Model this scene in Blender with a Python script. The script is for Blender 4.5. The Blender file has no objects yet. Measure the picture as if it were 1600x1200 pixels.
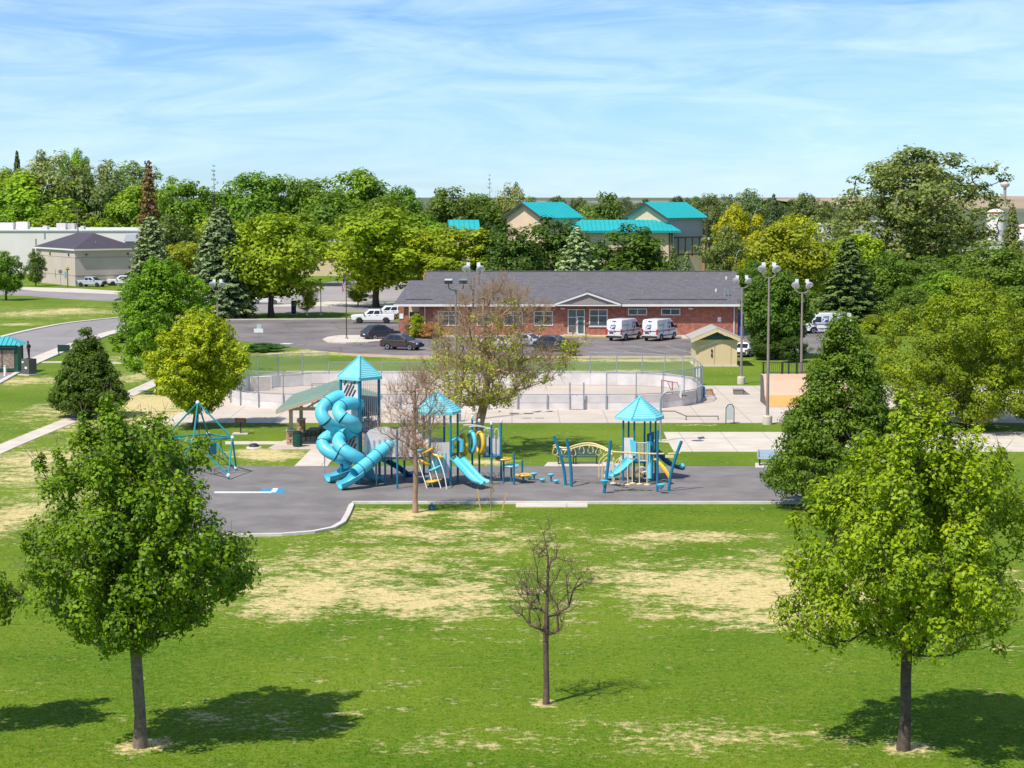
import bpy, bmesh, math, random
import numpy as np
from mathutils import Vector, Matrix

scene = bpy.context.scene
col = scene.collection

# ------------------------------------------------------------------ camera
CAM_H = 17.0
FPX = 3100.0                       # focal length in pixels of a 1600 px wide frame
PITCH = math.atan(295.0 / FPX)
cam_data = bpy.data.cameras.new('camera')
cam = bpy.data.objects.new('camera', cam_data)
col.objects.link(cam)
cam.location = (0, 0, CAM_H)
cam.rotation_euler = (math.pi / 2 - PITCH, 0, 0)
cam_data.sensor_width = 36.0
cam_data.lens = FPX / 1600.0 * 36.0
cam_data.clip_start = 0.5
cam_data.clip_end = 30000
scene.camera = cam

# ------------------------------------------------------------------ sun and sky
SUN_EL = math.radians(55)
SUN_REL = math.radians(42)         # sun stands behind the camera, to its left
to_sun = Vector((-math.sin(SUN_REL) * math.cos(SUN_EL), -math.cos(SUN_REL) * math.cos(SUN_EL), math.sin(SUN_EL)))
sd = bpy.data.lights.new('sun', 'SUN')
sd.energy = 5.0
sd.angle = math.radians(0.55)
sd.color = (1.0, 0.955, 0.88)
sun = bpy.data.objects.new('sun', sd)
col.objects.link(sun)
sun.rotation_euler = to_sun.to_track_quat('Z', 'Y').to_euler()
sun.location = (-60, -60, 120)

world = bpy.data.worlds.new('World')
scene.world = world
world.use_nodes = True
wn, wl = world.node_tree.nodes, world.node_tree.links
for n in list(wn):
    wn.remove(n)
w_out = wn.new('ShaderNodeOutputWorld')
w_bg = wn.new('ShaderNodeBackground')
w_bg.inputs['Strength'].default_value = 0.13
w_sky = wn.new('ShaderNodeTexSky')
w_sky.sky_type = 'NISHITA'
w_sky.sun_disc = False
w_sky.sun_elevation = SUN_EL
w_sky.sun_rotation = math.atan2(to_sun.x, to_sun.y)
w_sky.altitude = 1500
w_sky.air_density = 1.0
w_sky.dust_density = 0.3
w_sky.ozone_density = 3.0
# thin cirrus: bands of noise laid on a dome, brighter than the blue behind
w_tc = wn.new('ShaderNodeTexCoord')
w_sep = wn.new('ShaderNodeSeparateXYZ')
wl.new(w_tc.outputs['Generated'], w_sep.inputs[0])
w_zm = wn.new('ShaderNodeMath'); w_zm.operation = 'MULTIPLY'; w_zm.inputs[1].default_value = 5.0
wl.new(w_sep.outputs['Z'], w_zm.inputs[0])
w_cmb = wn.new('ShaderNodeCombineXYZ')
wl.new(w_sep.outputs['X'], w_cmb.inputs['X']); wl.new(w_sep.outputs['Y'], w_cmb.inputs['Y']); wl.new(w_zm.outputs[0], w_cmb.inputs['Z'])
w_map = wn.new('ShaderNodeMapping')
w_map.inputs['Scale'].default_value = (5.5, 2.0, 6.5)
w_map.inputs['Rotation'].default_value = (0, 0.10, 0)
w_map.inputs['Location'].default_value = (3.1, 0.4, 1.7)
wl.new(w_cmb.outputs[0], w_map.inputs[0])
w_n1 = wn.new('ShaderNodeTexNoise'); w_n1.inputs['Scale'].default_value = 1.6; w_n1.inputs['Detail'].default_value = 12; w_n1.inputs['Roughness'].default_value = 0.62; w_n1.inputs['Distortion'].default_value = 0.9
wl.new(w_map.outputs[0], w_n1.inputs['Vector'])
w_r1 = wn.new('ShaderNodeValToRGB')
w_r1.color_ramp.elements[0].position = 0.36; w_r1.color_ramp.elements[0].color = (0, 0, 0, 1)
w_r1.color_ramp.elements[1].position = 0.72; w_r1.color_ramp.elements[1].color = (1, 1, 1, 1)
wl.new(w_n1.outputs['Fac'], w_r1.inputs[0])
w_tint = wn.new('ShaderNodeMix'); w_tint.data_type = 'RGBA'; w_tint.blend_type = 'MULTIPLY'; w_tint.inputs['Factor'].default_value = 1.0
w_tint.inputs['B'].default_value = (0.57, 0.755, 1.04, 1)
wl.new(w_sky.outputs[0], w_tint.inputs['A'])
w_mix = wn.new('ShaderNodeMix'); w_mix.data_type = 'RGBA'
w_cf = wn.new('ShaderNodeMath'); w_cf.operation = 'MULTIPLY'; w_cf.inputs[1].default_value = 0.58
wl.new(w_r1.outputs[0], w_cf.inputs[0])
wl.new(w_cf.outputs[0], w_mix.inputs['Factor'])
wl.new(w_tint.outputs['Result'], w_mix.inputs['A'])
w_mix.inputs['B'].default_value = (6.0, 7.6, 8.8, 1)
wl.new(w_mix.outputs['Result'], w_bg.inputs['Color'])
wl.new(w_bg.outputs[0], w_out.inputs[0])

vs = scene.view_settings
vs.view_transform = 'Standard'
vs.look = 'None'
vs.exposure = 0.12
vs.gamma = 1.0
vs.use_curve_mapping = False
scene.render.engine = 'CYCLES'
scene.cycles.max_bounces = 6
scene.cycles.transparent_max_bounces = 24
scene.cycles.use_denoising = True

# ------------------------------------------------------------------ surveying: sight lines of the photograph to points of the place
_F = Vector((0, math.cos(PITCH), -math.sin(PITCH)))
_U = Vector((0, math.sin(PITCH), math.cos(PITCH)))
_CO = Vector((0, 0, CAM_H))
def _ray(x, y):
    return _F + Vector((1, 0, 0)) * ((x - 800) / FPX) - _U * ((y - 600) / FPX)
def G(x, y, z=0.0):
    d = _ray(x, y)
    return _CO + d * ((z - CAM_H) / d.z)
def P(x, y, D):
    d = _ray(x, y)
    return _CO + d * (D / d.y)
def ZA(y, D):
    return P(800, y, D).z
def MPP(D):
    return D / FPX

# ------------------------------------------------------------------ materials
def L(r, g=None, b=None):
    if isinstance(r, str):
        h = r.lstrip('#'); r, g, b = (int(h[i:i + 2], 16) for i in (0, 2, 4))
    f = lambda c: (c / 255 / 12.92) if c / 255 <= 0.04045 else ((c / 255 + 0.055) / 1.055) ** 2.4
    return (f(r), f(g), f(b))
MATS = {}
def mat(name, c, rough=0.7, c2=None, vscale=3.0, detail=5, lo=0.35, hi=0.65, bump=0.0, bscale=40.0, metal=0.0, spec=0.5, coat=0.0):
    if name in MATS:
        return MATS[name]
    m = bpy.data.materials.new(name); m.use_nodes = True
    nt = m.node_tree; N, K = nt.nodes, nt.links
    b = N['Principled BSDF']
    b.inputs['Base Color'].default_value = (*c, 1)
    b.inputs['Roughness'].default_value = rough
    b.inputs['Metallic'].default_value = metal
    b.inputs['Specular IOR Level'].default_value = spec
    if coat: b.inputs['Coat Weight'].default_value = coat
    tc = N.new('ShaderNodeTexCoord')
    if c2 is not None:
        n = N.new('ShaderNodeTexNoise'); n.inputs['Scale'].default_value = vscale; n.inputs['Detail'].default_value = detail; n.inputs['Roughness'].default_value = 0.6
        K.new(tc.outputs['Object'], n.inputs['Vector'])
        r = N.new('ShaderNodeMapRange'); r.inputs['From Min'].default_value = lo; r.inputs['From Max'].default_value = hi
        K.new(n.outputs['Fac'], r.inputs['Value'])
        x = N.new('ShaderNodeMix'); x.data_type = 'RGBA'
        x.inputs['A'].default_value = (*c, 1); x.inputs['B'].default_value = (*c2, 1)
        K.new(r.outputs[0], x.inputs['Factor']); K.new(x.outputs['Result'], b.inputs['Base Color'])
    if bump:
        n2 = N.new('ShaderNodeTexNoise'); n2.inputs['Scale'].default_value = bscale; n2.inputs['Detail'].default_value = 4
        K.new(tc.outputs['Object'], n2.inputs['Vector'])
        bp = N.new('ShaderNodeBump'); bp.inputs['Strength'].default_value = bump; bp.inputs['Distance'].default_value = 0.03
        K.new(n2.outputs['Fac'], bp.inputs['Height']); K.new(bp.outputs[0], b.inputs['Normal'])
    MATS[name] = m
    return m
def overlay(m, kind, size, width, c, amount):
    """joints of poured slabs or tar-filled cracks worked into a paving material"""
    nt = m.node_tree; N, K = nt.nodes, nt.links; b = N['Principled BSDF']; src = b.inputs['Base Color'].links[0].from_socket
    g = N.new('ShaderNodeNewGeometry')
    if kind == 'joint':
        t = N.new('ShaderNodeTexBrick'); t.offset = 0.0; t.inputs['Scale'].default_value = 1.0; t.inputs['Brick Width'].default_value = size; t.inputs['Row Height'].default_value = size; t.inputs['Mortar Size'].default_value = width
        t.inputs['Mortar Smooth'].default_value = 0.3; K.new(g.outputs['Position'], t.inputs['Vector']); f = t.outputs['Fac']
    else:
        nz = N.new('ShaderNodeTexNoise'); nz.inputs['Scale'].default_value = .5; nz.inputs['Detail'].default_value = 4
        K.new(g.outputs['Position'], nz.inputs['Vector'])
        ad = N.new('ShaderNodeMix'); ad.data_type = 'RGBA'; ad.blend_type = 'ADD'; ad.inputs['Factor'].default_value = 2.0; K.new(g.outputs['Position'], ad.inputs['A']); K.new(nz.outputs['Color'], ad.inputs['B'])
        t = N.new('ShaderNodeTexVoronoi'); t.feature = 'DISTANCE_TO_EDGE'; t.inputs['Scale'].default_value = 1 / size; K.new(ad.outputs['Result'], t.inputs['Vector'])
        mr = N.new('ShaderNodeMapRange'); mr.inputs['From Min'].default_value = 0; mr.inputs['From Max'].default_value = width / size; mr.inputs['To Min'].default_value = 1; mr.inputs['To Max'].default_value = 0
        K.new(t.outputs['Distance'], mr.inputs['Value']); f = mr.outputs[0]
    mu = N.new('ShaderNodeMath'); mu.operation = 'MULTIPLY'; mu.inputs[1].default_value = amount; K.new(f, mu.inputs[0])
    x = N.new('ShaderNodeMix'); x.data_type = 'RGBA'; x.inputs['B'].default_value = (*c, 1); K.new(src, x.inputs['A']); K.new(mu.outputs[0], x.inputs['Factor']); K.new(x.outputs['Result'], b.inputs['Base Color'])
def dim(c, f): return tuple(x * f for x in c)

M_CONC = mat('concrete', (0.58, 0.49, 0.40), 0.85, (0.50, 0.42, 0.335), 0.35, 8, bump=0.15, bscale=9)
M_WALK = mat('sidewalk_concrete', (0.64, 0.56, 0.46), 0.85, (0.54, 0.46, 0.37), 0.5, 8)
M_KERB = mat('kerb_concrete', (0.66, 0.60, 0.53), 0.85, (0.54, 0.48, 0.42), 1.2, 6)
M_RUB = mat('rubber_paving', (0.225, 0.20, 0.185), 0.95, (0.155, 0.137, 0.128), 0.45, 9, bump=0.3, bscale=30)
M_ASPH = mat('parking_asphalt', (0.225, 0.19, 0.172), 0.9, (0.125, 0.107, 0.10), 0.16, 9)
M_ROAD = mat('road_asphalt', (0.30, 0.268, 0.255), 0.9, (0.24, 0.215, 0.205), 0.12, 9)
overlay(M_CONC, 'joint', 3.6, 0.05, (.27, .22, .17), .55); overlay(M_WALK, 'joint', 3.0, 0.05, (.28, .23, .18), .5)
overlay(M_ASPH, 'crack', 7.0, 0.10, (.045, .04, .04), .75); overlay(M_ROAD, 'crack', 12.0, 0.10, (.09, .08, .08), .5)
M_LINE = mat('faded_line_paint', (0.42, 0.37, 0.33), 0.8, (0.22, 0.2, 0.19), 2.0, 4)
M_DIRT = mat('bare_dirt', (0.50, 0.37, 0.23), 0.95, (0.34, 0.27, 0.13), 0.7, 8)
M_TEAL = mat('turquoise_plastic', (0.075, 0.50, 0.64), 0.38, (0.14, 0.57, 0.68), 0.9, 7)
M_TEALR = mat('turquoise_roof_plastic', (0.25, 0.67, 0.70), 0.5, (0.20, 0.60, 0.65), 1.6, 4)
M_POST = mat('blue_powder_coat', (0.006, 0.16, 0.265), 0.38, (0.008, 0.19, 0.30), 2.0)
M_POSTD = mat('dark_blue_plastic', (0.006, 0.14, 0.27), 0.4)
M_YEL = mat('yellow_plastic', (0.80, 0.50, 0.018), 0.4, (0.72, 0.43, 0.014), 2.0)
M_CREAM = mat('cream_powder_coat', (0.78, 0.62, 0.30), 0.4)
M_GREYP = mat('light_grey_plastic', (0.66, 0.61, 0.59), 0.5, (0.58, 0.54, 0.52), 2.0)
M_BLACK = mat('black_rubber', (0.015, 0.015, 0.017), 0.6)
M_SEAM = mat('dark_seam', (0.01, 0.07, 0.10), 0.6)
M_WHITE = mat('white_paint', (0.80, 0.79, 0.77), 0.45, (0.72, 0.71, 0.69), 1.5)
M_GALV = mat('galvanised_steel', (0.36, 0.40, 0.43), 0.45, (0.28, 0.31, 0.34), 4.0, metal=0.4)
M_POLE = mat('weathered_pole', (0.28, 0.23, 0.21), 0.6, (0.22, 0.18, 0.165), 2.0)
M_BARK = mat('bark', (0.13, 0.092, 0.065), 0.95, (0.065, 0.045, 0.033), 6.0, 6, bump=0.6, bscale=14)
M_BARKL = mat('pale_bark', (0.24, 0.18, 0.135), 0.95, (0.13, 0.095, 0.07), 5.0, 6, bump=0.5, bscale=14)
M_TWIG = mat('tan_twigs', (0.34, 0.25, 0.16), 0.9, (0.24, 0.17, 0.11), 3.0)
M_GLASS = mat('window_glass', (0.045, 0.075, 0.085), 0.08, (0.09, 0.14, 0.15), 0.8, 3, spec=0.8)
M_CARGL = mat('car_glass', (0.012, 0.016, 0.02), 0.06, spec=0.8)
M_DGREEN = mat('dark_green_paint', (0.008, 0.075, 0.05), 0.5, (0.012, 0.095, 0.065), 4.0)
M_CHROME = mat('wheel_alloy', (0.45, 0.45, 0.46), 0.35, metal=0.7)
M_RED = mat('tail_lamp_red', (0.42, 0.015, 0.012), 0.25)
M_LAMP = mat('head_lamp', (0.75, 0.75, 0.74), 0.15)

# ------------------------------------------------------------------ mesh helpers
ORI = {}
def _origin(o): return ORI.get(o.name, Vector((0, 0, 0))) if o is not None else Vector((0, 0, 0))
def thing(name, label, cat, loc=(0, 0, 0), group=None, local=False):
    o = bpy.data.objects.new(name, None); col.objects.link(o)
    o.location = loc; o.empty_display_size = 0.3
    o['label'] = label; o['category'] = cat
    if group: o['group'] = group
    ORI[o.name] = Vector((0, 0, 0)) if local else Vector(loc)
    return o
class MB:
    def __init__(s): s.v = []; s.f = []
    def add(s, vs_, fs_):
        o = len(s.v); s.v += [tuple(p) for p in vs_]; s.f += [tuple(i + o for i in f) for f in fs_]; return s
    def box(s, c, size, rz=0.0, rx=0.0, ry=0.0):
        a, b, d = size[0] / 2, size[1] / 2, size[2] / 2
        R = Matrix.Rotation(rz, 3, 'Z') @ Matrix.Rotation(ry, 3, 'Y') @ Matrix.Rotation(rx, 3, 'X')
        c = Vector(c)
        return s.add([c + R @ Vector((x, y, z)) for z in (-d, d) for y in (-b, b) for x in (-a, a)],
                     [(0, 2, 3, 1), (4, 5, 7, 6), (0, 1, 5, 4), (2, 6, 7, 3), (0, 4, 6, 2), (1, 3, 7, 5)])
    def beam(s, p, q, w, h, up=(0, 0, 1)):
        p, q = Vector(p), Vector(q); d = (q - p).normalized(); u = Vector(up)
        if abs(d.dot(u)) > 0.98: u = Vector((0, 1, 0))
        r = d.cross(u).normalized(); u = r.cross(d).normalized()
        vs_ = [e + r * (sx * w / 2) + u * (sz * h / 2) for e in (p, q) for sx, sz in ((-1, -1), (1, -1), (1, 1), (-1, 1))]
        return s.add(vs_, [(0, 1, 2, 3), (7, 6, 5, 4), (0, 4, 5, 1), (1, 5, 6, 2), (2, 6, 7, 3), (3, 7, 4, 0)])
    def tube(s, p, q, r, n=8, r2=None): return s.path([p, q], [r, r if r2 is None else r2], n)
    def path(s, pts, r, n=8, closed=False, caps=True, flat=1.0):
        pts = [Vector(p) for p in pts]; m = len(pts)
        rs = list(r) if isinstance(r, (list, tuple)) else [r] * m
        T = []
        for i in range(m):
            a = pts[(i - 1) % m] if (closed or i > 0) else pts[i]
            b = pts[(i + 1) % m] if (closed or i < m - 1) else pts[i]
            T.append((b - a).normalized())
        u = Vector((0, 0, 1)) if abs(T[0].z) < 0.95 else Vector((0, 1, 0))
        vs_, fs_ = [], []
        for i in range(m):
            u = (u - T[i] * u.dot(T[i])).normalized(); w = T[i].cross(u)
            for k in range(n):
                a = 2 * math.pi * k / n
                vs_.append(pts[i] + (u * math.cos(a) * flat + w * math.sin(a)) * rs[i])
        for i in range(m if closed else m - 1):
            j = (i + 1) % m
            for k in range(n):
                fs_.append((i * n + k, i * n + (k + 1) % n, j * n + (k + 1) % n, j * n + k))
        if caps and not closed:
            fs_.append(tuple(range(n - 1, -1, -1))); fs_.append(tuple((m - 1) * n + k for k in range(n)))
        return s.add(vs_, fs_)
    def lathe(s, prof, c=(0, 0, 0), n=16):
        c = Vector(c); m = len(prof)
        vs_ = [c + Vector((r * math.cos(2 * math.pi * k / n), r * math.sin(2 * math.pi * k / n), z)) for r, z in prof for k in range(n)]
        fs_ = [(i * n + k, i * n + (k + 1) % n, (i + 1) * n + (k + 1) % n, (i + 1) * n + k) for i in range(m - 1) for k in range(n)]
        fs_ += [tuple(range(n - 1, -1, -1)), tuple((m - 1) * n + k for k in range(n))]
        return s.add(vs_, fs_)
    def prism(s, poly, z0, z1):
        n = len(poly)
        a = sum(poly[i][0] * poly[(i + 1) % n][1] - poly[(i + 1) % n][0] * poly[i][1] for i in range(n))
        if a < 0: poly = list(reversed(poly))
        vs_ = [(p[0], p[1], z0) for p in poly] + [(p[0], p[1], z1) for p in poly]
        return s.add(vs_, [tuple(range(n - 1, -1, -1)), tuple(range(n, 2 * n))] + [(i, (i + 1) % n, n + (i + 1) % n, n + i) for i in range(n)])
    def slab(s, pts, d):
        """polygon in 3-D given thickness d along its normal (outwards from its given winding)"""
        pts = [Vector(p) for p in pts]; n = len(pts)
        nn = Vector((0, 0, 0))
        for i in range(n): nn += (pts[i] - pts[0]).cross(pts[(i + 1) % n] - pts[0])
        nn.normalize()
        vs_ = [p - nn * d for p in pts] + pts
        return s.add(vs_, [tuple(range(n - 1, -1, -1)), tuple(range(n, 2 * n))] + [(i, (i + 1) % n, n + (i + 1) % n, n + i) for i in range(n)])
    def poly(s, pts): return s.add(pts, [tuple(range(len(pts)))])
    def loft(s, rings, cap=True):
        n = len(rings[0]); vs_ = [p for r in rings for p in r]
        fs_ = [(i * n + k, i * n + (k + 1) % n, (i + 1) * n + (k + 1) % n, (i + 1) * n + k) for i in range(len(rings) - 1) for k in range(n)]
        if cap: fs_ += [tuple(range(n - 1, -1, -1)), tuple((len(rings) - 1) * n + k for k in range(n))]
        return s.add(vs_, fs_)
    def build(s, name, m, parent=None, smooth=False, loc=None, label=None, cat=None, group=None, kind=None, fix=True):
        o0 = _origin(parent) if parent is not None else Vector(loc if loc is not None else (0, 0, 0))
        me = bpy.data.meshes.new(name)
        me.from_pydata([(p[0] - o0.x, p[1] - o0.y, p[2] - o0.z) for p in s.v], [], s.f)
        if fix:
            bm = bmesh.new(); bm.from_mesh(me); bmesh.ops.recalc_face_normals(bm, faces=bm.faces); bm.to_mesh(me); bm.free()
        me.materials.append(m)
        if smooth:
            me.shade_smooth()
            if smooth != 'all': me.set_sharp_from_angle(angle=math.radians(40))
        o = bpy.data.objects.new(name, me); col.objects.link(o)
        if parent is not None: o.parent = parent
        else: o.location = o0
        ORI[o.name] = o0
        if label: o['label'] = label
        if cat: o['category'] = cat
        if group: o['group'] = group
        if kind: o['kind'] = kind
        return o
def copy_tree(o, parent=None):
    c = o.copy(); col.objects.link(c); c.parent = parent
    for ch in o.children: copy_tree(ch, c)
    return c
def place(o, loc, rz=0.0, label=None, scale=None):
    o.location = loc; o.rotation_euler = (0, 0, rz)
    if label: o['label'] = label
    if scale: o.scale = scale
    return o
def spline(pts, k=6):
    pts = [Vector(p) for p in pts]; out = []
    for i in range(len(pts) - 1):
        p0 = pts[max(i - 1, 0)]; p1 = pts[i]; p2 = pts[i + 1]; p3 = pts[min(i + 2, len(pts) - 1)]
        for j in range(k):
            t = j / k
            out.append(0.5 * ((2 * p1) + (p2 - p0) * t + (2 * p0 - 5 * p1 + 4 * p2 - p3) * t * t + (3 * p1 - p0 - 3 * p2 + p3) * t ** 3))
    out.append(pts[-1]); return out
def sheet(name, pix, z, m, kind='structure', parent=None, z0=None):
    """flat paving laid on the ground: polygon of surveyed points, top at z"""
    pts = [G(x, y) for x, y in pix]
    b = MB().prism([(p.x, p.y) for p in pts], (z - 0.3) if z0 is None else z0, z)
    return b.build(name, m, parent, kind=None if parent else kind)

# ================================================================== GROUND
rng = np.random.default_rng(7)
DRY = [  # patches of straw-coloured turf: where (sight line), half widths, strength
 (660, 940, 130, 26, 1.0), (500, 925, 110, 22, 1.0), (430, 955, 60, 16, .8), (560, 880, 130, 9, .5), (740, 925, 60, 16, .8),
 (700, 892, 90, 10, .55), (1120, 915, 150, 26, .95), (1230, 940, 120, 30, 1.0), (1330, 930, 90, 26, .8), (1250, 975, 90, 12, .9), (1000, 905, 70, 14, .6),
 (1100, 965, 70, 10, .5), (1040, 838, 60, 7, .8), (1120, 838, 90, 7, .7), (985, 850, 70, 8, .4), (1240, 870, 70, 10, .5), (1520, 905, 90, 20, .6),
 (615, 808, 60, 10, .9), (650, 833, 110, 9, .8), (740, 806, 40, 8, .8), (560, 800, 30, 8, .5), (760, 850, 80, 10, .4), (640, 860, 50, 8, .4),
 (560, 895, 30, 8, .6), (90, 640, 60, 14, .7), (110, 668, 40, 8, .6), (60, 720, 90, 14, .9), (30, 745, 50, 14, .7), (20, 810, 40, 24, .8), (140, 708, 50, 8, .6),
 (30, 595, 60, 6, .8), (100, 592, 30, 5, .8), (235, 632, 55, 16, 1.5), (270, 655, 40, 12, 1.4), (205, 655, 30, 12, 1.0), (215, 590, 30, 9, .8), (195, 560, 25, 10, .6),
 (430, 712, 50, 7, 1.2), (395, 706, 40, 6, .8), (400, 668, 40, 4, .5), (480, 582, 60, 3, .8), (540, 586, 70, 3, .6), (960, 581, 90, 3, .8), (700, 560, 90, 2.5, .8), (1000, 563, 120, 2.5, 1.0),
 (500, 548, 60, 3, .5), (470, 552, 90, 5, .7), (1090, 664, 40, 1.5, .8), (985, 698, 16, 5, .6), (760, 722, 40, 3, 1.2),
 (219, 1166, 34, 9, 1.5), (1411, 1170, 36, 9, 1.5), (853, 1099, 16, 5, 1.3), (649, 801, 22, 4, 1.5), (500, 870, 150, 26, .22), (900, 870, 160, 22, .15), (1150, 880, 170, 30, .2), (950, 950, 150, 18, .18), (60, 790, 90, 40, .45), (400, 900, 90, 30, .35), (820, 830, 120, 14, .35), (90, 488, 150, 14, .35), (60, 680, 120, 40, .2), (640, 870, 200, 40, .16), (40, 490, 60, 4, .7), (110, 484, 20, 1.5, 1.2), (20, 507, 30, 2, .9), (150, 488, 60, 3, .4),
 (1100, 1150, 200, 22, .6), (380, 1120, 160, 18, .5), (700, 1165, 120, 16, .45), (1560, 1010, 50, 10, .6), (800, 1000, 120, 7, .25), (560, 1000, 60, 6, .3),
]
def _elev(x, y): return G(x, y)
DRYW = []
for (x, y, rx, ry, s) in DRY:
    c = G(x, y); a = G(x + rx, y); u = G(x, y - ry); d = G(x, y + ry)
    DRYW.append((c.x, (u.y + d.y) / 2, a.x - c.x, (u.y - d.y) / 2, s))
def dry_at(X, Y):
    v = np.zeros_like(X)
    for cx, cy, rx, ry, s in DRYW:
        v = v + (1 - np.clip(v, 0, 1)) * (.95 * s * np.exp(-0.5 * (((X - cx) / (rx * .80)) ** 2 + ((Y - cy) / (ry * .86)) ** 2)))
    return v
gx = np.unique(np.concatenate([[-9000, -4000, -2000, -1000, -500, -250, -140, -100], np.arange(-80, -30, 1.0), np.arange(-30, 30.1, 0.5), np.arange(31, 81, 1.0), [100, 140, 250, 500, 1000, 2000, 4000, 9000]]))
gy = np.unique(np.concatenate([[-300, -100, 0, 20, 40], np.arange(50, 215, 0.7), np.arange(215, 420, 2.0), [450, 500, 600, 800, 1200, 2000, 4000, 9000, 14000]]))
XX, YY = np.meshgrid(gx, gy)
V = np.stack([XX.ravel(), YY.ravel(), np.zeros(XX.size)], 1)
nx, ny = len(gx), len(gy)
ii = (np.arange(ny - 1)[:, None] * nx + np.arange(nx - 1)[None, :]).ravel()
FQ = np.stack([ii, ii + 1, ii + nx + 1, ii + nx], 1)
def np_mesh(name, V, F, attrs=None):
    me = bpy.data.meshes.new(name)
    V = np.asarray(V, dtype=np.float32); F = np.asarray(F, dtype=np.int32)
    k = F.shape[1]
    me.vertices.add(len(V)); me.vertices.foreach_set('co', V.ravel())
    me.loops.add(F.size); me.loops.foreach_set('vertex_index', F.ravel())
    me.polygons.add(len(F)); me.polygons.foreach_set('loop_start', np.arange(0, F.size, k, dtype=np.int32))
    try: me.polygons.foreach_set('loop_total', np.full(len(F), k, dtype=np.int32))
    except Exception: pass
    for an, av in (attrs or {}).items():
        at = me.attributes.new(an, 'FLOAT', 'POINT'); at.data.foreach_set('value', np.asarray(av, dtype=np.float32))
    me.update(calc_edges=True); me.validate()
    return me
gme = np_mesh('ground', V, FQ, {'dry': dry_at(XX, YY).ravel()})
gm = bpy.data.materials.new('lawn'); gm.use_nodes = True
N, K = gm.node_tree.nodes, gm.node_tree.links
bs = N['Principled BSDF']; bs.inputs['Roughness'].default_value = 0.95; bs.inputs['Specular IOR Level'].default_value = 0.15
geo = N.new('ShaderNodeNewGeometry')
def noise(scale, det=6, rough=.6, sx=1, sy=1):
    mp = N.new('ShaderNodeMapping'); mp.inputs['Scale'].default_value = (sx, sy, 1)
    K.new(geo.outputs['Position'], mp.inputs[0])
    n = N.new('ShaderNodeTexNoise'); n.inputs['Scale'].default_value = scale; n.inputs['Detail'].default_value = det; n.inputs['Roughness'].default_value = rough
    K.new(mp.outputs[0], n.inputs['Vector']); return n
def mrange(src, a, b, c=0.0, d=1.0):
    r = N.new('ShaderNodeMapRange'); r.inputs['From Min'].default_value = a; r.inputs['From Max'].default_value = b
    r.inputs['To Min'].default_value = c; r.inputs['To Max'].default_value = d
    K.new(src, r.inputs['Value']); return r.outputs[0]
def mixc(fac, a, b):
    x = N.new('ShaderNodeMix'); x.data_type = 'RGBA'
    for key, v_ in (('A', a), ('B', b)):
        if isinstance(v_, tuple): x.inputs[key].default_value = (*v_, 1)
        else: K.new(v_, x.inputs[key])
    K.new(fac, x.inputs['Factor']); return x.outputs['Result']
def mth(op, a, b):
    x = N.new('ShaderNodeMath'); x.operation = op
    for i, v_ in enumerate((a, b)):
        if isinstance(v_, (int, float)): x.inputs[i].default_value = v_
        else: K.new(v_, x.inputs[i])
    return x.outputs[0]
GREEN_A, GREEN_B, GREEN_C = (0.086, 0.165, 0.006), (0.142, 0.212, 0.012), (0.050, 0.120, 0.006)
STRAW, STRAW_B = (0.66, 0.52, 0.27), (0.46, 0.39, 0.14)
big = noise(0.10, 5); mid_ = noise(0.8, 8, .72, .8, 1.0); fine = noise(3.6, 7, .75, .8, 1.0)
c1 = mixc(mrange(big.outputs['Fac'], .38, .62), GREEN_A, GREEN_B)
c1 = mixc(mrange(mid_.outputs['Fac'], .52, .72), c1, GREEN_C)
c1 = mixc(mrange(fine.outputs['Fac'], .48, .72, 0, .75), c1, (0.26, 0.27, 0.045))
at = N.new('ShaderNodeAttribute'); at.attribute_name = 'dry'
dn = mth('ADD', at.outputs['Fac'], mth('MULTIPLY', mth('SUBTRACT', mid_.outputs['Fac'], 0.5), 2.7))
dn = mth('ADD', dn, mth('MULTIPLY', mth('SUBTRACT', fine.outputs['Fac'], 0.5), 2.2))
dn = mth('ADD', dn, mth('MULTIPLY', mth('SUBTRACT', big.outputs['Fac'], 0.5), 0.7))
straw = mixc(mrange(fine.outputs['Fac'], .35, .6), STRAW_B, STRAW)
c2 = mixc(mrange(dn, .36, .88), c1, straw)
# beyond the town: dry farmland
sp = N.new('ShaderNodeSeparateXYZ'); K.new(geo.outputs['Position'], sp.inputs[0])
fld = noise(0.0016, 4, .5, 1, .35)
far = mixc(mrange(fld.outputs['Fac'], .42, .58), (0.15, 0.155, 0.10), (0.085, 0.115, 0.065))
c3 = mixc(mrange(sp.outputs['Y'], 430, 640), c2, far)
K.new(c3, bs.inputs['Base Color'])
bpn = N.new('ShaderNodeBump'); bpn.inputs['Strength'].default_value = 0.7; bpn.inputs['Distance'].default_value = 0.08
K.new(fine.outputs['Fac'], bpn.inputs['Height']); K.new(bpn.outputs[0], bs.inputs['Normal'])
gme.materials.append(gm)
ground = bpy.data.objects.new('ground', gme); col.objects.link(ground); ground['kind'] = 'structure'

def strip(name, pts, w, z0, z1, m, parent=None, kind='structure', closed=False):
    """a kerb or line of width w along ground points"""
    pts = [Vector((p[0], p[1], 0)) for p in pts]; n = len(pts); l, r = [], []
    for i in range(n):
        a = pts[max(i - 1, 0)]; b = pts[min(i + 1, n - 1)]
        d = (b - a).normalized(); s_ = Vector((-d.y, d.x, 0)) * w / 2
        l.append(pts[i] + s_); r.append(pts[i] - s_)
    rings = [[(l[i].x, l[i].y, z0), (r[i].x, r[i].y, z0), (r[i].x, r[i].y, z1), (l[i].x, l[i].y, z1)] for i in range(n)]
    return MB().loft(rings).build(name, m, parent, kind=None if parent else kind)
def gp(pix, k=0):
    p = [G(x, y) for x, y in pix]
    return spline(p, k) if k else p

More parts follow.
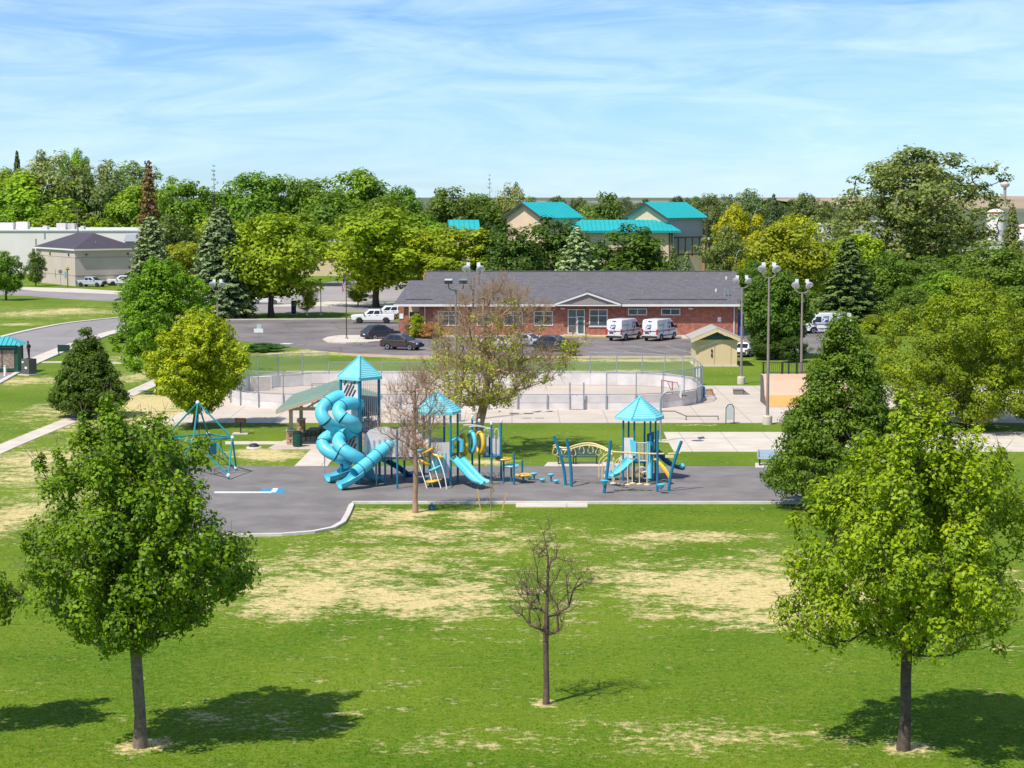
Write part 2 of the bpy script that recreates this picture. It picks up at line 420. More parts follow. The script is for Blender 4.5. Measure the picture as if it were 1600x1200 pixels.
# --- playground surface with its kerb
front = [(1345, 787), (552, 787), (549, 792), (543, 806), (536, 818), (520, 827), (490, 833), (440, 837), (380, 838), (255, 838)]
pg = sheet('playground_paving', front + [(255, 729), (1345, 729)], 0.02, M_RUB)
strip('playground_kerb', [G(x, y) for x, y in front], 0.28, -0.1, 0.13, M_KERB)
sheet('kerb_pad', [(806, 787.6), (918, 787.6), (918, 793), (806, 793)], 0.05, M_WALK)
# painted marking on the rubber
M_MBLUE = mat('blue_court_paint', (0.055, 0.27, 0.46), 0.8, (0.045, 0.22, 0.38), 2)
M_MWHITE = mat('white_court_paint', (0.66, 0.68, 0.70), 0.8, (0.58, 0.6, 0.62), 2)
sheet('blue_marking', [(410, 764), (447, 764), (442, 772), (412, 772), (405, 769)], 0.028, M_MBLUE, parent=pg)
sheet('white_marking', [(427, 763.6), (435, 763.6), (431, 770), (422, 770)], 0.034, M_MWHITE, parent=pg)
sheet('white_line', [(335, 768.7), (424, 768.7), (424, 771), (335, 771)], 0.031, M_MWHITE, parent=pg)

# --- concrete plaza with rink and skate park, paths
plaza = sheet('plaza_paving', [(278, 661), (1640, 661), (1640, 603), (1098, 603), (1086, 590), (1040, 583), (900, 580), (480, 580), (410, 586), (372, 600), (345, 622), (310, 640)], 0.03, M_CONC)
sheet('court_paving', [(1037, 675.5), (1640, 675.5), (1640, 706), (1053, 706), (1045, 692), (1022, 690), (1020, 687.5), (1042, 687)], 0.03, M_WALK)
sheet('park_path', [(352, 690), (500, 690), (512, 694.5), (430, 694.5), (352, 694.5)], 0.028, M_WALK)
sheet('shelter_paving', [(420, 700), (445, 688), (512, 680), (560, 680), (560, 702), (505, 702), (430, 703)], 0.035, M_CONC)
sheet('shelter_path', [(460, 728.5), (512, 728.5), (532, 701.5), (487, 701.5)], 0.03, M_WALK)
sheet('bench_pad', [(850, 729), (856, 722.5), (958, 722.5), (962, 729)], 0.03, M_WALK)
sheet('bench_pad', [(1180, 731), (1180, 724), (1240, 724), (1240, 731)], 0.034, M_WALK)
def path_sheet(name, pix, w, z, m):
    return strip(name, gp(pix, 6), w, z - 0.25, z, m)
path_sheet('sidewalk', [(-60, 730), (0, 702), (60, 677), (112, 656), (175, 628), (240, 599), (262, 588), (276, 578)], 1.5, 0.03, M_WALK)
path_sheet('sidewalk', [(226, 672), (262, 660), (292, 648), (320, 636)], 1.6, 0.026, M_WALK)
path_sheet('sidewalk', [(40, 566.5), (100, 566), (185, 567.5), (215, 567)], 1.3, 0.028, M_WALK)

# --- streets and parking
road = sheet('street', [(-80, 452), (60, 452.5), (190, 458), (300, 465), (420, 474), (640, 477), (760, 479), (760, 487), (560, 488), (360, 489), (345, 493), (320, 497), (250, 478), (190, 471.5), (100, 467), (45, 462.5), (-80, 459)], 0.02, M_ROAD)
up_edge = gp([(-60, 541), (0, 527.5), (40, 518), (90, 508), (140, 501.5), (185, 497), (240, 492), (330, 488)], 6)
lo_edge = gp([(330, 503), (280, 508), (225, 513), (185, 520), (150, 531), (105, 548), (60, 567), (20, 587), (-30, 615)], 6)
MB().prism([(p.x, p.y) for p in up_edge] + [(p.x, p.y) for p in lo_edge], -0.2, 0.024).build('park_road', M_ROAD, kind='structure')
strip('road_kerb', up_edge, 0.7, -0.1, 0.13, M_KERB)
strip('road_kerb', [p + Vector((0.0, 0, 0)) for p in lo_edge], 0.5, -0.1, 0.13, M_KERB)
path_sheet('sidewalk', [(36, 572), (60, 561), (105, 543), (150, 527), (190, 516), (230, 511)], 2.0, 0.032, M_WALK)
sheet('driveway_apron', [(32, 448.6), (120, 450.8), (232, 458), (232, 461), (190, 460.2), (60, 455), (30, 452)], 0.03, M_WALK)
sheet('street_verge_paving', [(420, 478), (512, 471), (700, 472.5), (700, 477.5), (430, 479)], 0.026, M_WALK)
sheet('far_parking_paving', [(380, 478), (380, 462), (520, 440), (780, 440), (780, 470), (520, 470)], 0.012, mat('pale_far_paving', (.36, .31, .28), .9, (.28, .25, .23), .1, 6))
lot = sheet('parking_lot', [(352, 500), (560, 499), (606, 495), (632, 510), (640, 522), (1090, 523.5), (1135, 523), (1330, 512), (1330, 552), (1090, 557.5), (640, 557), (560, 553.5), (500, 548), (440, 541), (400, 536), (330, 528)], 0.02, M_ASPH)
strip('lot_kerb', gp([(352, 500), (450, 499.5), (560, 498.5), (585, 496.5)]), 0.35, -0.1, 0.13, M_KERB)
sheet('lot_edge_dirt', [(520, 551.5), (640, 556), (1090, 556.5), (1090, 560), (640, 559.6), (560, 557.5)], 0.036, M_DIRT)
sheet('flag_island', [(504, 531.5), (512, 528), (530, 525.5), (575, 525.5), (640, 527), (640, 531), (575, 536), (540, 537), (512, 536)], 0.15, M_WALK, z0=-0.1)
sheet('building_walk', [(640, 521.5), (1135, 523.5), (1135, 530), (1065, 530), (1065, 526.5), (640, 527)], 0.13, M_CONC, z0=-0.1)
strip('yellow_kerb', gp([(870, 527.4), (947, 527.2)]), 0.35, -0.1, 0.14, mat('yellow_kerb_paint', (.62, .44, .07), .8, (.5, .4, .16), 2))
for x0, y0, x1, y1 in [(365, 508.5, 545, 507.5), (365, 513, 560, 512), (360, 518, 500, 517.5), (350, 522.5, 470, 522), (520, 515.5, 600, 514.5), (520, 520, 600, 519),
                       (905, 534, 950, 531), (880, 543, 965, 556), (930, 540, 1010, 556), (985, 540, 1060, 555.5), (1040, 541, 1085, 553), (700, 541, 760, 556), (640, 545, 690, 556)]:
    strip('parking_line', [G(x0, y0), G(x1, y1)], 0.16, 0.0, 0.026, M_LINE, parent=lot)
strip('white_marking', [G(440, 537), G(455, 537.4)], 1.2, 0.0, 0.026, M_MWHITE, parent=lot)
# --- distant ridges
def hill(name, D, prof, m, depth=700):
    b = MB(); rings = []
    pts = [P(x, y, D) for x, y in prof]
    rings = [[(p.x, D - depth, -2.0) for p in pts], [(p.x, D - depth * .45, max(p.z * .55, -1)) for p in pts], [(p.x, D, p.z) for p in pts], [(p.x * 1.15, D + depth, -2.0) for p in pts]]
    n = len(pts); vs_ = [p for r in rings for p in r]
    fs_ = [(i * n + k, i * n + k + 1, (i + 1) * n + k + 1, (i + 1) * n + k) for i in range(3) for k in range(n - 1)]
    return b.add(vs_, fs_).build(name, m, kind='structure', smooth='all')
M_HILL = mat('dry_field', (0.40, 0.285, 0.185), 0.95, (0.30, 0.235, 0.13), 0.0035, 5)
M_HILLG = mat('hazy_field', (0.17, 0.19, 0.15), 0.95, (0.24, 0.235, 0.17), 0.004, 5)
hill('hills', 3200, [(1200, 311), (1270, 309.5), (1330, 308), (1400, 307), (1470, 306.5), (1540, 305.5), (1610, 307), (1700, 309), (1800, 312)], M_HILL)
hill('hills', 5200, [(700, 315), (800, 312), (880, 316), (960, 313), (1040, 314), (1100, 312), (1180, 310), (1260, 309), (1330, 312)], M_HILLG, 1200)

# ================================================================== BUILDINGS
def brick_mat(name, a, b, mortar):
    m = bpy.data.materials.new(name); m.use_nodes = True
    n_, k_ = m.node_tree.nodes, m.node_tree.links
    p = n_['Principled BSDF']; p.inputs['Roughness'].default_value = 0.9
    tc = n_.new('ShaderNodeTexCoord'); s_ = n_.new('ShaderNodeSeparateXYZ'); c_ = n_.new('ShaderNodeCombineXYZ')
    ad = n_.new('ShaderNodeMath'); ad.operation = 'ADD'
    k_.new(tc.outputs['Object'], s_.inputs[0]); k_.new(s_.outputs['X'], ad.inputs[0]); k_.new(s_.outputs['Y'], ad.inputs[1])
    k_.new(ad.outputs[0], c_.inputs['X']); k_.new(s_.outputs['Z'], c_.inputs['Y'])
    br = n_.new('ShaderNodeTexBrick'); br.inputs['Scale'].default_value = 1.0
    br.inputs['Brick Width'].default_value = 0.30; br.inputs['Row Height'].default_value = 0.10; br.inputs['Mortar Size'].default_value = 0.008
    br.inputs['Color1'].default_value = (*a, 1); br.inputs['Color2'].default_value = (*b, 1); br.inputs['Mortar'].default_value = (*mortar, 1); br.inputs['Bias'].default_value = -0.1
    k_.new(c_.outputs[0], br.inputs['Vector'])
    nz = n_.new('ShaderNodeTexNoise'); nz.inputs['Scale'].default_value = 2.2; nz.inputs['Detail'].default_value = 6; k_.new(c_.outputs[0], nz.inputs['Vector'])
    mr = n_.new('ShaderNodeMapRange'); mr.inputs['From Min'].default_value = .3; mr.inputs['From Max'].default_value = .7; mr.inputs['To Min'].default_value = .75; mr.inputs['To Max'].default_value = 1.25
    k_.new(nz.outputs['Fac'], mr.inputs['Value'])
    x = n_.new('ShaderNodeMix'); x.data_type = 'RGBA'; x.blend_type = 'MULTIPLY'; x.inputs['Factor'].default_value = 1
    k_.new(br.outputs['Color'], x.inputs['A']); k_.new(mr.outputs[0], x.inputs['B']); k_.new(x.outputs['Result'], p.inputs['Base Color'])
    return m
M_BRICK = brick_mat('red_brick', (0.40, 0.125, 0.072), (0.27, 0.082, 0.05), (0.38, 0.24, 0.18))
def shingle_mat(name, a, b):
    m = bpy.data.materials.new(name); m.use_nodes = True
    n_, k_ = m.node_tree.nodes, m.node_tree.links
    p = n_['Principled BSDF']; p.inputs['Roughness'].default_value = 0.95
    tc = n_.new('ShaderNodeTexCoord'); mp = n_.new('ShaderNodeMapping'); mp.inputs['Scale'].default_value = (1, 1, 2.7)
    k_.new(tc.outputs['Object'], mp.inputs[0])
    n1 = n_.new('ShaderNodeTexNoise'); n1.inputs['Scale'].default_value = 3.2; n1.inputs['Detail'].default_value = 8; n1.inputs['Roughness'].default_value = .75
    mp2 = n_.new('ShaderNodeMapping'); mp2.inputs['Scale'].default_value = (0.7, 1.6, 4.0); k_.new(tc.outputs['Object'], mp2.inputs[0]); k_.new(mp2.outputs[0], n1.inputs['Vector'])
    r = n_.new('ShaderNodeMapRange'); r.inputs['From Min'].default_value = .32; r.inputs['From Max'].default_value = .68; k_.new(n1.outputs['Fac'], r.inputs['Value'])
    x = n_.new('ShaderNodeMix'); x.data_type = 'RGBA'; x.inputs['A'].default_value = (*a, 1); x.inputs['B'].default_value = (*b, 1); k_.new(r.outputs[0], x.inputs['Factor'])
    br = n_.new('ShaderNodeTexBrick'); br.inputs['Scale'].default_value = 1; br.inputs['Brick Width'].default_value = .9; br.inputs['Row Height'].default_value = .16; br.inputs['Mortar Size'].default_value = .012
    br.inputs['Color1'].default_value = (1.08, 1.08, 1.08, 1); br.inputs['Color2'].default_value = (.90, .90, .90, 1); br.inputs['Mortar'].default_value = (.7, .7, .7, 1)
    s3 = n_.new('ShaderNodeSeparateXYZ'); c3_ = n_.new('ShaderNodeCombineXYZ'); k_.new(tc.outputs['Object'], s3.inputs[0]); k_.new(s3.outputs['X'], c3_.inputs['X']); k_.new(s3.outputs['Z'], c3_.inputs['Y']); k_.new(c3_.outputs[0], br.inputs['Vector'])
    y = n_.new('ShaderNodeMix'); y.data_type = 'RGBA'; y.blend_type = 'MULTIPLY'; y.inputs['Factor'].default_value = 1; k_.new(x.outputs['Result'], y.inputs['A']); k_.new(br.outputs['Color'], y.inputs['B'])
    k_.new(y.outputs['Result'], p.inputs['Base Color']); return m
M_SHING = shingle_mat('grey_shingles', (0.078, 0.073, 0.08), (0.175, 0.162, 0.172))
M_TAN = mat('tan_stucco', (0.70, 0.54, 0.36), 0.9, (0.64, 0.49, 0.32), 0.6)
M_CREAMW = mat('cream_wall', (0.70, 0.54, 0.32), 0.85, (0.64, 0.49, 0.285), 0.8)
M_TEALM = mat('teal_metal_roof', (0.012, 0.36, 0.36), 0.5, (0.014, 0.40, 0.40), 0.4)
M_TEALS = mat('teal_roof_seam', (0.010, 0.27, 0.28), 0.5)
M_TRIM = mat('white_trim', (0.74, 0.70, 0.66), 0.6)
M_BROWN = mat('dark_brown_steel', (0.07, 0.045, 0.035), 0.6)

def window(root, x0, y0, x1, y1, D, cols, rows, fr=0.10, rowsplit=None):
    a = P(x0, y1, D); b = P(x1, y0, D); X0, X1, Z0, Z1 = a.x, b.x, a.z, b.z
    f = MB()
    def bar(xa, xb, za, zb, d=0.07): f.box(((xa + xb) / 2, D - d / 2, (za + zb) / 2), (xb - xa, d, zb - za))
    bar(X0, X0 + fr, Z0, Z1); bar(X1 - fr, X1, Z0, Z1); bar(X0 + fr, X1 - fr, Z0, Z0 + fr); bar(X0 + fr, X1 - fr, Z1 - fr, Z1)
    xs = [X0 + fr + (X1 - X0 - 2 * fr) * i / cols for i in range(cols + 1)]
    rs = rowsplit or [i / rows for i in range(rows + 1)]
    zs = [Z0 + fr + (Z1 - Z0 - 2 * fr) * r for r in rs]
    for x in xs[1:-1]: bar(x - .045, x + .045, Z0 + fr, Z1 - fr, .06)
    for i, z in enumerate(zs[1:-1]):
        for j in range(cols): bar(xs[j] + (.045 if j else 0), xs[j + 1] - (.045 if j < cols - 1 else 0), z - .04, z + .04, .058)
    w = f.build('window', M_TRIM, root)
    for i in range(len(zs) - 1):
        for j in range(cols):
            MB().box(((xs[j] + xs[j + 1]) / 2, D - .016, (zs[i] + zs[i + 1]) / 2), (xs[j + 1] - xs[j] - .02, .03, zs[i + 1] - zs[i] - .02)).build('pane', M_GLASS, w)
    return w

# ---- red brick office with grey roof
DB = 240.0
bx = lambda px, D=DB: P(px, 500, D).x
XL, XW, XR, XRR = bx(618), bx(655), bx(1153), bx(1166)
zE = ZA(475.5, 239.0); YE = 239.0; YR = 249.6; zR = ZA(424, YR); slope = (zR - zE) / (YR - YE)
office = thing('brick_office', 'long low red brick building with grey shingled roof behind the parking lot', 'building', ((XW + XR) / 2, DB, 0))
hgt = zE + 0.20
MB().box(((XW + XR) / 2, DB + 9.8, hgt / 2), (XR - XW, 19.6, hgt)).build('wall', M_BRICK, office)
MB().box((bx(645), DB + 9.0, hgt / 2), (bx(655) - bx(636) - .02, 9.0, hgt)).build('wing_wall', M_TAN, office)
YRW = 246.6; zRW = zE + slope * (YRW - YE)
r = MB()
xr1, xr0 = bx(1163, YE), bx(652, YE)
r.slab([(xr0, YE, zE), (xr1, YE, zE), (xr1 + .1, YR, zR), (xr0 + 0.7, YR, zR)], .18)
r.slab([(xr0 + .7, YR + .005, zR), (xr1 + .1, YR + .005, zR), (xr1 + .1, 2 * YR - YE, zE), (xr0, 2 * YR - YE, zE)], .18)
roof = r.build('roof', M_SHING, office)
r = MB()
xw0 = bx(615, YE)
r.slab([(xw0, YE, zE), (xr0 - .005, YE, zE), (xr0 - .005 + .7 * (YRW - YE) / (YR - YE), YRW, zRW), (xw0 + 1.6, YRW, zRW)], .18)
r.slab([(xw0 + 1.6, YRW + .005, zRW), (xr0 + .5, YRW + .005, zRW), (xr0 + .5, 2 * YRW - YE, zE), (xw0, 2 * YRW - YE, zE)], .18)
r.build('roof', M_SHING, office)
for xa, xb in ((xw0, bx(868, YE)), (bx(967, YE), xr1)):
    MB().beam((xa, YE - .05, zE - .13), (xb, YE - .05, zE - .13), .10, .26).build('fascia', M_TRIM, office)
MB().box(((xr0 + xr1) / 2, YR, zR + .03), (xr1 - xr0 - 1.2, .35, .10)).build('ridge_cap', M_SHING, office)
# gable walls under the main roof
for xg in (XR - .06, XW + .3):
    MB().slab([(xg, DB + .2, hgt), (xg, 2 * YR - DB - .2, hgt), (xg, YR, zR - .25)], .12).build('gable_wall', M_BRICK, office)
# pediment over the entrance
pa, pb, pc = P(866, 475.0, YE - .3), P(970, 475.0, YE - .3), P(918, 457.5, YE - .3)
yback = YE + (pc.z - zE) / slope
r = MB()
r.slab([pa, pc, (pc.x, yback + .3, pc.z + .02), (pa.x, YE + .3, pa.z + .02)][::-1], .14)
r.slab([pc, pb, (pb.x, YE + .3, pb.z + .02), (pc.x, yback + .3, pc.z + .02)][::-1], .14)
ped = r.build('pediment', M_SHING, office)
MB().slab([pa + Vector((.5, .12, -.02)), pb + Vector((-.5, .12, -.02)), pc + Vector((0, .12, -.2))], .1).build('pediment_panel', mat('pediment_siding', (.30, .25, .23), .8), ped)
t = MB(); t.beam(pa + Vector((0, -.06, -.1)), pc + Vector((0, -.06, -.07)), .1, .2); t.build('rake_board', M_TRIM, ped)
t = MB(); t.beam(pc + Vector((0, -.065, -.07)), pb + Vector((0, -.065, -.1)), .1, .2); t.build('rake_board', M_TRIM, ped)
MB().beam(pa + Vector((0, -.03, -.16)), pb + Vector((0, -.03, -.16)), .1, .16).build('fascia', M_TRIM, ped)
# entrance, windows
dw = window(office, 887, 483, 914, 521, DB, 2, 3, .10, [0, .30, .68, 1])
dr = P(907.5, 505, DB)
MB().box((dr.x, DB - .10, 1.25), (.95, .05, 2.3)).build('door', M_TRIM, office)
MB().box((dr.x, DB - .13, 1.32), (.68, .03, 1.95)).build('door_glass', M_GLASS, office)
MB().box((dr.x - .36, DB - .17, 1.1), (.05, .08, .3)).build('door_handle', M_GALV, office)
MB().box((bx(901), DB - .55, .10), (3.2, 1.1, .24)).build('door_step', M_WALK, office)
window(office, 920.5, 483, 949.5, 509, DB, 2, 2, .12, [0, .62, 1])
MB().box((bx(935), DB - .06, ZA(510.2, DB)), (2.4, .14, .12)).build('window_sill', M_TRIM, office)
window(office, 981, 482, 1011, 492.5, DB, 2, 1, .11)
window(office, 1033, 482, 1063, 492.5, DB, 2, 1, .11)
for x0, x1 in ((684, 718), (745, 769), (787, 817), (834, 864)): window(office, x0, 486, x1, 509, DB, 2, 2, .10, [0, .72, 1])
for px in (879, 1079): MB().box((bx(px), DB - .1, ZA(482, DB)), (.55, .2, .18)).build('wall_lamp', M_TRIM, office)
MB().box((bx(1124), DB - .02, ZA(499, DB)), (.42, .04, .55)).build('wall_sign', M_WHITE, office)
for px in (1147, 664): MB().tube((bx(px), DB - .08, .1), (bx(px), DB - .08, zE - .2), .07, 6).build('downspout', M_TRIM, office)
MB().box((bx(1158), DB + 1.2, 1.6), (.8, 2.0, 3.2)).build('side_entry', mat('blue_canvas', (.03, .07, .22), .7), office)
for px, D in ((627, 236.2), (634.5, 239.6)): MB().box((P(px, 500, D).x, D + .2, (zE - .1) / 2), (.62, .62, zE - .1)).build('porch_column', M_BRICK, office)
MB().box((P(627, 494, 235.8).x, 236.05, ZA(494, 236)), (.45, .04, .6)).build('notice_board', M_WHITE, office)
MB().box((bx(650), DB + .62, 2.2), (1.6, .10, 1.4)).build('porch_window', M_GLASS, office)
for x, y in ((1135, 431), (1119, 449)):
    D = YE + (ZA(y, 243) - zE) / slope; p = P(x, y, 243 if y > 440 else 247); p.z = zE + slope * (p.y - YE)
    MB().tube(p - Vector((0, 0, .1)), p + Vector((0, 0, .35)), .12, 8).build('roof_vent', M_TRIM, office)
for x, y in ((1133, 462), (1138, 463)):
    p = P(x, y, 241.5); p.z = zE + slope * (p.y - YE); MB().tube(p - Vector((0, 0, .1)), p + Vector((0, 0, .95)), .09, 8).build('roof_vent', M_GALV, office)
sg = MB(); q0 = P(984, 469.5, 240.4); q1 = P(1136, 469.5, 240.4); zz = zE + slope * (240.4 - YE) + .05
sg.beam((q0.x, 240.4, zz), (q1.x, 240.4, zz), .06, .08); sg.build('snow_guard', M_BROWN, office)
sg = MB(); q0 = P(633, 469.5, 240.4); q1 = P(676, 469.5, 240.4); sg.beam((q0.x, 240.4, zz), (q1.x, 240.4, zz), .06, .08); sg.build('snow_guard', M_BROWN, office)

# ---- teal-roofed school
def xy(p): return Vector((p.x, p.y, 0))
school = thing('school_building', 'tan school building with teal metal gable roofs behind the pines', 'building', P(960, 400, 325).to_2d().to_3d())
def gable_block(root, apex, a, Ln, hw, zr, ze, wallm, z0=0.0, over=0.7):
    r_ = Vector((math.cos(a), math.sin(a), 0)); n_ = Vector((math.sin(a), -math.cos(a), 0)); A = xy(apex)
    rf = MB()
    for sgn in (1, -1):
        e0 = A + n_ * hw * sgn; e1 = e0 + r_ * Ln
        q = [Vector((A.x, A.y, zr)), Vector((e0.x, e0.y, ze)), Vector((e1.x, e1.y, ze)), Vector((A.x, A.y, zr)) + r_ * Ln]
        if sgn < 0: q = q[::-1]
        rf.slab(q, .2)
    ro = rf.build('roof', M_TEALM, root)
    sm = MB(); k = int(Ln / .8)
    for i in range(k + 1):
        b0 = A + r_ * (.05 + (Ln - .1) * i / k); b1 = b0 + n_ * hw
        sm.beam((b0.x, b0.y, zr + .03), (b1.x, b1.y, ze + .03), .07, .07)
    s_ = sm.build('roof_seams', M_TEALS, ro); s_['kind'] = 'stuff'
    for sgn in (1, -1):
        e = A + n_ * hw * sgn - r_ * .05; MB().beam((A.x - r_.x * .05, A.y - r_.y * .05, zr - .18), (e.x, e.y, ze - .18), .12, .30).build('rake_board', M_BROWN, ro)
    hwi = hw - over; w0 = A + r_ * over; w1 = A + r_ * (Ln - over); zt = zr - (zr - ze) * (hwi / hw) - .22
    wb = MB()
    ring = lambda c: [Vector((c.x, c.y, z0)) + n_ * hwi, Vector((c.x, c.y, zt)) + n_ * hwi, Vector((c.x, c.y, zr - .25)), Vector((c.x, c.y, zt)) - n_ * hwi, Vector((c.x, c.y, z0)) - n_ * hwi]
    wb.loft([ring(w0), ring(w1)]); wb.build('wall', wallm, root)
    return r_, n_, w0, w1
M_GREYW = mat('grey_wall_and_shade', (0.42, 0.40, 0.40), 0.8, (0.38, 0.36, 0.36), .6)  # own grey of far walls, also painted shade on the school's right flank
zr = ZA(316, 330)
gable_block(school, P(815, 316, 332), math.radians(38), 9.0, 5.6, zr, ZA(340.5, 328), M_TAN)
r_, n_, w0, w1 = gable_block(school, P(1007, 316, 330), math.radians(38), 9.3, 5.6, zr, ZA(340.5, 326), M_TAN)
# shaded flank of the right block painted grey, and its dark glazed porch
hwi = 5.6 - .7
c0 = w0 + n_ * (hwi + .03); c1 = w1 + n_ * (hwi + .03)
MB().slab([(c0.x, c0.y, 8.0), (c1.x, c1.y, 8.0), (c1.x, c1.y, 12.9), (c0.x, c0.y, 12.9)], .08).build('wall_shade', M_GREYW, school)
pr = MB(); g = MB()
for i in range(6):
    q = c0 + (c1 - c0) * (i / 5) + n_ * 0.9; pr.box((q.x, q.y, 8.6), (.16, .16, 3.2), math.radians(38))
qa, qb = c0 + n_ * .9, c1 + n_ * .9
for z in (7.3, 10.1): pr.beam((qa.x, qa.y, z), (qb.x, qb.y, z), .2, .25)
pr.build('porch_frame', M_BROWN, school)
pq = c1 + n_ * .9; MB().box((pq.x, pq.y, 6.6), (.3, .3, 13.2), math.radians(38)).build('porch_post', M_BROWN, school)
# long lower hall with a hipped roof
ea, eb = P(884, 360.5, 322), P(1064, 360.5, 322); ra, rb = P(908, 343.5, 329), P(1036, 343.5, 329); ze = ea.z; zrr = ra.z
yb = 2 * 329 - 322
h = MB()
h.slab([(ea.x, 322, ze), (eb.x, 322, ze), (rb.x, 329, zrr), (ra.x, 329, zrr)], .2)
h.slab([(eb.x + .004, 322, ze), (eb.x + .004, yb, ze), (rb.x + .004, 329, zrr)], .2)
h.slab([(eb.x, yb, ze), (ea.x, yb, ze), (ra.x, 329.01, zrr), (rb.x, 329.01, zrr)], .2)
h.slab([(ea.x - .004, yb, ze), (ea.x - .004, 322, ze), (ra.x - .004, 329, zrr)], .2)
hr = h.build('roof', M_TEALM, school)
sm = MB()
for i in range(1, 26):
    x = ea.x + (eb.x - ea.x) * i / 26
    f = min(1, (x - ea.x) / (ra.x - ea.x), (eb.x - x) / (eb.x - rb.x)); sm.beam((x, 322, ze + .03), (x, 322 + 7 * f, ze + (zrr - ze) * f + .03), .07, .07)
s_ = sm.build('roof_seams', M_TEALS, hr); s_['kind'] = 'stuff'
MB().beam((ea.x, 321.92, ze - .2), (eb.x, 321.92, ze - .2), .12, .3).build('fascia', M_TEALS, hr)
wx0, wx1 = ea.x + 1.0, eb.x - 1.1
MB().box(((wx0 + wx1) / 2, 329, (ze - .2) / 2), (wx1 - wx0, 12.2, ze - .2)).build('wall', M_TAN, school)
for px in (1046, 1050): MB().box((P(px, 380, 322.8).x, 322.82, ze / 2), (.2, .16, ze - .5)).build('wall_pilaster', M_BROWN, school)
for px in (940, 1025): MB().box((P(px, 386, 322.8).x, 322.86, ZA(384, 322.8)), (1.2, .14, 1.8)).build('window', M_GLASS, school)

gable_block(school, P(700, 352, 334), math.radians(4), 5.2, 4.5, ZA(343.5, 334), ZA(358.5, 330), M_TAN)
# ---- beige block with dark hipped roof, far left
an = math.radians(33); C0 = G(118, 447.2); rd = Vector((math.cos(an), math.sin(an), 0)); ld = Vector((-math.sin(an), math.cos(an), 0))
bl = thing('beige_building', 'windowless beige building with dark purple hipped roof across the street', 'building', C0)
RL, LL = 12.6, 21.0; zt = ZA(389, C0.y); z0 = 0
cs = [C0, C0 + rd * RL, C0 + rd * RL + ld * LL, C0 + ld * LL]
M_BEIGE = mat('beige_stucco', (0.56, 0.47, 0.385), 0.9, (0.50, 0.42, 0.345), 0.25, 6)
M_BEIGED = mat('beige_stucco_band', (0.36, 0.31, 0.26), 0.9, (0.31, 0.27, 0.23), 0.5, 6)
MB().prism([(c.x, c.y) for c in cs], 0, zt).build('wall', M_BEIGE, bl)
for z, hh in ((5.3, .10), (1.9, .12)):
    o_ = .03; ex = [c + (c - (cs[0] + cs[2]) / 2).normalized() * o_ * 1.6 for c in cs]
    MB().prism([(c.x, c.y) for c in ex], z, z + hh).build('wall_band', M_BEIGED, bl)
ov = [c + (c - (cs[0] + cs[2]) / 2).normalized() * .7 for c in cs]
zrd = ZA(364, 383)
R0 = C0 + rd * RL / 2 + ld * RL / 2; R1 = C0 + rd * RL / 2 + ld * (LL - RL / 2)
T = lambda p, z: (p.x, p.y, z)
M_PURP = mat('dark_metal_roof', (0.062, 0.045, 0.055), 0.55, (0.075, 0.055, 0.066), .5)
MB().add([T(ov[0], zt), T(ov[1], zt), T(ov[2], zt), T(ov[3], zt), T(R0, zrd), T(R1, zrd)], [(0, 1, 4), (1, 2, 5, 4), (2, 3, 5), (3, 0, 4, 5), (3, 2, 1, 0)]).build('roof', M_PURP, bl)
MB().prism([(c.x, c.y) for c in [c + (c - (cs[0] + cs[2]) / 2).normalized() * .78 for c in cs]], zt - .32, zt - .02).build('fascia', M_TRIM, bl)
for d_, u_ in ((rd, 2.2), (rd, 10.5)):
    p = C0 + d_ * u_ - ld * .1; MB().box((p.x, p.y, 5.9), (.3, .3, .3), an).build('wall_lamp', M_BROWN, bl)
for u_ in (3.0, 13.0):
    p = C0 + ld * u_ - rd * .1; MB().box((p.x, p.y, 5.8), (.25, .25, .5), an).build('wall_lamp', M_BROWN, bl)
for px, py, D in ((56, 375, 378), (70, 366, 384), (150, 379, 377)):
    p = P(px, py, D); MB().tube(p - Vector((0, 0, 1.0)), p + Vector((0, 0, .25)), .15, 6).build('roof_vent', M_GALV, bl)

# ---- white warehouse behind it
M_WSID = mat('white_siding', (0.74, 0.69, 0.65), 0.8, (0.68, 0.63, 0.59), .2)
wa, wb_ = P(-70, 362, 432), P(218, 362, 432)
wh = thing('warehouse', 'flat roofed white warehouse behind the dark roofed beige building', 'building', (wa.x, 432, 0))
ztop = ZA(361, 432)
MB().box(((wa.x + wb_.x) / 2, 432 + 18, ztop / 2), (wb_.x - wa.x, 36, ztop)).build('wall', M_WSID, wh)
MB().box(((wa.x + wb_.x) / 2, 432 + 18, ztop + .1), (wb_.x - wa.x + .5, 36.5, .25)).build('roof', mat('pale_membrane', (.62, .6, .58), .8), wh)
for px, w_, D, hh in ((12, 3.0, 440, 1.5), (36, 2.6, 446, 1.6), (97, 2.0, 440, 1.4), (111, 2.0, 443, 1.3), (72, 1.0, 440, .8), (130, .7, 445, .7)):
    p = P(px, 360, D); MB().box((p.x, D, ztop + .22 + hh / 2), (w_, 2.2, hh)).build('rooftop_unit', M_GREYP if w_ < 2.5 else M_WSID, wh)
an2 = thing('warehouse_annex', 'grey gabled annex at the right end of the white warehouse', 'building', P(214, 385, 428).to_2d().to_3d())
xa, xb = P(196, 380, 426).x, P(228, 380, 426).x; za = ZA(377, 426); zb = ZA(366, 430)
MB().box(((xa + xb) / 2, 428.5, za / 2), (xb - xa, 6, za)).build('wall', M_GREYW, an2)
MB().add([(xa - .3, 425, za), (xb + .3, 425, za), (xb + .3, 428.5, zb), (xa - .3, 428.5, zb), (xa - .3, 432, za), (xb + .3, 432, za)], [(0, 1, 2, 3), (3, 2, 5, 4), (0, 3, 4), (1, 5, 2)]).build('roof', mat('grey_metal', (.30, .31, .33), .5), an2)

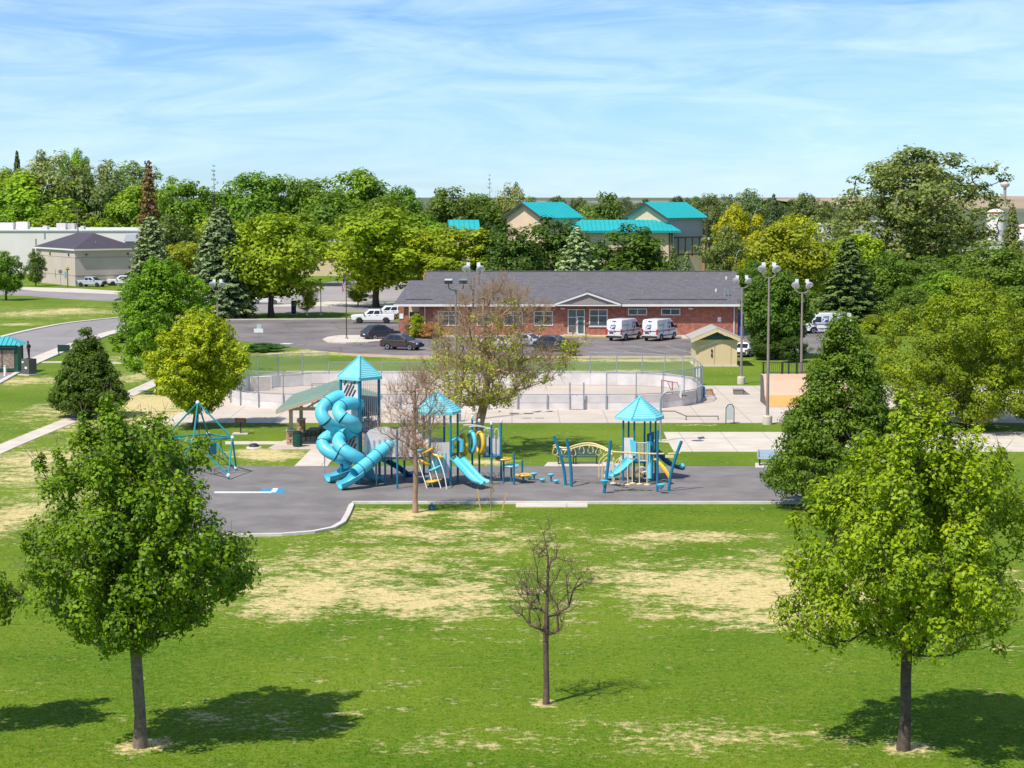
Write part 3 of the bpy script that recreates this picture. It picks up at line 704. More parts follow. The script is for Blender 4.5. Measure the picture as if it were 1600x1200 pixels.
# ---- far town on the right: tanks, flat roofs, water tower
def tank(px, top, D, wpx, label):
    p = P(px, top, D); r_ = wpx / 2 * MPP(D)
    t_ = thing('storage_tank', label, 'tank', (p.x, D, 0))
    MB().lathe([(r_, 0), (r_, p.z - .5), (r_ * .97, p.z - .3), (r_ * .5, p.z + .3), (.2, p.z + .5)], (p.x, D, 0), 28).build('shell', M_WSID, t_, smooth=True)
    MB().lathe([(r_ + .03, p.z - .9), (r_ + .05, p.z - .5), (r_ + .03, p.z - .3)], (p.x, D, 0), 28).build('rim', mat('red_rim', (.35, .12, .1), .7), t_, smooth=True)
tank(1556, 329, 520, 27, 'tall white cylindrical tank with reddish rim near the water tower')
tank(1606, 352, 540, 36, 'white cylindrical tank cut by the right edge, behind a small conifer')
def low_building(px0, px1, top, D, m, label, dep=14, name='commercial_building'):
    a_, b_ = P(px0, top, D), P(px1, top, D)
    t_ = thing(name, label, 'building', ((a_.x + b_.x) / 2, D, 0))
    MB().box(((a_.x + b_.x) / 2, D + dep / 2, (a_.z - .3) / 2), (b_.x - a_.x, dep, a_.z - .3)).build('wall', m, t_)
    MB().box(((a_.x + b_.x) / 2, D + dep / 2, a_.z - .1), (b_.x - a_.x + .6, dep + .6, .35)).build('roof', mat('grey_membrane', (.55, .56, .58), .8), t_)
    n_ = max(2, int((b_.x - a_.x) / 4))
    for i in range(n_):
        x = a_.x + (b_.x - a_.x) * (i + .5) / n_
        MB().box((x, D - .03, a_.z * .62), (1.6, .1, 1.2)).build('window', M_GLASS, t_)
low_building(1262, 1332, 350, 520, M_WSID, 'low white flat roofed building left of the big cottonwood')
low_building(1330, 1400, 346, 600, M_GREYW, 'grey flat roofed building half hidden by the big cottonwood')
low_building(1538, 1640, 379, 470, M_WSID, 'low white building below the storage tanks at right', 10)
low_building(1478, 1530, 392, 420, mat('brown_siding', (.16, .10, .08), .8), 'low brown roofed building under the big cottonwood', 8)
low_building(470, 590, 376, 420, M_TAN, 'tan flat roofed building glimpsed between the honey locust trees', 14)
low_building(1090, 1106, 372, 350, mat('orange_brick_wall', (.45, .24, .12), .9), 'small orange brick wall building beside the school porch', 8)
gs = P(1590, 395, 440); t_ = thing('green_sign', 'bright green flat sign among the far right trees', 'sign', (gs.x, 440, 0))
MB().box((gs.x, 440, gs.z), (3.4, .2, 1.0)).build('panel', mat('green_sign_paint', (.01, .40, .22), .5), t_); MB().box((gs.x, 440.2, gs.z / 2), (.2, .15, gs.z)).build('post', M_GALV, t_)
D = 2900; p = P(1570, 305, D); t_ = thing('water_tower', 'white water tower on the tan ridge at the horizon', 'water tower', (p.x, D, 0))
s_ = MPP(D); zt_ = ZA(284.5, D); zb_ = ZA(292, D)
MB().lathe([(2.4 * s_, -2), (2.2 * s_, zb_ - 1 * s_)], (p.x, D, 0), 20).build('stem', mat('tower_stem', (.33, .28, .25), .8), t_, smooth=True)
MB().lathe([(2.3 * s_, zb_ - 1.5 * s_), (5.5 * s_, zb_ + .3 * s_), (7 * s_, zb_ + 2.5 * s_), (7 * s_, zb_ + 5 * s_), (5 * s_, zt_ - .5 * s_), (1 * s_, zt_)], (p.x, D, 0), 24).build('bowl', mat('tower_bowl', (.52, .47, .45), .7), t_, smooth=True)
# ---- utility poles
def utility(px, top, D, label, arms=1):
    p = P(px, top, D); t_ = thing('utility_pole', label, 'pole', (p.x, D, 0))
    MB().tube((p.x, D, 0), (p.x, D, p.z), .17, 8, .12).build('pole', M_BARKL, t_)
    for i in range(arms):
        MB().box((p.x, D - .16, p.z - .4 - 1.0 * i), (2.2, .14, .16)).build('crossarm', M_BARKL, t_)
        for k in (-.9, -.45, .45, .9): MB().tube((p.x + k, D - .16, p.z - .31 - i), (p.x + k, D - .16, p.z - .05 - i), .05, 6).build('insulator', M_GALV, t_)
utility(121, 326, 424, 'wooden utility pole with crossarm behind the white warehouse', 1)
utility(1103, 330, 350, 'thin utility pole standing right of the teal roofed school', 2)

# ---- tan shed by the rink
D = 197.0; a_, b_ = P(1087, 571, D), P(1151.5, 571, D); sx0, sx1 = a_.x, b_.x
shed = thing('storage_shed', 'cream storage shed with gabled roof and dark green gable beside the rink', 'shed', ((sx0 + sx1) / 2, D, 0))
ze_ = ZA(530.5, D); zr_ = ZA(514, D - .4); xm = (sx0 + sx1) / 2; dp = 5.0
MB().box((xm, D + dp / 2, ze_ / 2), (sx1 - sx0, dp, ze_)).build('wall', M_CREAMW, shed)
gt = MB(); gt.slab([(sx0 + .35, D - .02, ze_ - .02), (sx1 - .35, D - .02, ze_ - .02), (xm, D - .02, zr_ - .32)], .1); gt.build('gable', M_DGREEN, shed)
e = 0.55
rf = MB()
sl = (zr_ - ze_) / (sx1 - xm + e)
rf.slab([(sx0 - e, D - .55, ze_ - .02), (xm, D - .55, zr_), (xm, D + dp + .4, zr_), (sx0 - e, D + dp + .4, ze_ - .02)][::-1], .12)
rf.slab([(xm + .004, D - .55, zr_), (sx1 + e, D - .55, ze_ - .02), (sx1 + e, D + dp + .4, ze_ - .02), (xm + .004, D + dp + .4, zr_)][::-1], .12)
rf.build('roof', mat('pale_shingles', (.40, .36, .31), .9, (.33, .3, .26), 2), shed)
for xa_, xb_ in ((sx0 - e, xm), (xm, sx1 + e)):
    za_, zb_2 = (ze_ - .02, zr_) if xa_ < xm - .1 else (zr_, ze_ - .02)
    MB().beam((xa_, D - .60 - (.01 if xa_ < xm - .1 else 0), za_ - .14), (xb_, D - .60 - (.01 if xa_ < xm - .1 else 0), zb_2 - .14), .1, .26).build('rake_board', M_CREAMW, shed)
dx = P(1117, 551, D).x
for k in (-1, 1): MB().box((dx + k * .82, D - .03, 1.12), (1.56, .05, 2.15)).build('door', mat('shed_door', (.66, .50, .29), .85), shed)
for py in (548, 555): q = P(1112, py, D); MB().box((q.x, D - .09, q.z), (.14, .1, .3)).build('door_latch', M_BLACK, shed)
MB().box((xm, D + dp / 2, .05), (sx1 - sx0 + .3, dp + .3, .12)).build('footing', M_WALK, shed)

# ================================================================== PLAYGROUND
def sweep(b, prof, pts, cap=True, up=(0, 0, 1)):
    pts = [Vector(p) for p in pts]; rings = []
    for i in range(len(pts)):
        d = (pts[min(i + 1, len(pts) - 1)] - pts[max(i - 1, 0)]).normalized()
        s_ = d.cross(Vector(up)).normalized(); u_ = s_.cross(d)
        rings.append([pts[i] + s_ * a + u_ * c for a, c in prof])
    return b.loft(rings, cap)
def u_profile(w, hgt, t=.035, n=8):
    """open trough: half width w, wall height hgt"""
    out = [(-w * math.cos(math.pi * i / n), -hgt * math.sin(math.pi * i / n) ** .8) for i in range(n + 1)]
    inn = [(-(w - t) * math.cos(math.pi * i / n), -(hgt - t) * math.sin(math.pi * i / n) ** .8 + .005) for i in range(n, -1, -1)]
    return out + inn
def py_roof(root, c, n, R, ze, za, rot, m=M_TEALR, steps=12, lip=.16):
    """pointed roof of n ribbed panels with a rim"""
    cor = [Vector((c[0] + R * math.cos(rot + 2 * math.pi * k / n), c[1] + R * math.sin(rot + 2 * math.pi * k / n), ze)) for k in range(n)]
    ap = Vector((c[0], c[1], za))
    rim = MB()
    for k in range(n): rim.beam(cor[k] - Vector((0, 0, lip / 2)), cor[(k + 1) % n] - Vector((0, 0, lip / 2)), .07, lip)
    ro = rim.build('roof', m, root)
    for k in range(n):
        a, d = cor[k], cor[(k + 1) % n]; b = MB()
        nn = (d - a).cross(ap - a).normalized()
        if nn.z < 0: nn = -nn
        for i in range(steps):
            t0, t1 = i / steps, (i + 1) / steps
            q = [a.lerp(ap, t0) + nn * .022, d.lerp(ap, t0) + nn * .022, d.lerp(ap, t1), a.lerp(ap, t1)]
            if i == steps - 1: q = [q[0], q[1], ap.copy()]
            b.add([p for p in q] + [p - nn * .06 for p in q], [tuple(range(len(q))), tuple(range(2 * len(q) - 1, len(q) - 1, -1))] + [(j, len(q) + j, len(q) + (j + 1) % len(q), (j + 1) % len(q)) for j in range(len(q))])
        b.build('roof_panel', m, ro)
        MB().tube(a + nn * .03, ap + Vector((0, 0, .04)), .045, 6).build('roof_ridge', M_TEAL, ro)
    MB().lathe([(.10, za - .05), (.10, za + .05), (.02, za + .09)], (c[0], c[1], 0), 8).build('roof_finial', m, ro)
    return cor
def post(root, x, y, z1, r=.064, m=M_POST, z0=0.0, cap=None):
    p = MB().tube((x, y, z0), (x, y, z1), r, 10).build('post', m, root, smooth=True)
    if cap: MB().lathe([(r + .012, z1 - .12), (r + .012, z1 + .02), (r * .5, z1 + .06)], (x, y, 0), 10).build('post_cap', cap, p, smooth=True)
    return p
def ppost(root, px, ybase, ytop, cap=None, m=M_POST, r=.064):
    g = G(px, ybase); return post(root, g.x, g.y, ZA(ytop, g.y), r, m, 0, cap)
def tube_slide(root, pts, rad, exit_pts, seam=M_SEAM, k=8, per=2):
    sp_ = spline(pts, k)
    ex = MB(); sweep(ex, u_profile(rad * 1.28, rad * 1.05, .05), spline(exit_pts, 5)); part = ex.build('tube_slide', M_TEAL, root, smooth=True)
    step = k * per
    for i in range(0, len(sp_) - 1, step):
        seg = sp_[i:i + step + 1]
        if len(seg) < 2: continue
        MB().path(seg, rad, 18, caps=False).build('slide_section', M_TEAL, part, smooth='all')
        if i:
            d = (seg[1] - seg[0]).normalized()
            MB().path([seg[0] - d * .022, seg[0] + d * .022], rad * 1.045, 18).build('slide_seam', seam, part, smooth=True)
    return part

# ---------------- large structure with the two spiral tubes
D0 = 117.0
tc = P(563, 700, D0); TC = (tc.x, D0)
play = thing('play_structure', 'big turquoise play structure with tall tower, spiral tube slides and peaked roofs', 'play structure', (tc.x, D0, 0.0))
py_roof(play, TC, 4, 1.30, 6.32, ZA(557, D0), -math.pi / 2 + .05)
tcor = [(TC[0] + 1.13 * math.cos(-math.pi / 2 + .05 + math.pi / 2 * k), TC[1] + 1.13 * math.sin(-math.pi / 2 + .05 + math.pi / 2 * k)) for k in range(4)]
for (x, y) in tcor: post(play, x, y, 6.3, .085)
MB().prism([(TC[0] + (x - TC[0]) * .96, TC[1] + (y - TC[1]) * .96) for x, y in tcor], 4.0, 4.08).build('deck', M_POSTD, play)
MB().prism([(TC[0] + (x - TC[0]) * .96, TC[1] + (y - TC[1]) * .96) for x, y in tcor], 1.62, 1.70).build('deck', M_POSTD, play)
MB().prism([(TC[0] + (x - TC[0]) * .96, TC[1] + (y - TC[1]) * .96) for x, y in tcor], 3.06, 3.14).build('deck', M_POSTD, play)
def face(k, u, z, off=0.0):
    a, b = Vector((*tcor[k], 0)), Vector((*tcor[(k + 1) % 4], 0)); p = a.lerp(b, u); n = (b - a).normalized().cross(Vector((0, 0, 1)))
    return p + n * off + Vector((0, 0, z))
# left-front face (between left corner 3 and near corner 0): grey panels with slanted slots
for z0_, z1_ in ((4.95, 6.2), (3.95, 4.9), (1.75, 3.0)):
    pan = MB().slab([face(3, .08, z0_), face(3, .92, z0_), face(3, .92, z1_), face(3, .08, z1_)], .05).build('panel', M_GREYP, play)
    if z0_ != 3.95:
        for (u0, v0, u1, v1) in ((.2, .35, .42, .75), (.28, .2, .62, .85), (.45, .22, .72, .72), (.62, .2, .8, .52), (.2, .72, .3, .9), (.7, .8, .8, .92)):
            hh = z1_ - z0_
            MB().beam(face(3, u0, z0_ + v0 * hh, .012), face(3, u1, z0_ + v1 * hh, .012), .05, .09, up=(0, 0, 1)).build('slot', M_BROWN, pan)
for z0_, z1_ in ((4.08, 6.1),):
    for k_ in (1, 2):
        MB().slab([face(k_, .08, z0_), face(k_, .92, z0_), face(k_, .92, z1_ - 1.0), face(k_, .08, z1_ - 1.0)], .05).build('panel', M_GREYP, play)
# right-front face: tall safety bars
for i in range(9):
    u = .10 + .80 * i / 8
    MB().tube(face(0, u, 3.14), face(0, u, 6.2), .016, 6).build('safety_bar', M_GREYP, play)
for i in range(9):
    u = .10 + .80 * i / 8
    MB().tube(face(2, u, 4.1), face(2, u, 6.2), .016, 6).build('safety_bar', M_GREYP, play)
for z in (3.7, 6.2): MB().beam(face(0, .06, z), face(0, .94, z), .04, .05).build('rail', M_POST, play)
M_BEAD = mat('red_bead_panel', (.30, .10, .07), .6, (.55, .48, .40), 9, 2, .45, .55)
MB().slab([face(0, .12, 3.2, -.03), face(0, .9, 3.2, -.03), face(0, .9, 3.66, -.03), face(0, .12, 3.66, -.03)], .05).build('bead_panel', M_BEAD, play)
# the two spirals
RT = .385
t1 = [(548, 624, 117.1), (532, 619, 117.0), (512, 629, 116.6), (502, 643, 116.2), (509, 658, 116.0), (524, 668, 116.5), (529, 677, 117.2), (515, 681, 117.8), (504, 691, 117.6), (510, 703, 117.2), (526, 712, 117.0), (537, 718, 117.2), (543, 725, 117.4)]
tube_slide(play, [P(*t) for t in t1], RT, [P(544, 724, 117.4), P(541, 731, 117.2), P(533, 736, 116.9), P(522, 740.5, 116.7), P(511, 743, 116.5)])
t2 = [(562, 633, 116.4), (548, 630, 115.8), (534, 634, 115.3), (529, 643, 115.0), (536, 653, 114.7), (550, 660, 114.9), (556, 668, 115.6), (546, 676, 116.1), (534, 682, 115.9), (529, 691, 115.5), (536, 702, 115.1), (550, 711, 115.0), (562, 718, 115.5), (566, 724, 116.3)]
tube_slide(play, [P(*t) for t in t2], RT, [P(566, 723, 116.3), P(570, 730, 116.8), P(577, 737, 117.2), P(588, 742, 117.4), P(598, 744, 117.5)])
# the straight tube slide
t3 = [(630, 682, 116.3), (618, 687, 116.0), (604, 698, 115.7), (590, 710, 115.3), (577, 722, 114.9), (563, 733, 114.5), (554, 740, 114.2)]
tube_slide(play, [P(*t) for t in t3], RT, [P(560, 735.5, 114.4), P(551, 743, 114.1), P(541, 750, 113.9), P(529, 755, 113.7)], per=1)
for px, yt, D in ((507, 707, 117.2), (547, 712, 115.2), (588, 722, 115.2), (541, 752, 114.0)):
    p = P(px, yt, D); MB().tube((p.x, D, 0), p, .03, 6).build('slide_leg', M_GALV, play)
# bridge with arched grey barriers
zb_ = ZA(712, 116.4)
for D in (115.55, 117.3):
    outl = [(569, 714), (569, 681), (577, 672), (590, 667.5), (604, 667), (618, 671), (627, 667.5), (641, 667), (652, 671), (660, 681), (660, 714)]
    sc_ = D / 115.55
    pan = MB().slab([P(x, y + (3 if D > 116 else 0), D) for x, y in reversed(outl)], .05).build('bridge_panel', M_GREYP, play)
    for i in range(10):
        x = 574 + i * 8.6
        MB().slab([P(x + 2.6, 711, D - .03), P(x, 711, D - .03), P(x, 684 + abs(i - 4.5), D - .03), P(x + 2.6, 684 + abs(i - 4.5), D - .03)], .02).build('slot', mat('slot_grey', (.40, .38, .38), .7), pan)
a_, b_ = P(568, 712, 116.4), P(662, 712, 116.4)
MB().box(((a_.x + b_.x) / 2, 116.4, zb_ - .05), (b_.x - a_.x, 1.5, .1)).build('bridge_deck', M_POSTD, play)
for px, yb_, yt in ((602, 758, 671), (621, 764, 672), (632, 752, 652), (588, 748, 690), (612, 748, 700)):
    ppost(play, px, yb_, yt, M_WHITE if px == 632 else None)
sl = MB(); sweep(sl, u_profile(.3, .22), spline([P(600, 716, 117.6), P(612, 722, 118.2), (P(625, 730, 118.8)), P(636, 738, 119.2), P(642, 741, 119.4)], 4)); sl.build('slide', M_POSTD, play, smooth=True)
# second, lower tower with hexagonal roof
D2 = 116.3; c2_ = P(683, 700, D2); C2 = (c2_.x, D2)
py_roof(play, C2, 6, 1.42, ZA(641.5, D2), ZA(613, D2), math.radians(12), steps=10)
hexp = [(C2[0] + 1.24 * math.cos(math.radians(12 + 60 * k)), C2[1] + 1.24 * math.sin(math.radians(12 + 60 * k))) for k in range(6)]
for x, y in hexp: post(play, x, y, ZA(641, D2), .068)
zd2 = ZA(709, D2)
MB().prism([(C2[0] + (x - C2[0]) * .97, C2[1] + (y - C2[1]) * .97) for x, y in hexp], zd2 - .08, zd2).build('deck', M_POSTD, play)
hx = lambda k, u, z: Vector((*hexp[k % 6], 0)).lerp(Vector((*hexp[(k + 1) % 6], 0)), u) + Vector((0, 0, z))
# near-left face panel with turquoise bars
for k in (3,):
    pn = MB().slab([hx(k, .08, zd2), hx(k, .92, zd2), hx(k, .92, zd2 + .95), hx(k, .08, zd2 + .95)], .05).build('panel', M_GREYP, play)
for i in range(4):
    q0, q1 = hx(4, .2 + .18 * i, zd2 - 1.0), hx(4, .2 + .18 * i, zd2 + .2); MB().tube(q0, q1, .085, 8).build('organ_pipe', M_TEAL, play, smooth=True)
for k in (4,):
    MB().slab([hx(k, .06, zd2 - 1.3), hx(k, .94, zd2 - 1.3), hx(k, .94, zd2 + .8), hx(k, .06, zd2 + .8)], -.05).build('panel', M_GREYP, play)
MB().slab([hx(1, .08, zd2), hx(1, .92, zd2), hx(1, .92, zd2 + .8), hx(1, .08, zd2 + .8)], .05).build('panel', M_GREYP, play)
# turquoise double slide
hd = MB(); hd.path([P(706, 706, 115.9), P(706, 688, 115.9), P(714, 684, 115.9), P(721, 689, 115.9), P(721, 706, 115.9)], .13, 8); hd.build('slide_hood', M_TEAL, play, smooth=True)
for off in (-.28, .28):
    sl = MB(); pts = [P(712, 712, 115.7), P(720, 720, 115.3), P(729, 730, 114.9), P(739, 741, 114.5), P(748, 748.5, 114.2), P(757, 751.5, 114.0)]
    sweep(sl, u_profile(.29, .20), [p + Vector((off * .6, off * .8, 0)) for p in spline(pts, 5)]); sl.build('slide_chute', M_TEAL, play, smooth=True)
# ring climber, panel and posts on the right
for px, m_, yy in ((724, M_YEL, 695), (737, M_TEAL, 691), (750, M_YEL, 692)):
    c_ = P(px, yy, 116.6); a = math.radians(62)
    n1 = Vector((math.cos(a), math.sin(a) * -1, 0)); pts = [c_ + n1 * (.55 * math.cos(t) * .78) + Vector((0, 0, .60 * math.sin(t))) for t in [2 * math.pi * i / 20 for i in range(20)]]
    MB().path(pts, .13, 8, closed=True).build('climbing_ring', m_, play, smooth='all')
for px, yb_, yt in ((738, 750, 650), (749, 752, 656), (768, 757, 660), (783, 748, 657)): ppost(play, px, yb_, yt, M_WHITE)
for x0, x1 in ((755, 766), (763.5, 781)):
    MB().slab([P(x0, 710, 117.3), P(x1, 710, 117.3), P(x1, 683, 117.3), P(x0, 683, 117.3)], .05).build('panel', M_GREYP, play)
for x0 in (757, 773): MB().path(spline([P(x0, 710, 117.2), P(x0, 676, 117.2), P(x0 + 3, 670, 117.2), P(x0 + 6, 676, 117.2), P(x0 + 6, 710, 117.2)], 4), .03, 6).build('grab_rail', M_GREYP, play)
MB().path(spline([P(718, 665, 116.2), P(735, 664, 116.2), P(752, 666, 116.2), P(768, 671, 116.2)], 4), .035, 6).build('arch_rail', M_GREYP, play)
MB().path(spline([P(718, 676, 117), P(730, 668, 117), P(745, 666, 117), P(770, 670, 117)], 4), .035, 6).build('arch_rail', M_GREYP, play)
MB().beam(P(738, 655, 116.6), P(749, 660, 117.2), .03, .05).build('cross_rail', M_WHITE, play)
MB().box((P(769, 711, 117).x, 117.0, ZA(712, 117)), (1.1, 1.0, .08)).build('deck', M_POSTD, play)
def disc(root, px, py, D, rx, m_, tilt=0.0):
    c_ = P(px, py, D); b = MB(); n = 18; R_ = Matrix.Rotation(tilt, 3, 'Y')
    rings = [[c_ + R_ @ Vector((rr * math.cos(2 * math.pi * i / n), rr * math.sin(2 * math.pi * i / n), zz)) for i in range(n)] for rr, zz in ((rx * .25, -.12), (rx * .8, -.08), (rx, .0), (rx * .93, .06), (rx * .4, .05))]
    b.loft(rings); return b.build('climbing_disc', m_, root, smooth=True)
for px, py, D, rr, m_, leg in ((787, 717, 117.0, .52, M_YEL, 778), (799, 728, 117.0, .50, M_TEAL, 796), (818, 742, 116.6, .52, M_YEL, 812)):
    disc(play, px, py, D, rr, m_); p = P(px, py, D); MB().tube((p.x, D, 0), (p.x, D, p.z - .05), .06, 8).build('disc_leg', M_POST, play)
ppost(play, 803, 758, 707); ppost(play, 816, 748, 719)
# leaf climber on the near-left side: discs on white arches
for px, py, rr, m_, ti in ((668, 704, .42, M_YEL, -.5), (655, 694, .40, M_YEL, .5), (684, 712, .40, M_YEL, .4), (680, 731, .42, M_TEAL, -.4), (664, 722, .36, M_YEL, .5), (677, 751, .52, M_YEL, -.18), (655, 703, .34, M_TEAL, -.2)):
    disc(play, px, py, 115.0, rr, m_, ti)
for dx_, D in ((0, 114.4), (-22, 115.2)):
    MB().path(spline([P(668 + dx_, 690, 115.4), P(678 + dx_, 703, 115.0), P(688 + dx_, 722, D), P(695 + dx_, 745, D - .3), P(699 + dx_, 771 - (3 if dx_ else 0), D - .4)], 5), .032, 6).build('arch_rail', M_WHITE, play)
for dx_ in (0, 22): MB().path([P(647 + dx_, 700, 115.4), P(655 + dx_, 725, 114.8), P(668 + dx_, 766, 114.3)], .028, 6).build('arch_rail', M_WHITE, play)
ropes = MB()
for i in range(4): ropes.tube(P(753 + 9 * i, 738, 116.4), P(770 + 3 * i, 752 - 2 * i, 115.6), .018, 5)
ro = ropes.build('rope_ladder', M_BLACK, play); ro['kind'] = 'stuff'

# ---------------- small structure on the right
D3 = 117.5; c3_ = P(999, 700, D3); C3 = (c3_.x, D3)
play2 = thing('play_structure', 'small play structure with hexagonal turquoise roof, open slides and yellow climber', 'play structure', (c3_.x, D3, 0))
py_roof(play2, C3, 6, 1.46, ZA(650.5, D3), ZA(621, D3), math.radians(8), steps=10)
hex3 = [(C3[0] + .98 * math.cos(math.radians(8 + 60 * k)), C3[1] + .98 * math.sin(math.radians(8 + 60 * k))) for k in range(6)]
for x, y in hex3: post(play2, x, y, ZA(650, D3), .06)
zd3 = ZA(719, D3)
MB().prism([(C3[0] + (x - C3[0]) * .97, C3[1] + (y - C3[1]) * .97) for x, y in hex3], zd3 - .08, zd3).build('deck', M_POSTD, play2)
bp = thing  # (no-op alias)
fr_ = [P(995, 720, 116.5), P(1013, 720, 116.5), P(1013, 692, 116.5), P(995, 692, 116.5)]
for i in range(4): MB().tube(fr_[i], fr_[(i + 1) % 4], .035, 6).build('barrier_frame', M_GREYP, play2)
for i in range(7): MB().tube(P(996 + 2.3 * (i + .5), 720, 116.5), P(996 + 2.3 * (i + .5), 692, 116.5), .018, 6).build('barrier_bar', M_GREYP, play2)
MB().slab([P(975, 716, 117.0), P(992, 716, 116.6), P(992, 684, 116.6), P(975, 684, 117.0)], .05).build('panel', M_GREYP, play2)
MB().slab([P(986, 712, 116.5), P(994, 712, 116.4), P(994, 690, 116.4), P(984, 686, 116.5)], .05).build('slide_hood', M_TEAL, play2)
MB().slab([P(1011, 712, 117.6), P(1022, 712, 117.6), P(1022, 674, 117.6), P(1011, 678, 117.6)], .05).build('panel', M_POSTD, play2)
def chute(root, pts, w, h_, m_, name='slide'):
    b = MB(); sweep(b, u_profile(w, h_), spline(pts, 5)); return b.build(name, m_, root, smooth=True)
chute(play2, [P(988, 713, 116.6), P(980, 720, 116.2), P(971, 729, 115.8), P(962, 737, 115.5), P(953, 740.5, 115.2)], .36, .26, M_TEAL)
chute(play2, [P(1020, 699, 118.0), P(1030, 706, 118.3), P(1042, 718, 118.6), P(1054, 725, 118.8), P(1067, 728.5, 119.0)], .36, .24, M_POSTD)
MB().path(spline([P(1062, 727, 118.6), P(1068, 728.5, 118.6)], 2), .16, 8).build('slide_lip', M_TEAL, play2, smooth=True)
yc = chute(play2, [P(1021, 716, 116.8), P(1030, 723, 116.4), P(1040, 735, 116.0), P(1047, 747, 115.8)], .16, .08, M_YEL, 'curved_climber')
for px in (1012, 1015): MB().tube(P(px, 735, 116.0), P(px, 690, 116.0), .05, 8).build('post', M_TEAL, play2)
MB().path([P(1014, 752, 115.9), P(1018, 735, 116.1), P(1018, 690, 116.3)], .11, 8).build('post', M_POST, play2, smooth=True)
MB().tube(P(1015, 748, 115.9), P(1015, 712, 116.2), .14, 10).build('talk_tube', M_TEAL, play2, smooth=True)
ppost(play2, 1027, 769, 672, r=.075)
for px, D in ((960, 117.5), (966, 118.2), (941, 117.8), (936, 118.4)):
    g_ = P(px, 740, D); MB().path(spline([(g_.x, D, .05), (g_.x, D, .75), (g_.x + .1, D, 1.2), (g_.x + .8, D - .1, 1.75)], 4), .028, 6).build('hand_rail', M_CREAM, play2)
for i in range(4): MB().box((P(948 + 8 * i, 740, 117.9).x, 117.9, .22 + .34 * i), (.36, 1.0, .08)).build('step', M_GREYP, play2)
MB().slab([P(944, 735, 117.4), P(961, 735, 117.4), P(961, 724, 117.4), P(948, 724, 117.4)], .06).build('panel', M_GREYP, play2)
for px, py in ((1003, 735), (997, 742), (1008, 742)):
    c_ = P(px, py, 116.6); MB().path([c_ + Vector((.22 * math.cos(t), -.1 * math.sin(t), .22 * math.sin(t))) for t in [2 * math.pi * i / 12 for i in range(12)]], .05, 6, closed=True).build('climbing_loop', M_GREYP if px != 997 else M_YEL, play2, smooth='all')
MB().box(P(1046, 713, 117.0), (.5, .12, .16)).build('hand_hold', M_CREAM, play2)

# ---------------- overhead loop and bar climber
arch = thing('overhead_climber', 'overhead climber of leaning blue poles with yellow rail, loops and hanging bars', 'climbing frame', G(950, 765))
def lean_post(px0, py0, px1, py1, bow):
    g = G(px0, py0); t_ = P(px1, py1, g.y); m1 = g.lerp(t_, .35) + Vector((bow, 0, 0)); m2 = g.lerp(t_, .7) + Vector((bow * .8, 0, 0))
    p = MB().path(spline([g, m1, m2, t_], 4), .092, 10).build('pole', M_POST, arch, smooth=True)
    return p
lean_post(884, 758.5, 865.5, 681, .12); lean_post(893, 761, 885, 685, .08); lean_post(943.5, 771, 954, 688, .03); lean_post(1044.5, 768, 1065, 689, -.12)
rl = [P(865, 700, 116.4), P(869, 698.5, 116.2), P(876, 702, 116.1), P(888, 703, 115.8), P(898, 699.5, 115.4), P(912, 696, 115.0), P(926, 696, 114.5), P(938, 699.5, 114.0), P(950, 705, 113.5), P(957, 710, 113.3)]
for dy_, dz_ in ((0, 0), (.8, .02)):
    MB().path([p + Vector((0, dy_, dz_)) for p in spline(rl, 5)], .045, 8).build('rail', M_CREAM, arch, smooth=True)
rs_ = spline(rl, 5)
for i in range(4, 46, 5):
    t_ = rs_[min(i, len(rs_) - 1)] + Vector((0, .4, -.05)); lp = []
    for j in range(14):
        a = 2 * math.pi * j / 14; lp.append(t_ + Vector((.17 * math.sin(a) * (1.25 - .55 * math.cos(a)) * .7, .05 * math.sin(a), -.24 + .24 * math.cos(a))))
    MB().path(lp, .026, 6, closed=True).build('hanging_loop', M_CREAM, arch, smooth='all')
MB().path(spline([P(955, 706, 113.3), P(985, 707.5, 113.4), P(1020, 709, 113.5), P(1058, 708.5, 113.7), P(1063, 706, 113.7)], 4), .05, 8).build('rail', M_CREAM, arch, smooth=True)
for i, px in enumerate((958, 970, 981, 988, 999, 1011)):
    D = 113.4; a_ = P(px, 707.5, D); b_ = P(px, 755 + (i % 3), D)
    hb = MB().tube(a_, b_, .028, 6).build('hanging_bar', M_CREAM, arch)
    MB().lathe([(.03, b_.z - .03), (.19, b_.z - .02), (.19, b_.z + .02), (.04, b_.z + .05)], (b_.x, D, 0), 12).build('foot_disc', M_CREAM, hb, smooth=True)
for px, py in ((945, 751), (1027, 757)):
    g = G(px + (-1 if px < 1000 else 1), 771); z = ZA(py, g.y); 
    MB().lathe([(.05, z - .28), (.24, z - .02), (.26, z + .04), (.1, z + .06)], (g.x + (.16 if px > 1000 else 0), g.y - .12, 0), 12).build('step_pod', M_TEAL, arch, smooth=True)

# ---------------- stepping pods
for px, py, hgt_, label in ((827, 750, .20, 'low turquoise stepping pod nearest the yellow climbing disc'), (834.5, 751, .42, 'tall turquoise stepping pod, second from the climbing discs'),
                            (847.5, 754, .18, 'low turquoise stepping pod midway between the two tall pods'), (861, 753, .44, 'tall turquoise stepping pod, second from the leaning blue poles'), (869, 756, .18, 'low turquoise stepping pod nearest the leaning blue poles')):
    g = G(px, py); t_ = thing('stepping_pod', label, 'stepping pod', g, group='stepping pods in a row')
    MB().tube(g, g + Vector((0, 0, hgt_)), .055, 8).build('stem', M_POST, t_)
    MB().lathe([(.06, hgt_ - .14), (.17, hgt_ - .05), (.19, hgt_ + .02), (.17, hgt_ + .06)], (g.x, g.y, g.z), 12).build('cap', M_TEAL, t_, smooth=True)

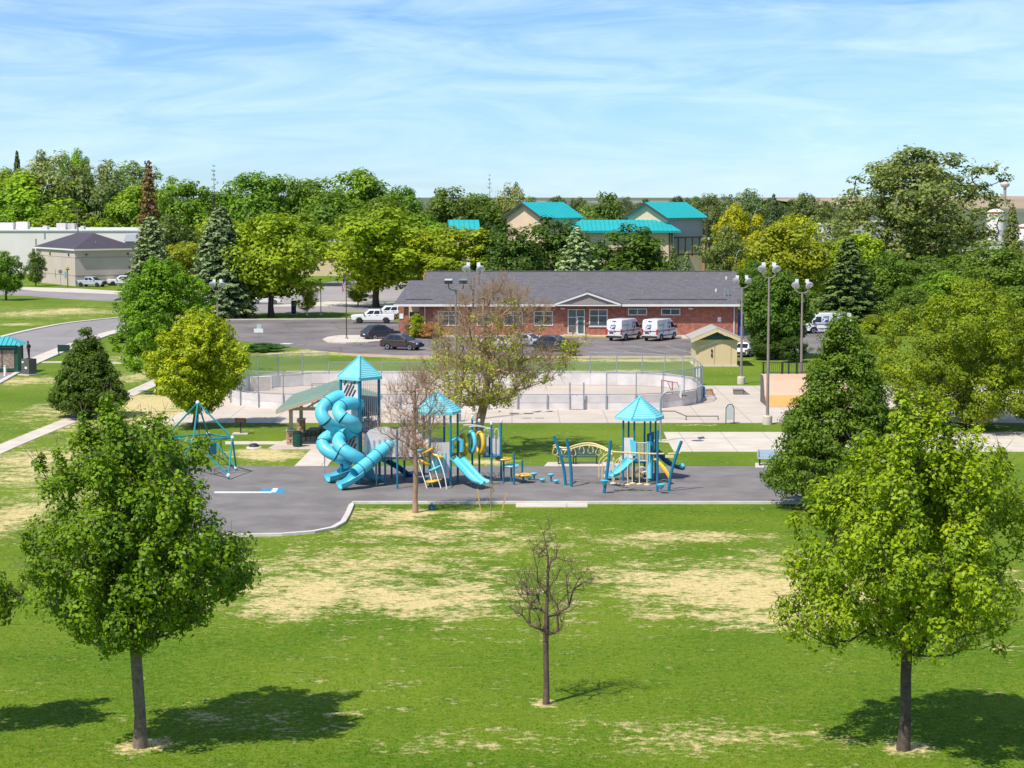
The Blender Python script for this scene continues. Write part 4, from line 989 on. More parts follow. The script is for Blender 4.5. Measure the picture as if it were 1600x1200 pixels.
# ---------------- rope and bar climbing pyramid on the left
A, B, C, E, F_ = P(309, 629, 121), P(363, 684, 120.5), P(302, 688, 119), P(258, 684, 122), P(325, 678, 124)
g1, g2, g3, g4 = P(357, 743, 118), P(369, 731, 122), P(268, 747, 118.2), P(285, 735, 123)
net = thing('climbing_pyramid', 'teal tubular climbing pyramid with white ball joints and ropes, left of the paving', 'climbing frame', G(318, 745))
for a_, b_ in ((A, B), (A, C), (A, E), (A, F_), (B, C), (B, F_), (C, E), (E, F_), (B, g1), (B, g2), (C, g1), (C, g3), (E, g3), (E, g4), (F_, g2), (F_, g4)):
    MB().tube(a_, b_, .055, 8).build('tube', mat('teal_tube', (.01, .25, .27), .4), net, smooth=True)
for p in (A, B, C, E, F_, g1, g2, g3, g4):
    MB().lathe([(.03, -.13), (.10, -.09), (.135, 0), (.10, .09), (.03, .13)], p, 12).build('ball_joint', M_WHITE, net, smooth='all')
for p in (g1, g2, g3, g4): MB().tube((p.x, p.y, 0), p, .06, 8).build('foot', M_POST, net)
cen = (B + C + E + F_) / 4 + Vector((0, 0, -.5))
for p in (A, B, C, E, F_, g1, g2, g3, g4): MB().tube(p, cen, .02, 5).build('rope', M_BLACK, net)
for k in (.35, .68):
    q = [p.lerp(cen, k) for p in (B, g1, C, g3, E, g4, F_, g2)]
    for i in range(8): MB().tube(q[i], q[(i + 1) % 8], .018, 5).build('rope', M_BLACK, net)
MB().box(cen + Vector((.9, -.8, -.1)), (.5, .06, .7), .5).build('climbing_plate', M_POSTD, net)

# ================================================================== PARK FURNITURE
# ---------------- picnic shelter
M_GROOF = mat('sage_metal_roof', (.26, .36, .29), .55, (.22, .31, .25), .6)
M_STONE = mat('sandstone', (.40, .22, .13), .9, (.52, .36, .25), 5, 3)
M_POSTW = mat('beige_post', (.42, .35, .26), .8)
sh = thing('picnic_shelter', 'open picnic shelter with sage green gabled roof on stone footed posts', 'shelter', (-12.7, 139, 0))
yr0, yr1, xm, hw, zr, ze = 133.6, 143.8, -12.7, 3.3, 3.55, 2.45
for s_ in (-1, 1):
    q = [Vector((xm, yr0, zr)), Vector((xm, yr1, zr)), Vector((xm + s_ * hw, yr1, ze)), Vector((xm + s_ * hw, yr0, ze))]
    if s_ < 0: q = q[::-1]
    rf = MB().slab(q[::-1], .10).build('roof', M_GROOF, sh)
    for i in range(11):
        y = yr0 + .1 + (yr1 - yr0 - .2) * i / 10
        MB().beam((xm, y, zr + .075), (xm + s_ * hw, y, ze + .075), .05, .05).build('roof_seam', M_GROOF, rf)
for (x, y) in ((-15.1, 134.7), (-15.1, 141.2), (-10.3, 134.7), (-10.3, 141.2)):
    pt = MB().box((x, y, 1.75), (.24, .24, 1.6)).build('post', M_POSTW, sh)
    core = MB().box((x, y, .5), (.46, .46, 1.0)).build('stone_pier', M_STONE, sh)
    rr = random.Random(int(x * 10 + y))
    for lv in range(5):
        for sd_ in range(4):
            for k in (-1, 1):
                w_ = .21 + rr.uniform(-.03, .03); a = sd_ * math.pi / 2; d_ = Vector((math.cos(a), math.sin(a), 0)); t_ = Vector((-d_.y, d_.x, 0))
                c_ = Vector((x, y, .1 + lv * .195)) + d_ * .25 + t_ * k * (.115 + (.03 if lv % 2 else -.02))
                MB().box(c_, (.07 + rr.uniform(0, .05), w_, .17 + rr.uniform(-.02, .015)), a).build('stone', M_STONE, core)
    MB().box((x, y, 1.04), (.62, .62, .09)).build('pier_cap', M_WALK, core)
for x in (-15.1, -10.3): MB().beam((x, yr0 + .3, 2.5), (x, yr1 - .3, 2.5), .14, .24).build('eave_beam', M_POSTW, sh)
for y in (134.7, 141.2):
    MB().beam((-15.1, y, 2.48), (-10.3, y, 2.48), .14, .22).build('tie_beam', M_POSTW, sh)
    for s_ in (-1, 1):
        MB().beam((xm + s_ * 2.4, y, 2.58), (xm, y, 3.38), .12, .18).build('rafter', M_POSTW, sh)
        MB().beam((xm + s_ * 1.4, y, 2.5), (xm + s_ * .2, y, 3.2), .1, .12).build('brace', M_POSTW, sh)
for s_ in (-1, 1): MB().beam((xm, yr0 - .03, zr - .12), (xm + s_ * hw, yr0 - .03, ze - .12), .05, .2).build('fascia', M_POSTW, sh)

def picnic_table(c, rz, label):
    t_ = thing('picnic_table', label, 'picnic table', (0, 0, 0), group='picnic tables under the shelter', local=True)
    m_ = mat('dark_coated_steel', (.025, .027, .03), .45)
    MB().box((0, 0, .75), (1.9, .75, .05)).build('table_top', m_, t_)
    for s_ in (-1, 1):
        MB().box((0, s_ * .78, .45), (1.9, .28, .05)).build('seat', m_, t_)
        b = MB(); b.beam((s_ * .6, -.3, .72), (s_ * .6, -.42, 0.02), .06, .06); b.build('leg', m_, t_)
        b = MB(); b.beam((s_ * .6, .3, .72), (s_ * .6, .42, 0.02), .06, .06); b.build('leg', m_, t_)
        MB().beam((s_ * .6 + .07, -.8, .41), (s_ * .6 + .07, .8, .41), .05, .05).build('seat_bar', m_, t_)
    place(t_, c, rz)
picnic_table((P(490, 675, 137).x, 137.0, .035), math.radians(80), 'dark picnic table under the front of the shelter roof')
picnic_table((P(512, 675, 140).x, 140.2, .035), math.radians(80), 'dark picnic table farther back under the shelter roof')
g = G(465, 698.5); t_ = thing('trash_bin', 'dark green ribbed trash bin beside the front stone pier of the shelter', 'bin', g)
MB().lathe([(.27, .04), (.30, .1), (.31, .95), (.28, .98)], g, 20).build('body', M_DGREEN, t_, smooth=True)
for i in range(20):
    a = 2 * math.pi * i / 20; MB().box((g.x + .315 * math.cos(a), g.y + .315 * math.sin(a), .52), (.03, .05, .84), a).build('slat', M_DGREEN, t_)
MB().lathe([(.33, .97), (.33, 1.02), (.22, 1.10), (.16, 1.10)], g, 20).build('lid', M_BLACK, t_, smooth=True)

# ---------------- grill
def grill(px, py, h_, label, name='park_grill'):
    g = G(px, py); t_ = thing(name, label, 'grill', g)
    mm = mat('rusted_steel', (.085, .045, .035), .8, (.05, .03, .025), 8)
    MB().box((g.x, g.y, .03), (1.1, .9, .08)).build('pad', M_WALK, t_)
    MB().tube((g.x, g.y, .06), (g.x, g.y, h_), .05, 8).build('pedestal', mm, t_)
    b = MB(); b.box((g.x, g.y, h_ + .03), (.75, .5, .05)); b.build('firebox_floor', mm, t_)
    for s_ in (-1, 1): MB().box((g.x + s_ * .36, g.y, h_ + .16), (.04, .5, .24)).build('side_plate', mm, t_)
    MB().box((g.x, g.y + .24, h_ + .17), (.68, .04, .26)).build('back_plate', mm, t_)
    MB().box((g.x, g.y - .24, h_ + .14), (.68, .04, .18)).build('front_plate', mm, t_)
grill(376, 678, .82, 'brown park grill on a post with concrete pad behind the climbing pyramid')
g = G(397, 700); t_ = thing('valve_cover', 'low dark round cover with pale rim in the grass near the shelter', 'cover', g)
MB().lathe([(.55, 0), (.50, .08), (.40, .10)], g, 18).build('rim', M_WALK, t_, smooth=True); MB().lathe([(.36, .06), (.34, .18), (.2, .30), (.05, .33)], g, 16).build('dome', M_BLACK, t_, smooth=True)

# ---------------- hockey rink
X0, X1, Y0, Y1, CR = -23.4, 15.7, 157.0, 177.0, 7.5
def rink_path(step=2.35):
    pts = []
    def arc(cx, cy, a0, a1, n=40): return [(cx + CR * math.cos(a0 + (a1 - a0) * i / n), cy + CR * math.sin(a0 + (a1 - a0) * i / n)) for i in range(n + 1)]
    pts += [(X0 + CR + (X1 - X0 - 2 * CR) * i / 60, Y0) for i in range(60)] + arc(X1 - CR, Y0 + CR, -math.pi / 2, 0) + [(X1, Y0 + CR + (Y1 - Y0 - 2 * CR) * i / 12) for i in range(1, 12)]
    pts += arc(X1 - CR, Y1 - CR, 0, math.pi / 2) + [(X1 - CR - (X1 - X0 - 2 * CR) * i / 60, Y1) for i in range(1, 60)] + arc(X0 + CR, Y1 - CR, math.pi / 2, math.pi) + [(X0, Y1 - CR - (Y1 - Y0 - 2 * CR) * i / 12) for i in range(1, 12)] + arc(X0 + CR, Y0 + CR, math.pi, 1.5 * math.pi)
    A = np.array(pts); A = np.vstack([A, A[:1]]); sl = np.r_[0, np.cumsum(np.hypot(*np.diff(A, axis=0).T))]
    n = round(sl[-1] / step); t = np.linspace(0, sl[-1], n + 1)[:-1]
    return [Vector((np.interp(u, sl, A[:, 0]), np.interp(u, sl, A[:, 1]), 0)) for u in t]
rp = rink_path(); nr = len(rp); rc = Vector(((X0 + X1) / 2, (Y0 + Y1) / 2, 0))
rink = thing('hockey_rink', 'outdoor hockey rink with white boards, rounded corners and fence posts', 'rink', rc)
M_BOARD = mat('rink_board', (.73, .69, .66), .6, (.56, .52, .49), .6, 8)
M_BOARDU = mat('rink_board_back', (.60, .56, .54), .7, (.52, .48, .46), 1.0, 6)
M_RINKF = mat('rink_floor', (.58, .48, .39), .85, (.50, .41, .32), .25, 8)
MB().prism([(p.x, p.y) for p in rp], -.1, .042).build('rink_floor', M_RINKF, rink)
BH = 1.15
M_LINK = bpy.data.materials.new('chain_link'); M_LINK.use_nodes = True
_n, _k = M_LINK.node_tree.nodes, M_LINK.node_tree.links
_b = _n['Principled BSDF']; _b.inputs['Base Color'].default_value = (.30, .34, .36, 1); _b.inputs['Roughness'].default_value = .5
_t = _n.new('ShaderNodeBsdfTransparent'); _m = _n.new('ShaderNodeMixShader'); _m.inputs[0].default_value = .10
_k.new(_t.outputs[0], _m.inputs[1]); _k.new(_b.outputs[0], _m.inputs[2]); _k.new(_m.outputs[0], _n['Material Output'].inputs[0])
def fh(p):          # fence top at this place: high round the two ends, low or none along the middle
    if p.x > 6.6 or p.x < -17.0: return 2.95
    if p.y > 167: return 2.1 if (p.x < -8 or p.x > 2) else 1.95
    return 2.1 if p.x < -14.5 else 0.0
for i in range(nr):
    a, b = rp[i], rp[(i + 1) % nr]; d = (b - a); ln = d.length; d.normalize(); n_ = Vector((d.y, -d.x, 0)); rz = math.atan2(d.y, d.x); mid = (a + b) / 2
    bp_ = MB().box((mid.x, mid.y, .60), (ln - .015, .06, BH - .1), rz).build('board_panel', M_BOARD, rink)
    MB().box((mid.x + n_.x * .045, mid.y + n_.y * .045, .27), (ln - .14, .03, .50), rz).build('kick_panel', M_BOARD, bp_)
    MB().box((mid.x + n_.x * .042, mid.y + n_.y * .042, .85), (ln - .14, .02, .56), rz).build('upper_panel', M_BOARDU, bp_)
    MB().box((mid.x, mid.y, BH + .07), (ln - .01, .14, .05), rz).build('cap_rail', M_GALV, bp_)
    h_ = max(fh(a), BH + .02)
    MB().box((a.x + n_.x * .10, a.y + n_.y * .10, (BH + .1) / 2), (.08, .09, BH + .1), rz).build('board_post', M_GALV, rink)
    if fh(a) > 1: MB().tube((a.x + n_.x * .12, a.y + n_.y * .12, .1), (a.x + n_.x * .12, a.y + n_.y * .12, h_), .045, 8).build('fence_post', M_GALV, rink)
    if fh(mid) > 1:
        hm = fh(mid); pa, pb = a + n_ * .12, b + n_ * .12
        MB().tube((pa.x, pa.y, hm), (pb.x, pb.y, hm), .035, 6).build('fence_rail', M_GALV, rink)
        MB().slab([(pa.x, pa.y, BH + .12), (pb.x, pb.y, BH + .12), (pb.x, pb.y, hm - .03), (pa.x, pa.y, hm - .03)], .01).build('fence_mesh', M_LINK, rink)
# gate on the near side
gx_ = P(901, 630, 157).x
for k in (-.55, .55): MB().tube((gx_ + k, 156.7, 0), (gx_ + k, 156.7, 2.2), .06, 8).build('gate_post', M_GALV, rink)
MB().box((gx_, 156.75, .62), (1.0, .05, 1.1)).build('gate', M_BOARD, rink)

def goal(c, rz, mtube, label, board=False):
    t_ = thing('hockey_goal', label, 'goal', (0, 0, 0), local=True)
    fr = [(-.92, 0, 0), (-.92, 0, 1.22), (.92, 0, 1.22), (.92, 0, 0)]
    for i in range(3): MB().tube(fr[i], fr[i + 1], .045, 8).build('frame_tube', mtube, t_)
    for s_ in (-1, 1):
        MB().path([(s_ * .92, 0, 1.22), (s_ * .85, .5, 1.15), (s_ * .8, 1.0, .05)], .03, 6).build('back_tube', mtube, t_)
    MB().tube((-.8, 1.0, .05), (.8, 1.0, .05), .03, 6).build('base_tube', mtube, t_)
    if board: MB().slab([(-.87, -.03, .02), (.87, -.03, .02), (.87, -.03, 1.18), (-.87, -.03, 1.18)], .04).build('target_board', mat('pale_board', (.62, .52, .44), .8, (.5, .42, .36), 3), t_)
    else: MB().slab([(-.83, .98, .06), (.83, .98, .06), (.87, .46, 1.13), (-.87, .46, 1.13)], .02).build('net', M_LINK, t_)
    place(t_, c, rz)
goal((P(408, 606, 172).x, 172, .042), math.radians(25), M_WHITE, 'hockey goal with pale target board at the left end of the rink', True)
goal((P(1042, 614, 168).x, 168, .042), math.radians(-65), mat('red_goal_tube', (.38, .05, .03), .5), 'red framed hockey goal at the right end of the rink')

# ---------------- basketball hoop
g = G(1032, 690); hp = thing('basketball_hoop', 'basketball hoop on a curved grey pole at the corner of the court', 'basketball hoop', g)
zt = ZA(612, g.y)
MB().path(spline([g, g + Vector((0, 0, zt * .6)), g + Vector((0.02, 0, zt - .5)), g + Vector((.25, 0, zt - .08)), g + Vector((.7, 0, zt)), g + Vector((1.3, 0, zt + .02))], 5), .075, 10).build('pole', M_GALV, hp, smooth=True)
bb = MB().box(g + Vector((1.34, 0, zt + .1)), (.06, 1.3, .95)).build('backboard', M_WHITE, hp)
c_ = g + Vector((1.68, 0, zt - .28)); MB().path([c_ + Vector((.23 * math.cos(t), .23 * math.sin(t), 0)) for t in [2 * math.pi * i / 16 for i in range(16)]], .02, 6, closed=True).build('rim', mat('rim_red', (.5, .06, .03), .5), hp)
MB().box(g + Vector((1.42, 0, zt - .28)), (.16, .12, .08)).build('rim_bracket', M_RED, hp)

# ---------------- skate park pieces
gl, gr_ = G(1199, 636.5), G(1330, 636.5); rm = thing('quarter_pipe', 'orange faced quarter pipe ramp with railing at the edge of the plaza', 'skate ramp', ((gl.x + gr_.x) / 2, gl.y, 0))
H_, L_ = 2.3, 2.9; prof = [(L_ * t, H_ * (1 - math.sqrt(max(0, 1 - (t * .94) ** 2))) / (1 - math.sqrt(1 - .94 ** 2))) for t in [i / 12 for i in range(13)]]
def ramp_face(i0, i1, m_, nm):
    b = MB(); n = i1 - i0 + 1
    up_ = [[(x, gl.y + prof[i][0], prof[i][1] + .03) for i in range(i0, i1 + 1)] for x in (gl.x, gr_.x)]
    ring = lambda u: u + [(u[-1][0], u[-1][1] + .06, u[-1][2] - .05), (u[0][0], u[0][1] + .03, u[0][2] - .05)]
    b.loft([ring(up_[0]), ring(up_[1])]); return b.build(nm, m_, rm, smooth=True)
ramp_face(0, 1, mat('steel_lip', (.30, .34, .40), .4, metal=.4), 'steel_lip')
ramp_face(1, 8, mat('orange_ply', (.68, .34, .09), .7, (.60, .30, .09), .5), 'ramp_surface')
ramp_face(8, 12, mat('faded_ply', (.66, .42, .30), .75, (.60, .38, .27), .5), 'ramp_surface')
for x in (gl.x - .03, gr_.x + .03):
    MB().slab([(x, gl.y + .25, .04)] + [(x, gl.y + u, z) for u, z in prof[1:]] + [(x, gl.y + L_ + 1.5, H_), (x, gl.y + L_ + 1.5, .04)], .06).build('side_wall', mat('dark_ply', (.12, .115, .11), .8), rm)
MB().box(((gl.x + gr_.x) / 2, gl.y + L_ + .78, H_ - .02), (gr_.x - gl.x, 1.5, .08)).build('deck', mat('faded_ply', (.6, .4, .3)), rm)
yf = gl.y + L_ + 1.4
for i in range(4): MB().box((gl.x + .1 + (gr_.x - gl.x - .2) * i / 3 if i else gl.x + .2, yf, H_ + .5), (.12, .1, 1.0)).build('railing_post', M_BLACK, rm)
for px in (1222, 1245): MB().box((P(px, 580, yf).x, yf, H_ + .5), (.16, .1, 1.0)).build('railing_post', M_BLACK, rm)
for z in (.15, .95): MB().beam((gl.x, yf, H_ + z), (gr_.x, yf, H_ + z), .05, .05).build('railing_rail', M_BLACK, rm)
nb = int((gr_.x - gl.x) / .16)
for i in range(nb): MB().tube((gl.x + .08 + .16 * i, yf, H_ + .15), (gl.x + .08 + .16 * i, yf, H_ + .95), .012, 5).build('baluster', M_BLACK, rm)
t_ = thing('grind_rail', 'low dark bent skate rail on the plaza behind the basketball hoop', 'skate rail', G(1085, 655))
q = [G(1034, 655), G(1054, 655), G(1072, 657), G(1122, 657)]
top = [q[0] + Vector((0, 0, .62)), q[1] + Vector((0, 0, .62)), q[2] + Vector((0, 0, .33)), q[3] + Vector((0, 0, .33))]
MB().path(top, .035, 8).build('rail', M_BROWN, t_)
for i in (0, 2, 3): MB().tube((q[i].x, q[i].y, 0), top[i], .035, 8).build('leg', M_BROWN, t_)
q = G(1072, 656); MB().tube(q, q + Vector((0, 0, .33)), .03, 6).build('leg', M_BROWN, t_)
g = G(1140.5, 662); t_ = thing('arched_sign', 'rules sign in a dark arched tube frame at the plaza edge', 'sign', g)
MB().path(spline([g + Vector((-.3, 0, 0)), g + Vector((-.3, 0, .9)), g + Vector((-.28, 0, 1.2)), g + Vector((-.15, 0, 1.4)), g + Vector((0, 0, 1.45)), g + Vector((.15, 0, 1.4)), g + Vector((.28, 0, 1.2)), g + Vector((.3, 0, .9)), g + Vector((.3, 0, 0))], 4), .035, 8).build('frame', M_BROWN, t_, smooth=True)
MB().box(g + Vector((0, 0, .82)), (.46, .04, 1.05)).build('panel', mat('pale_sign_panel', (.50, .55, .55), .5), t_)
g = G(1090, 600); t_ = thing('arched_sign', 'white sign in a dark arched frame on the grass behind the rink corner', 'sign', G(1091, 601.5)); g = G(1091, 601.5)
MB().path(spline([g + Vector((-.28, 0, 0)), g + Vector((-.28, 0, 1.3)), g + Vector((-.15, 0, 1.58)), g + Vector((.15, 0, 1.58)), g + Vector((.28, 0, 1.3)), g + Vector((.28, 0, 0))], 4), .035, 8).build('frame', M_BROWN, t_, smooth=True)
MB().box(g + Vector((0, 0, 1.1)), (.44, .04, .8)).build('panel', M_WHITE, t_)
g = G(1096.5, 621); t_ = thing('barrel', 'bright blue barrel at the right end of the rink', 'barrel', g)
MB().lathe([(.25, .03), (.28, .1), (.285, .3), (.30, .33), (.285, .36), (.285, .62), (.30, .65), (.285, .68), (.27, .9), (.22, .93)], g, 18).build('body', mat('blue_barrel', (.012, .13, .36), .45), t_, smooth=True)
MB().lathe([(.2, .93), (.2, .95), (.05, .95)], g, 14).build('lid', mat('blue_barrel', (.012, .13, .36)), t_)
g = G(1109.5, 618); t_ = thing('skate_box', 'tan wedge shaped skate box beside the blue barrel', 'skate box', g)
MB().add([(g.x - .4, g.y - .3, .03), (g.x + .38, g.y - .3, .03), (g.x + .38, g.y + .5, .03), (g.x - .4, g.y + .5, .03), (g.x - .34, g.y - .22, .48), (g.x + .2, g.y - .22, .52), (g.x + .2, g.y + .45, .52), (g.x - .34, g.y + .45, .48)], [(3, 2, 1, 0), (4, 5, 6, 7), (0, 1, 5, 4), (1, 2, 6, 5), (2, 3, 7, 6), (3, 0, 4, 7)]).build('box', mat('tan_ply', (.42, .27, .17), .8), t_)
MB().box((g.x - .07, g.y + .1, .54), (.62, .72, .05)).build('top_plate', mat('pale_ply', (.5, .36, .25), .8), t_)
g = G(1154, 617); t_ = thing('skate_box', 'low grey skate box with short ramp near the lamp post', 'skate box', g)
MB().box((g.x, g.y + .3, .25), (.8, .9, .42)).build('box', mat('grey_ply', (.2, .18, .17), .8), t_); MB().box((g.x, g.y + .3, .48), (.9, 1.0, .05)).build('top_plate', mat('grey_ply_top', (.3, .28, .27), .8), t_)
MB().slab([(g.x + .45, g.y - .1, .05), (g.x + .95, g.y - .1, .05), (g.x + .45, g.y - .1, .42)], .7).build('ramp', mat('grey_ply', (.2, .18, .17)), t_)
g = G(1161 - 70, 701.5)
t_ = thing('drain_cover', 'dark oval drain cover in the pale court paving', 'cover', G(1090, 688.5, .03)); g = G(1090, 688.5, .03)
MB().lathe([(.42, 0.0), (.40, .012), (.1, .014)], g, 16).build('lid', mat('iron_lid', (.12, .1, .09), .7), t_); MB().lathe([(.47, -.01), (.47, .006), (.43, .008)], g, 16).build('ring', M_GALV, t_)
for px, lb in ((823, 'left of two dark drain slots in the plaza behind the big tree'), (843, 'right of two dark drain slots in the plaza behind the big tree')):
    g = G(px, 653.5, .03); t_ = thing('drain_slot', lb, 'drain', g, group='plaza drain slots')
    MB().box(g + Vector((0, 0, .004)), (.62, .25, .02)).build('grate', mat('iron_lid', (.12, .1, .09)), t_); MB().box(g + Vector((0, 0, .001)), (.70, .33, .014)).build('frame', M_GALV, t_)

# ---------------- lamp posts
def lamp(px, yb, ytop, label, kind='bowl', base=True, D=None, spread=.62):
    g = G(px, yb) if D is None else Vector((P(px, 500, D).x, D, 0)); zt = ZA(ytop, g.y)
    t_ = thing('light_pole', label, 'lamp post', g)
    z0 = .0
    if base: MB().lathe([(.36, 0), (.36, .62), (.30, .68)], g, 16).build('footing', M_WALK, t_, smooth=True); z0 = .66
    za = zt - (1.0 if kind == 'bowl' else .75)
    MB().tube((g.x, g.y, z0), (g.x, g.y, za), .12, 12, .075).build('pole', M_POLE, t_, smooth=True)
    for s_ in (-1, 1):
        if kind == 'bowl':
            MB().path(spline([(g.x, g.y, za - .05), (g.x + s_ * .3, g.y, za), (g.x + s_ * spread * .9, g.y, za + .22), (g.x + s_ * spread, g.y, za + .5)], 4), .045, 8).build('arm', M_POLE, t_, smooth=True)
            hd = MB(); ax = Vector((s_ * .25, -.55, -.6)).normalized(); c_ = Vector((g.x + s_ * spread, g.y, za + .62)); sd_ = ax.cross(Vector((1, 0, 0))).normalized(); s2 = ax.cross(sd_)
            rings = [[c_ + ax * u + (sd_ * math.cos(2 * math.pi * k / 16) + s2 * math.sin(2 * math.pi * k / 16)) * r_ for k in range(16)] for u, r_ in ((-.30, .11), (-.2, .18), (-.05, .30), (.08, .345), (.10, .33))]
            hd.loft(rings); h_ = hd.build('lamp_head', mat('spun_aluminium', (.62, .60, .58), .35, metal=.5), t_, smooth=True)
            ln = MB(); ln.loft([[c_ + ax * u + (sd_ * math.cos(2 * math.pi * k / 16) + s2 * math.sin(2 * math.pi * k / 16)) * r_ for k in range(16)] for u, r_ in ((.08, .32), (.12, .28), (.14, .1))]); ln.build('lens', mat('lamp_lens', (.45, .47, .5), .1), h_, smooth=True)
            MB().box(c_ - ax * .45, (.26, .22, .3)).build('ballast_box', M_WHITE, h_)
        else:
            MB().path(spline([(g.x, g.y, za - .05), (g.x + s_ * .35, g.y, za), (g.x + s_ * spread, g.y, za + .15), (g.x + s_ * spread, g.y, za + .45)], 4), .045, 8).build('arm', M_POLE, t_, smooth=True)
            h_ = MB().box((g.x + s_ * spread, g.y - .1, za + .58), (.60, .75, .26)).build('lamp_head', mat('bronze_head', (.03, .03, .032), .5), t_)
            MB().box((g.x + s_ * spread, g.y - .1, za + .755), (.56, .7, .10)).build('head_cover', M_GROOF if s_ > 0 else M_WHITE, h_)
lamp(713, 659, 437, 'lamp post with two square shoebox heads in front of the half bare tree', 'shoebox', True, spread=.55)
lamp(740, 657, 412, 'tall lamp post with white floodlights rising behind the half bare tree', spread=.52)
lamp(1158, 600, 432, 'lamp post on the grass right of the shed, with two angled floodlights', spread=.55)
lamp(1199, 663, 412, 'tallest lamp post, at the plaza edge left of the dark pyramidal tree', spread=.52)
lamp(1253, 600, 438, 'lamp post with two silver floodlights above the orange ramp', D=164, spread=.56)
lamp(340, 590, 438, 'lamp post behind the yellow green tree, beside the blue spruce', D=190, spread=.45)
def simple_pole(px, yb, ytop, label, r=.06, name='street_pole'):
    g = G(px, yb); zt = ZA(ytop, g.y); t_ = thing(name, label, 'pole', g)
    MB().tube(g, (g.x, g.y, zt), r, 8, r * .8).build('pole', M_BROWN, t_); MB().lathe([(.2, 0), (.2, .35), (.14, .4)], g, 10).build('footing', M_WALK, t_)
    MB().box((g.x, g.y - .1, zt + .06), (.35, .5, .14)).build('lamp_head', M_BROWN, t_)
simple_pole(501.5, 493, 437, 'slim brown light pole between the two honey locust trees')
simple_pole(1104, 470, 322, 'slim dark street light pole beside the yellow tree', .09)

# ---------------- flag pole
g = G(541.5, 531); fp = thing('flag_pole', 'dark flagpole with a limp striped flag on the concrete island', 'flagpole', g + Vector((0, 0, .15)))
zt = ZA(427, g.y); MB().tube((g.x, g.y, .15), (g.x, g.y, zt), .075, 10, .04).build('pole', M_BROWN, fp, smooth=True)
MB().lathe([(.02, zt), (.09, zt + .05), (.09, zt + .13), (.02, zt + .18)], (g.x, g.y, 0), 10).build('finial', mat('brass', (.5, .36, .1), .3, metal=.8), fp, smooth=True)
MB().lathe([(.22, .15), (.2, .3), (.1, .36)], (g.x, g.y, 0), 12).build('pole_collar', M_GALV, fp)
z1 = zt - .25; hf = 2.75; rows, colsn = 13, 26
def flag_pt(u, v):   # u along the fly (0 at the hoist), v down the hoist
    sag = 1 - .80 * (1 - math.exp(-3.0 * u))
    x = -(.55 * (1 - math.exp(-2.2 * u)) + .05 * math.sin(9 * u + 2 * v)); y = .12 * math.sin(14 * u + 3 * v) * min(1, 3 * u)
    z = z1 - v * 1.35 * (1 - .12 * u) - 1.45 * u ** .9 * (1 - .15 * v)
    return (g.x - .06 + x * (1 - .15 * v), g.y + y, z)
def flag_part(nm, m_, stripes, u0, u1):
    b = MB()
    for s_ in stripes:
        for j in range(colsn):
            ua, ub = u0 + (u1 - u0) * j / colsn, u0 + (u1 - u0) * (j + 1) / colsn
            for k in range(2):
                va, vb = (s_ + k / 2) / 13, (s_ + (k + 1) / 2) / 13
                b.add([flag_pt(ua, va), flag_pt(ub, va), flag_pt(ub, vb), flag_pt(ua, vb)], [(0, 1, 2, 3)])
    return b.build(nm, m_, fp, fix=False)
M_FR, M_FW, M_FB = mat('flag_red', (.45, .03, .04), .8), mat('flag_white', (.78, .75, .75), .8), mat('flag_blue', (.03, .04, .16), .8)
flag_part('canton', M_FB, range(7), 0, .4)
for s_ in range(13): flag_part('flag_stripe', M_FR if s_ % 2 == 0 else M_FW, [s_], .4 if s_ < 7 else 0, 1)

# ---------------- kiosk and statue at the left edge
g = Vector((P(5, 583, 189.5).x, 190.5, 0)); ks = thing('info_kiosk', 'dark green information kiosk with teal hipped roof at the left edge', 'kiosk', g)
for sx in (-1, 1):
    for sy in (-1, 1): MB().box((g.x + sx * 1.35, g.y + sy * 1.0, 1.35), (.22, .22, 2.7)).build('post', M_DGREEN, ks)
py = MB(); ez = 2.72; R = [(-1.95, -1.55), (1.95, -1.55), (1.95, 1.55), (-1.95, 1.55)]
py.add([(g.x + x, g.y + y, ez) for x, y in R] + [(g.x - .4, g.y, ez + .75), (g.x + .4, g.y, ez + .75)], [(0, 1, 5, 4), (1, 2, 5), (2, 3, 4, 5), (3, 0, 4), (3, 2, 1, 0)])
kr = py.build('roof', mat('kiosk_roof', (.06, .40, .42), .5), ks)
for i in range(9):
    x = -1.8 + 3.6 * i / 8; f = min(1, (1.95 - abs(x)) / 1.55); MB().beam((g.x + x, g.y - 1.55, ez + .03), (g.x + x * (1 if abs(x) < .4 else 1), g.y - 1.55 + 1.55 * f, ez + .75 * f + .03), .05, .05).build('roof_seam', M_TEALS, kr)
MB().box((g.x, g.y - 1.0, 1.35), (2.45, .12, 2.3)).build('display_case', M_DGREEN, ks)
MB().box((g.x + .55, g.y - 1.085, 1.35), (1.1, .05, 1.75)).build('display_pane', mat('notice_papers', (.22, .14, .10), .4, (.38, .30, .24), 4, 3), ks)
MB().box((g.x - .65, g.y - 1.085, 1.35), (1.1, .05, 1.75)).build('display_pane', mat('notice_papers', (.2, .14, .1)), ks)
for s_ in (-1, 1): MB().box((g.x + s_ * 1.35, g.y, 1.35), (.10, 1.75, 2.3)).build('side_panel', M_DGREEN, ks)
MB().box((g.x, g.y - 1.0, 2.6), (2.9, .18, .16)).build('beam', M_DGREEN, ks)
MB().box((g.x, g.y - .2, .04), (3.4, 3.0, .1)).build('base_slab', mat('reddish_paver', (.33, .2, .15), .9), ks)
g = G(8, 588); t_ = thing('service_post', 'short white service post in front of the kiosk', 'post', g)
MB().lathe([(.13, 0), (.13, .85), (.10, .95)], g, 12).build('post', M_WHITE, t_, smooth=True); MB().lathe([(.14, .95), (.15, 1.0), (.06, 1.05)], g, 12).build('cap', M_GREYP, t_, smooth=True)
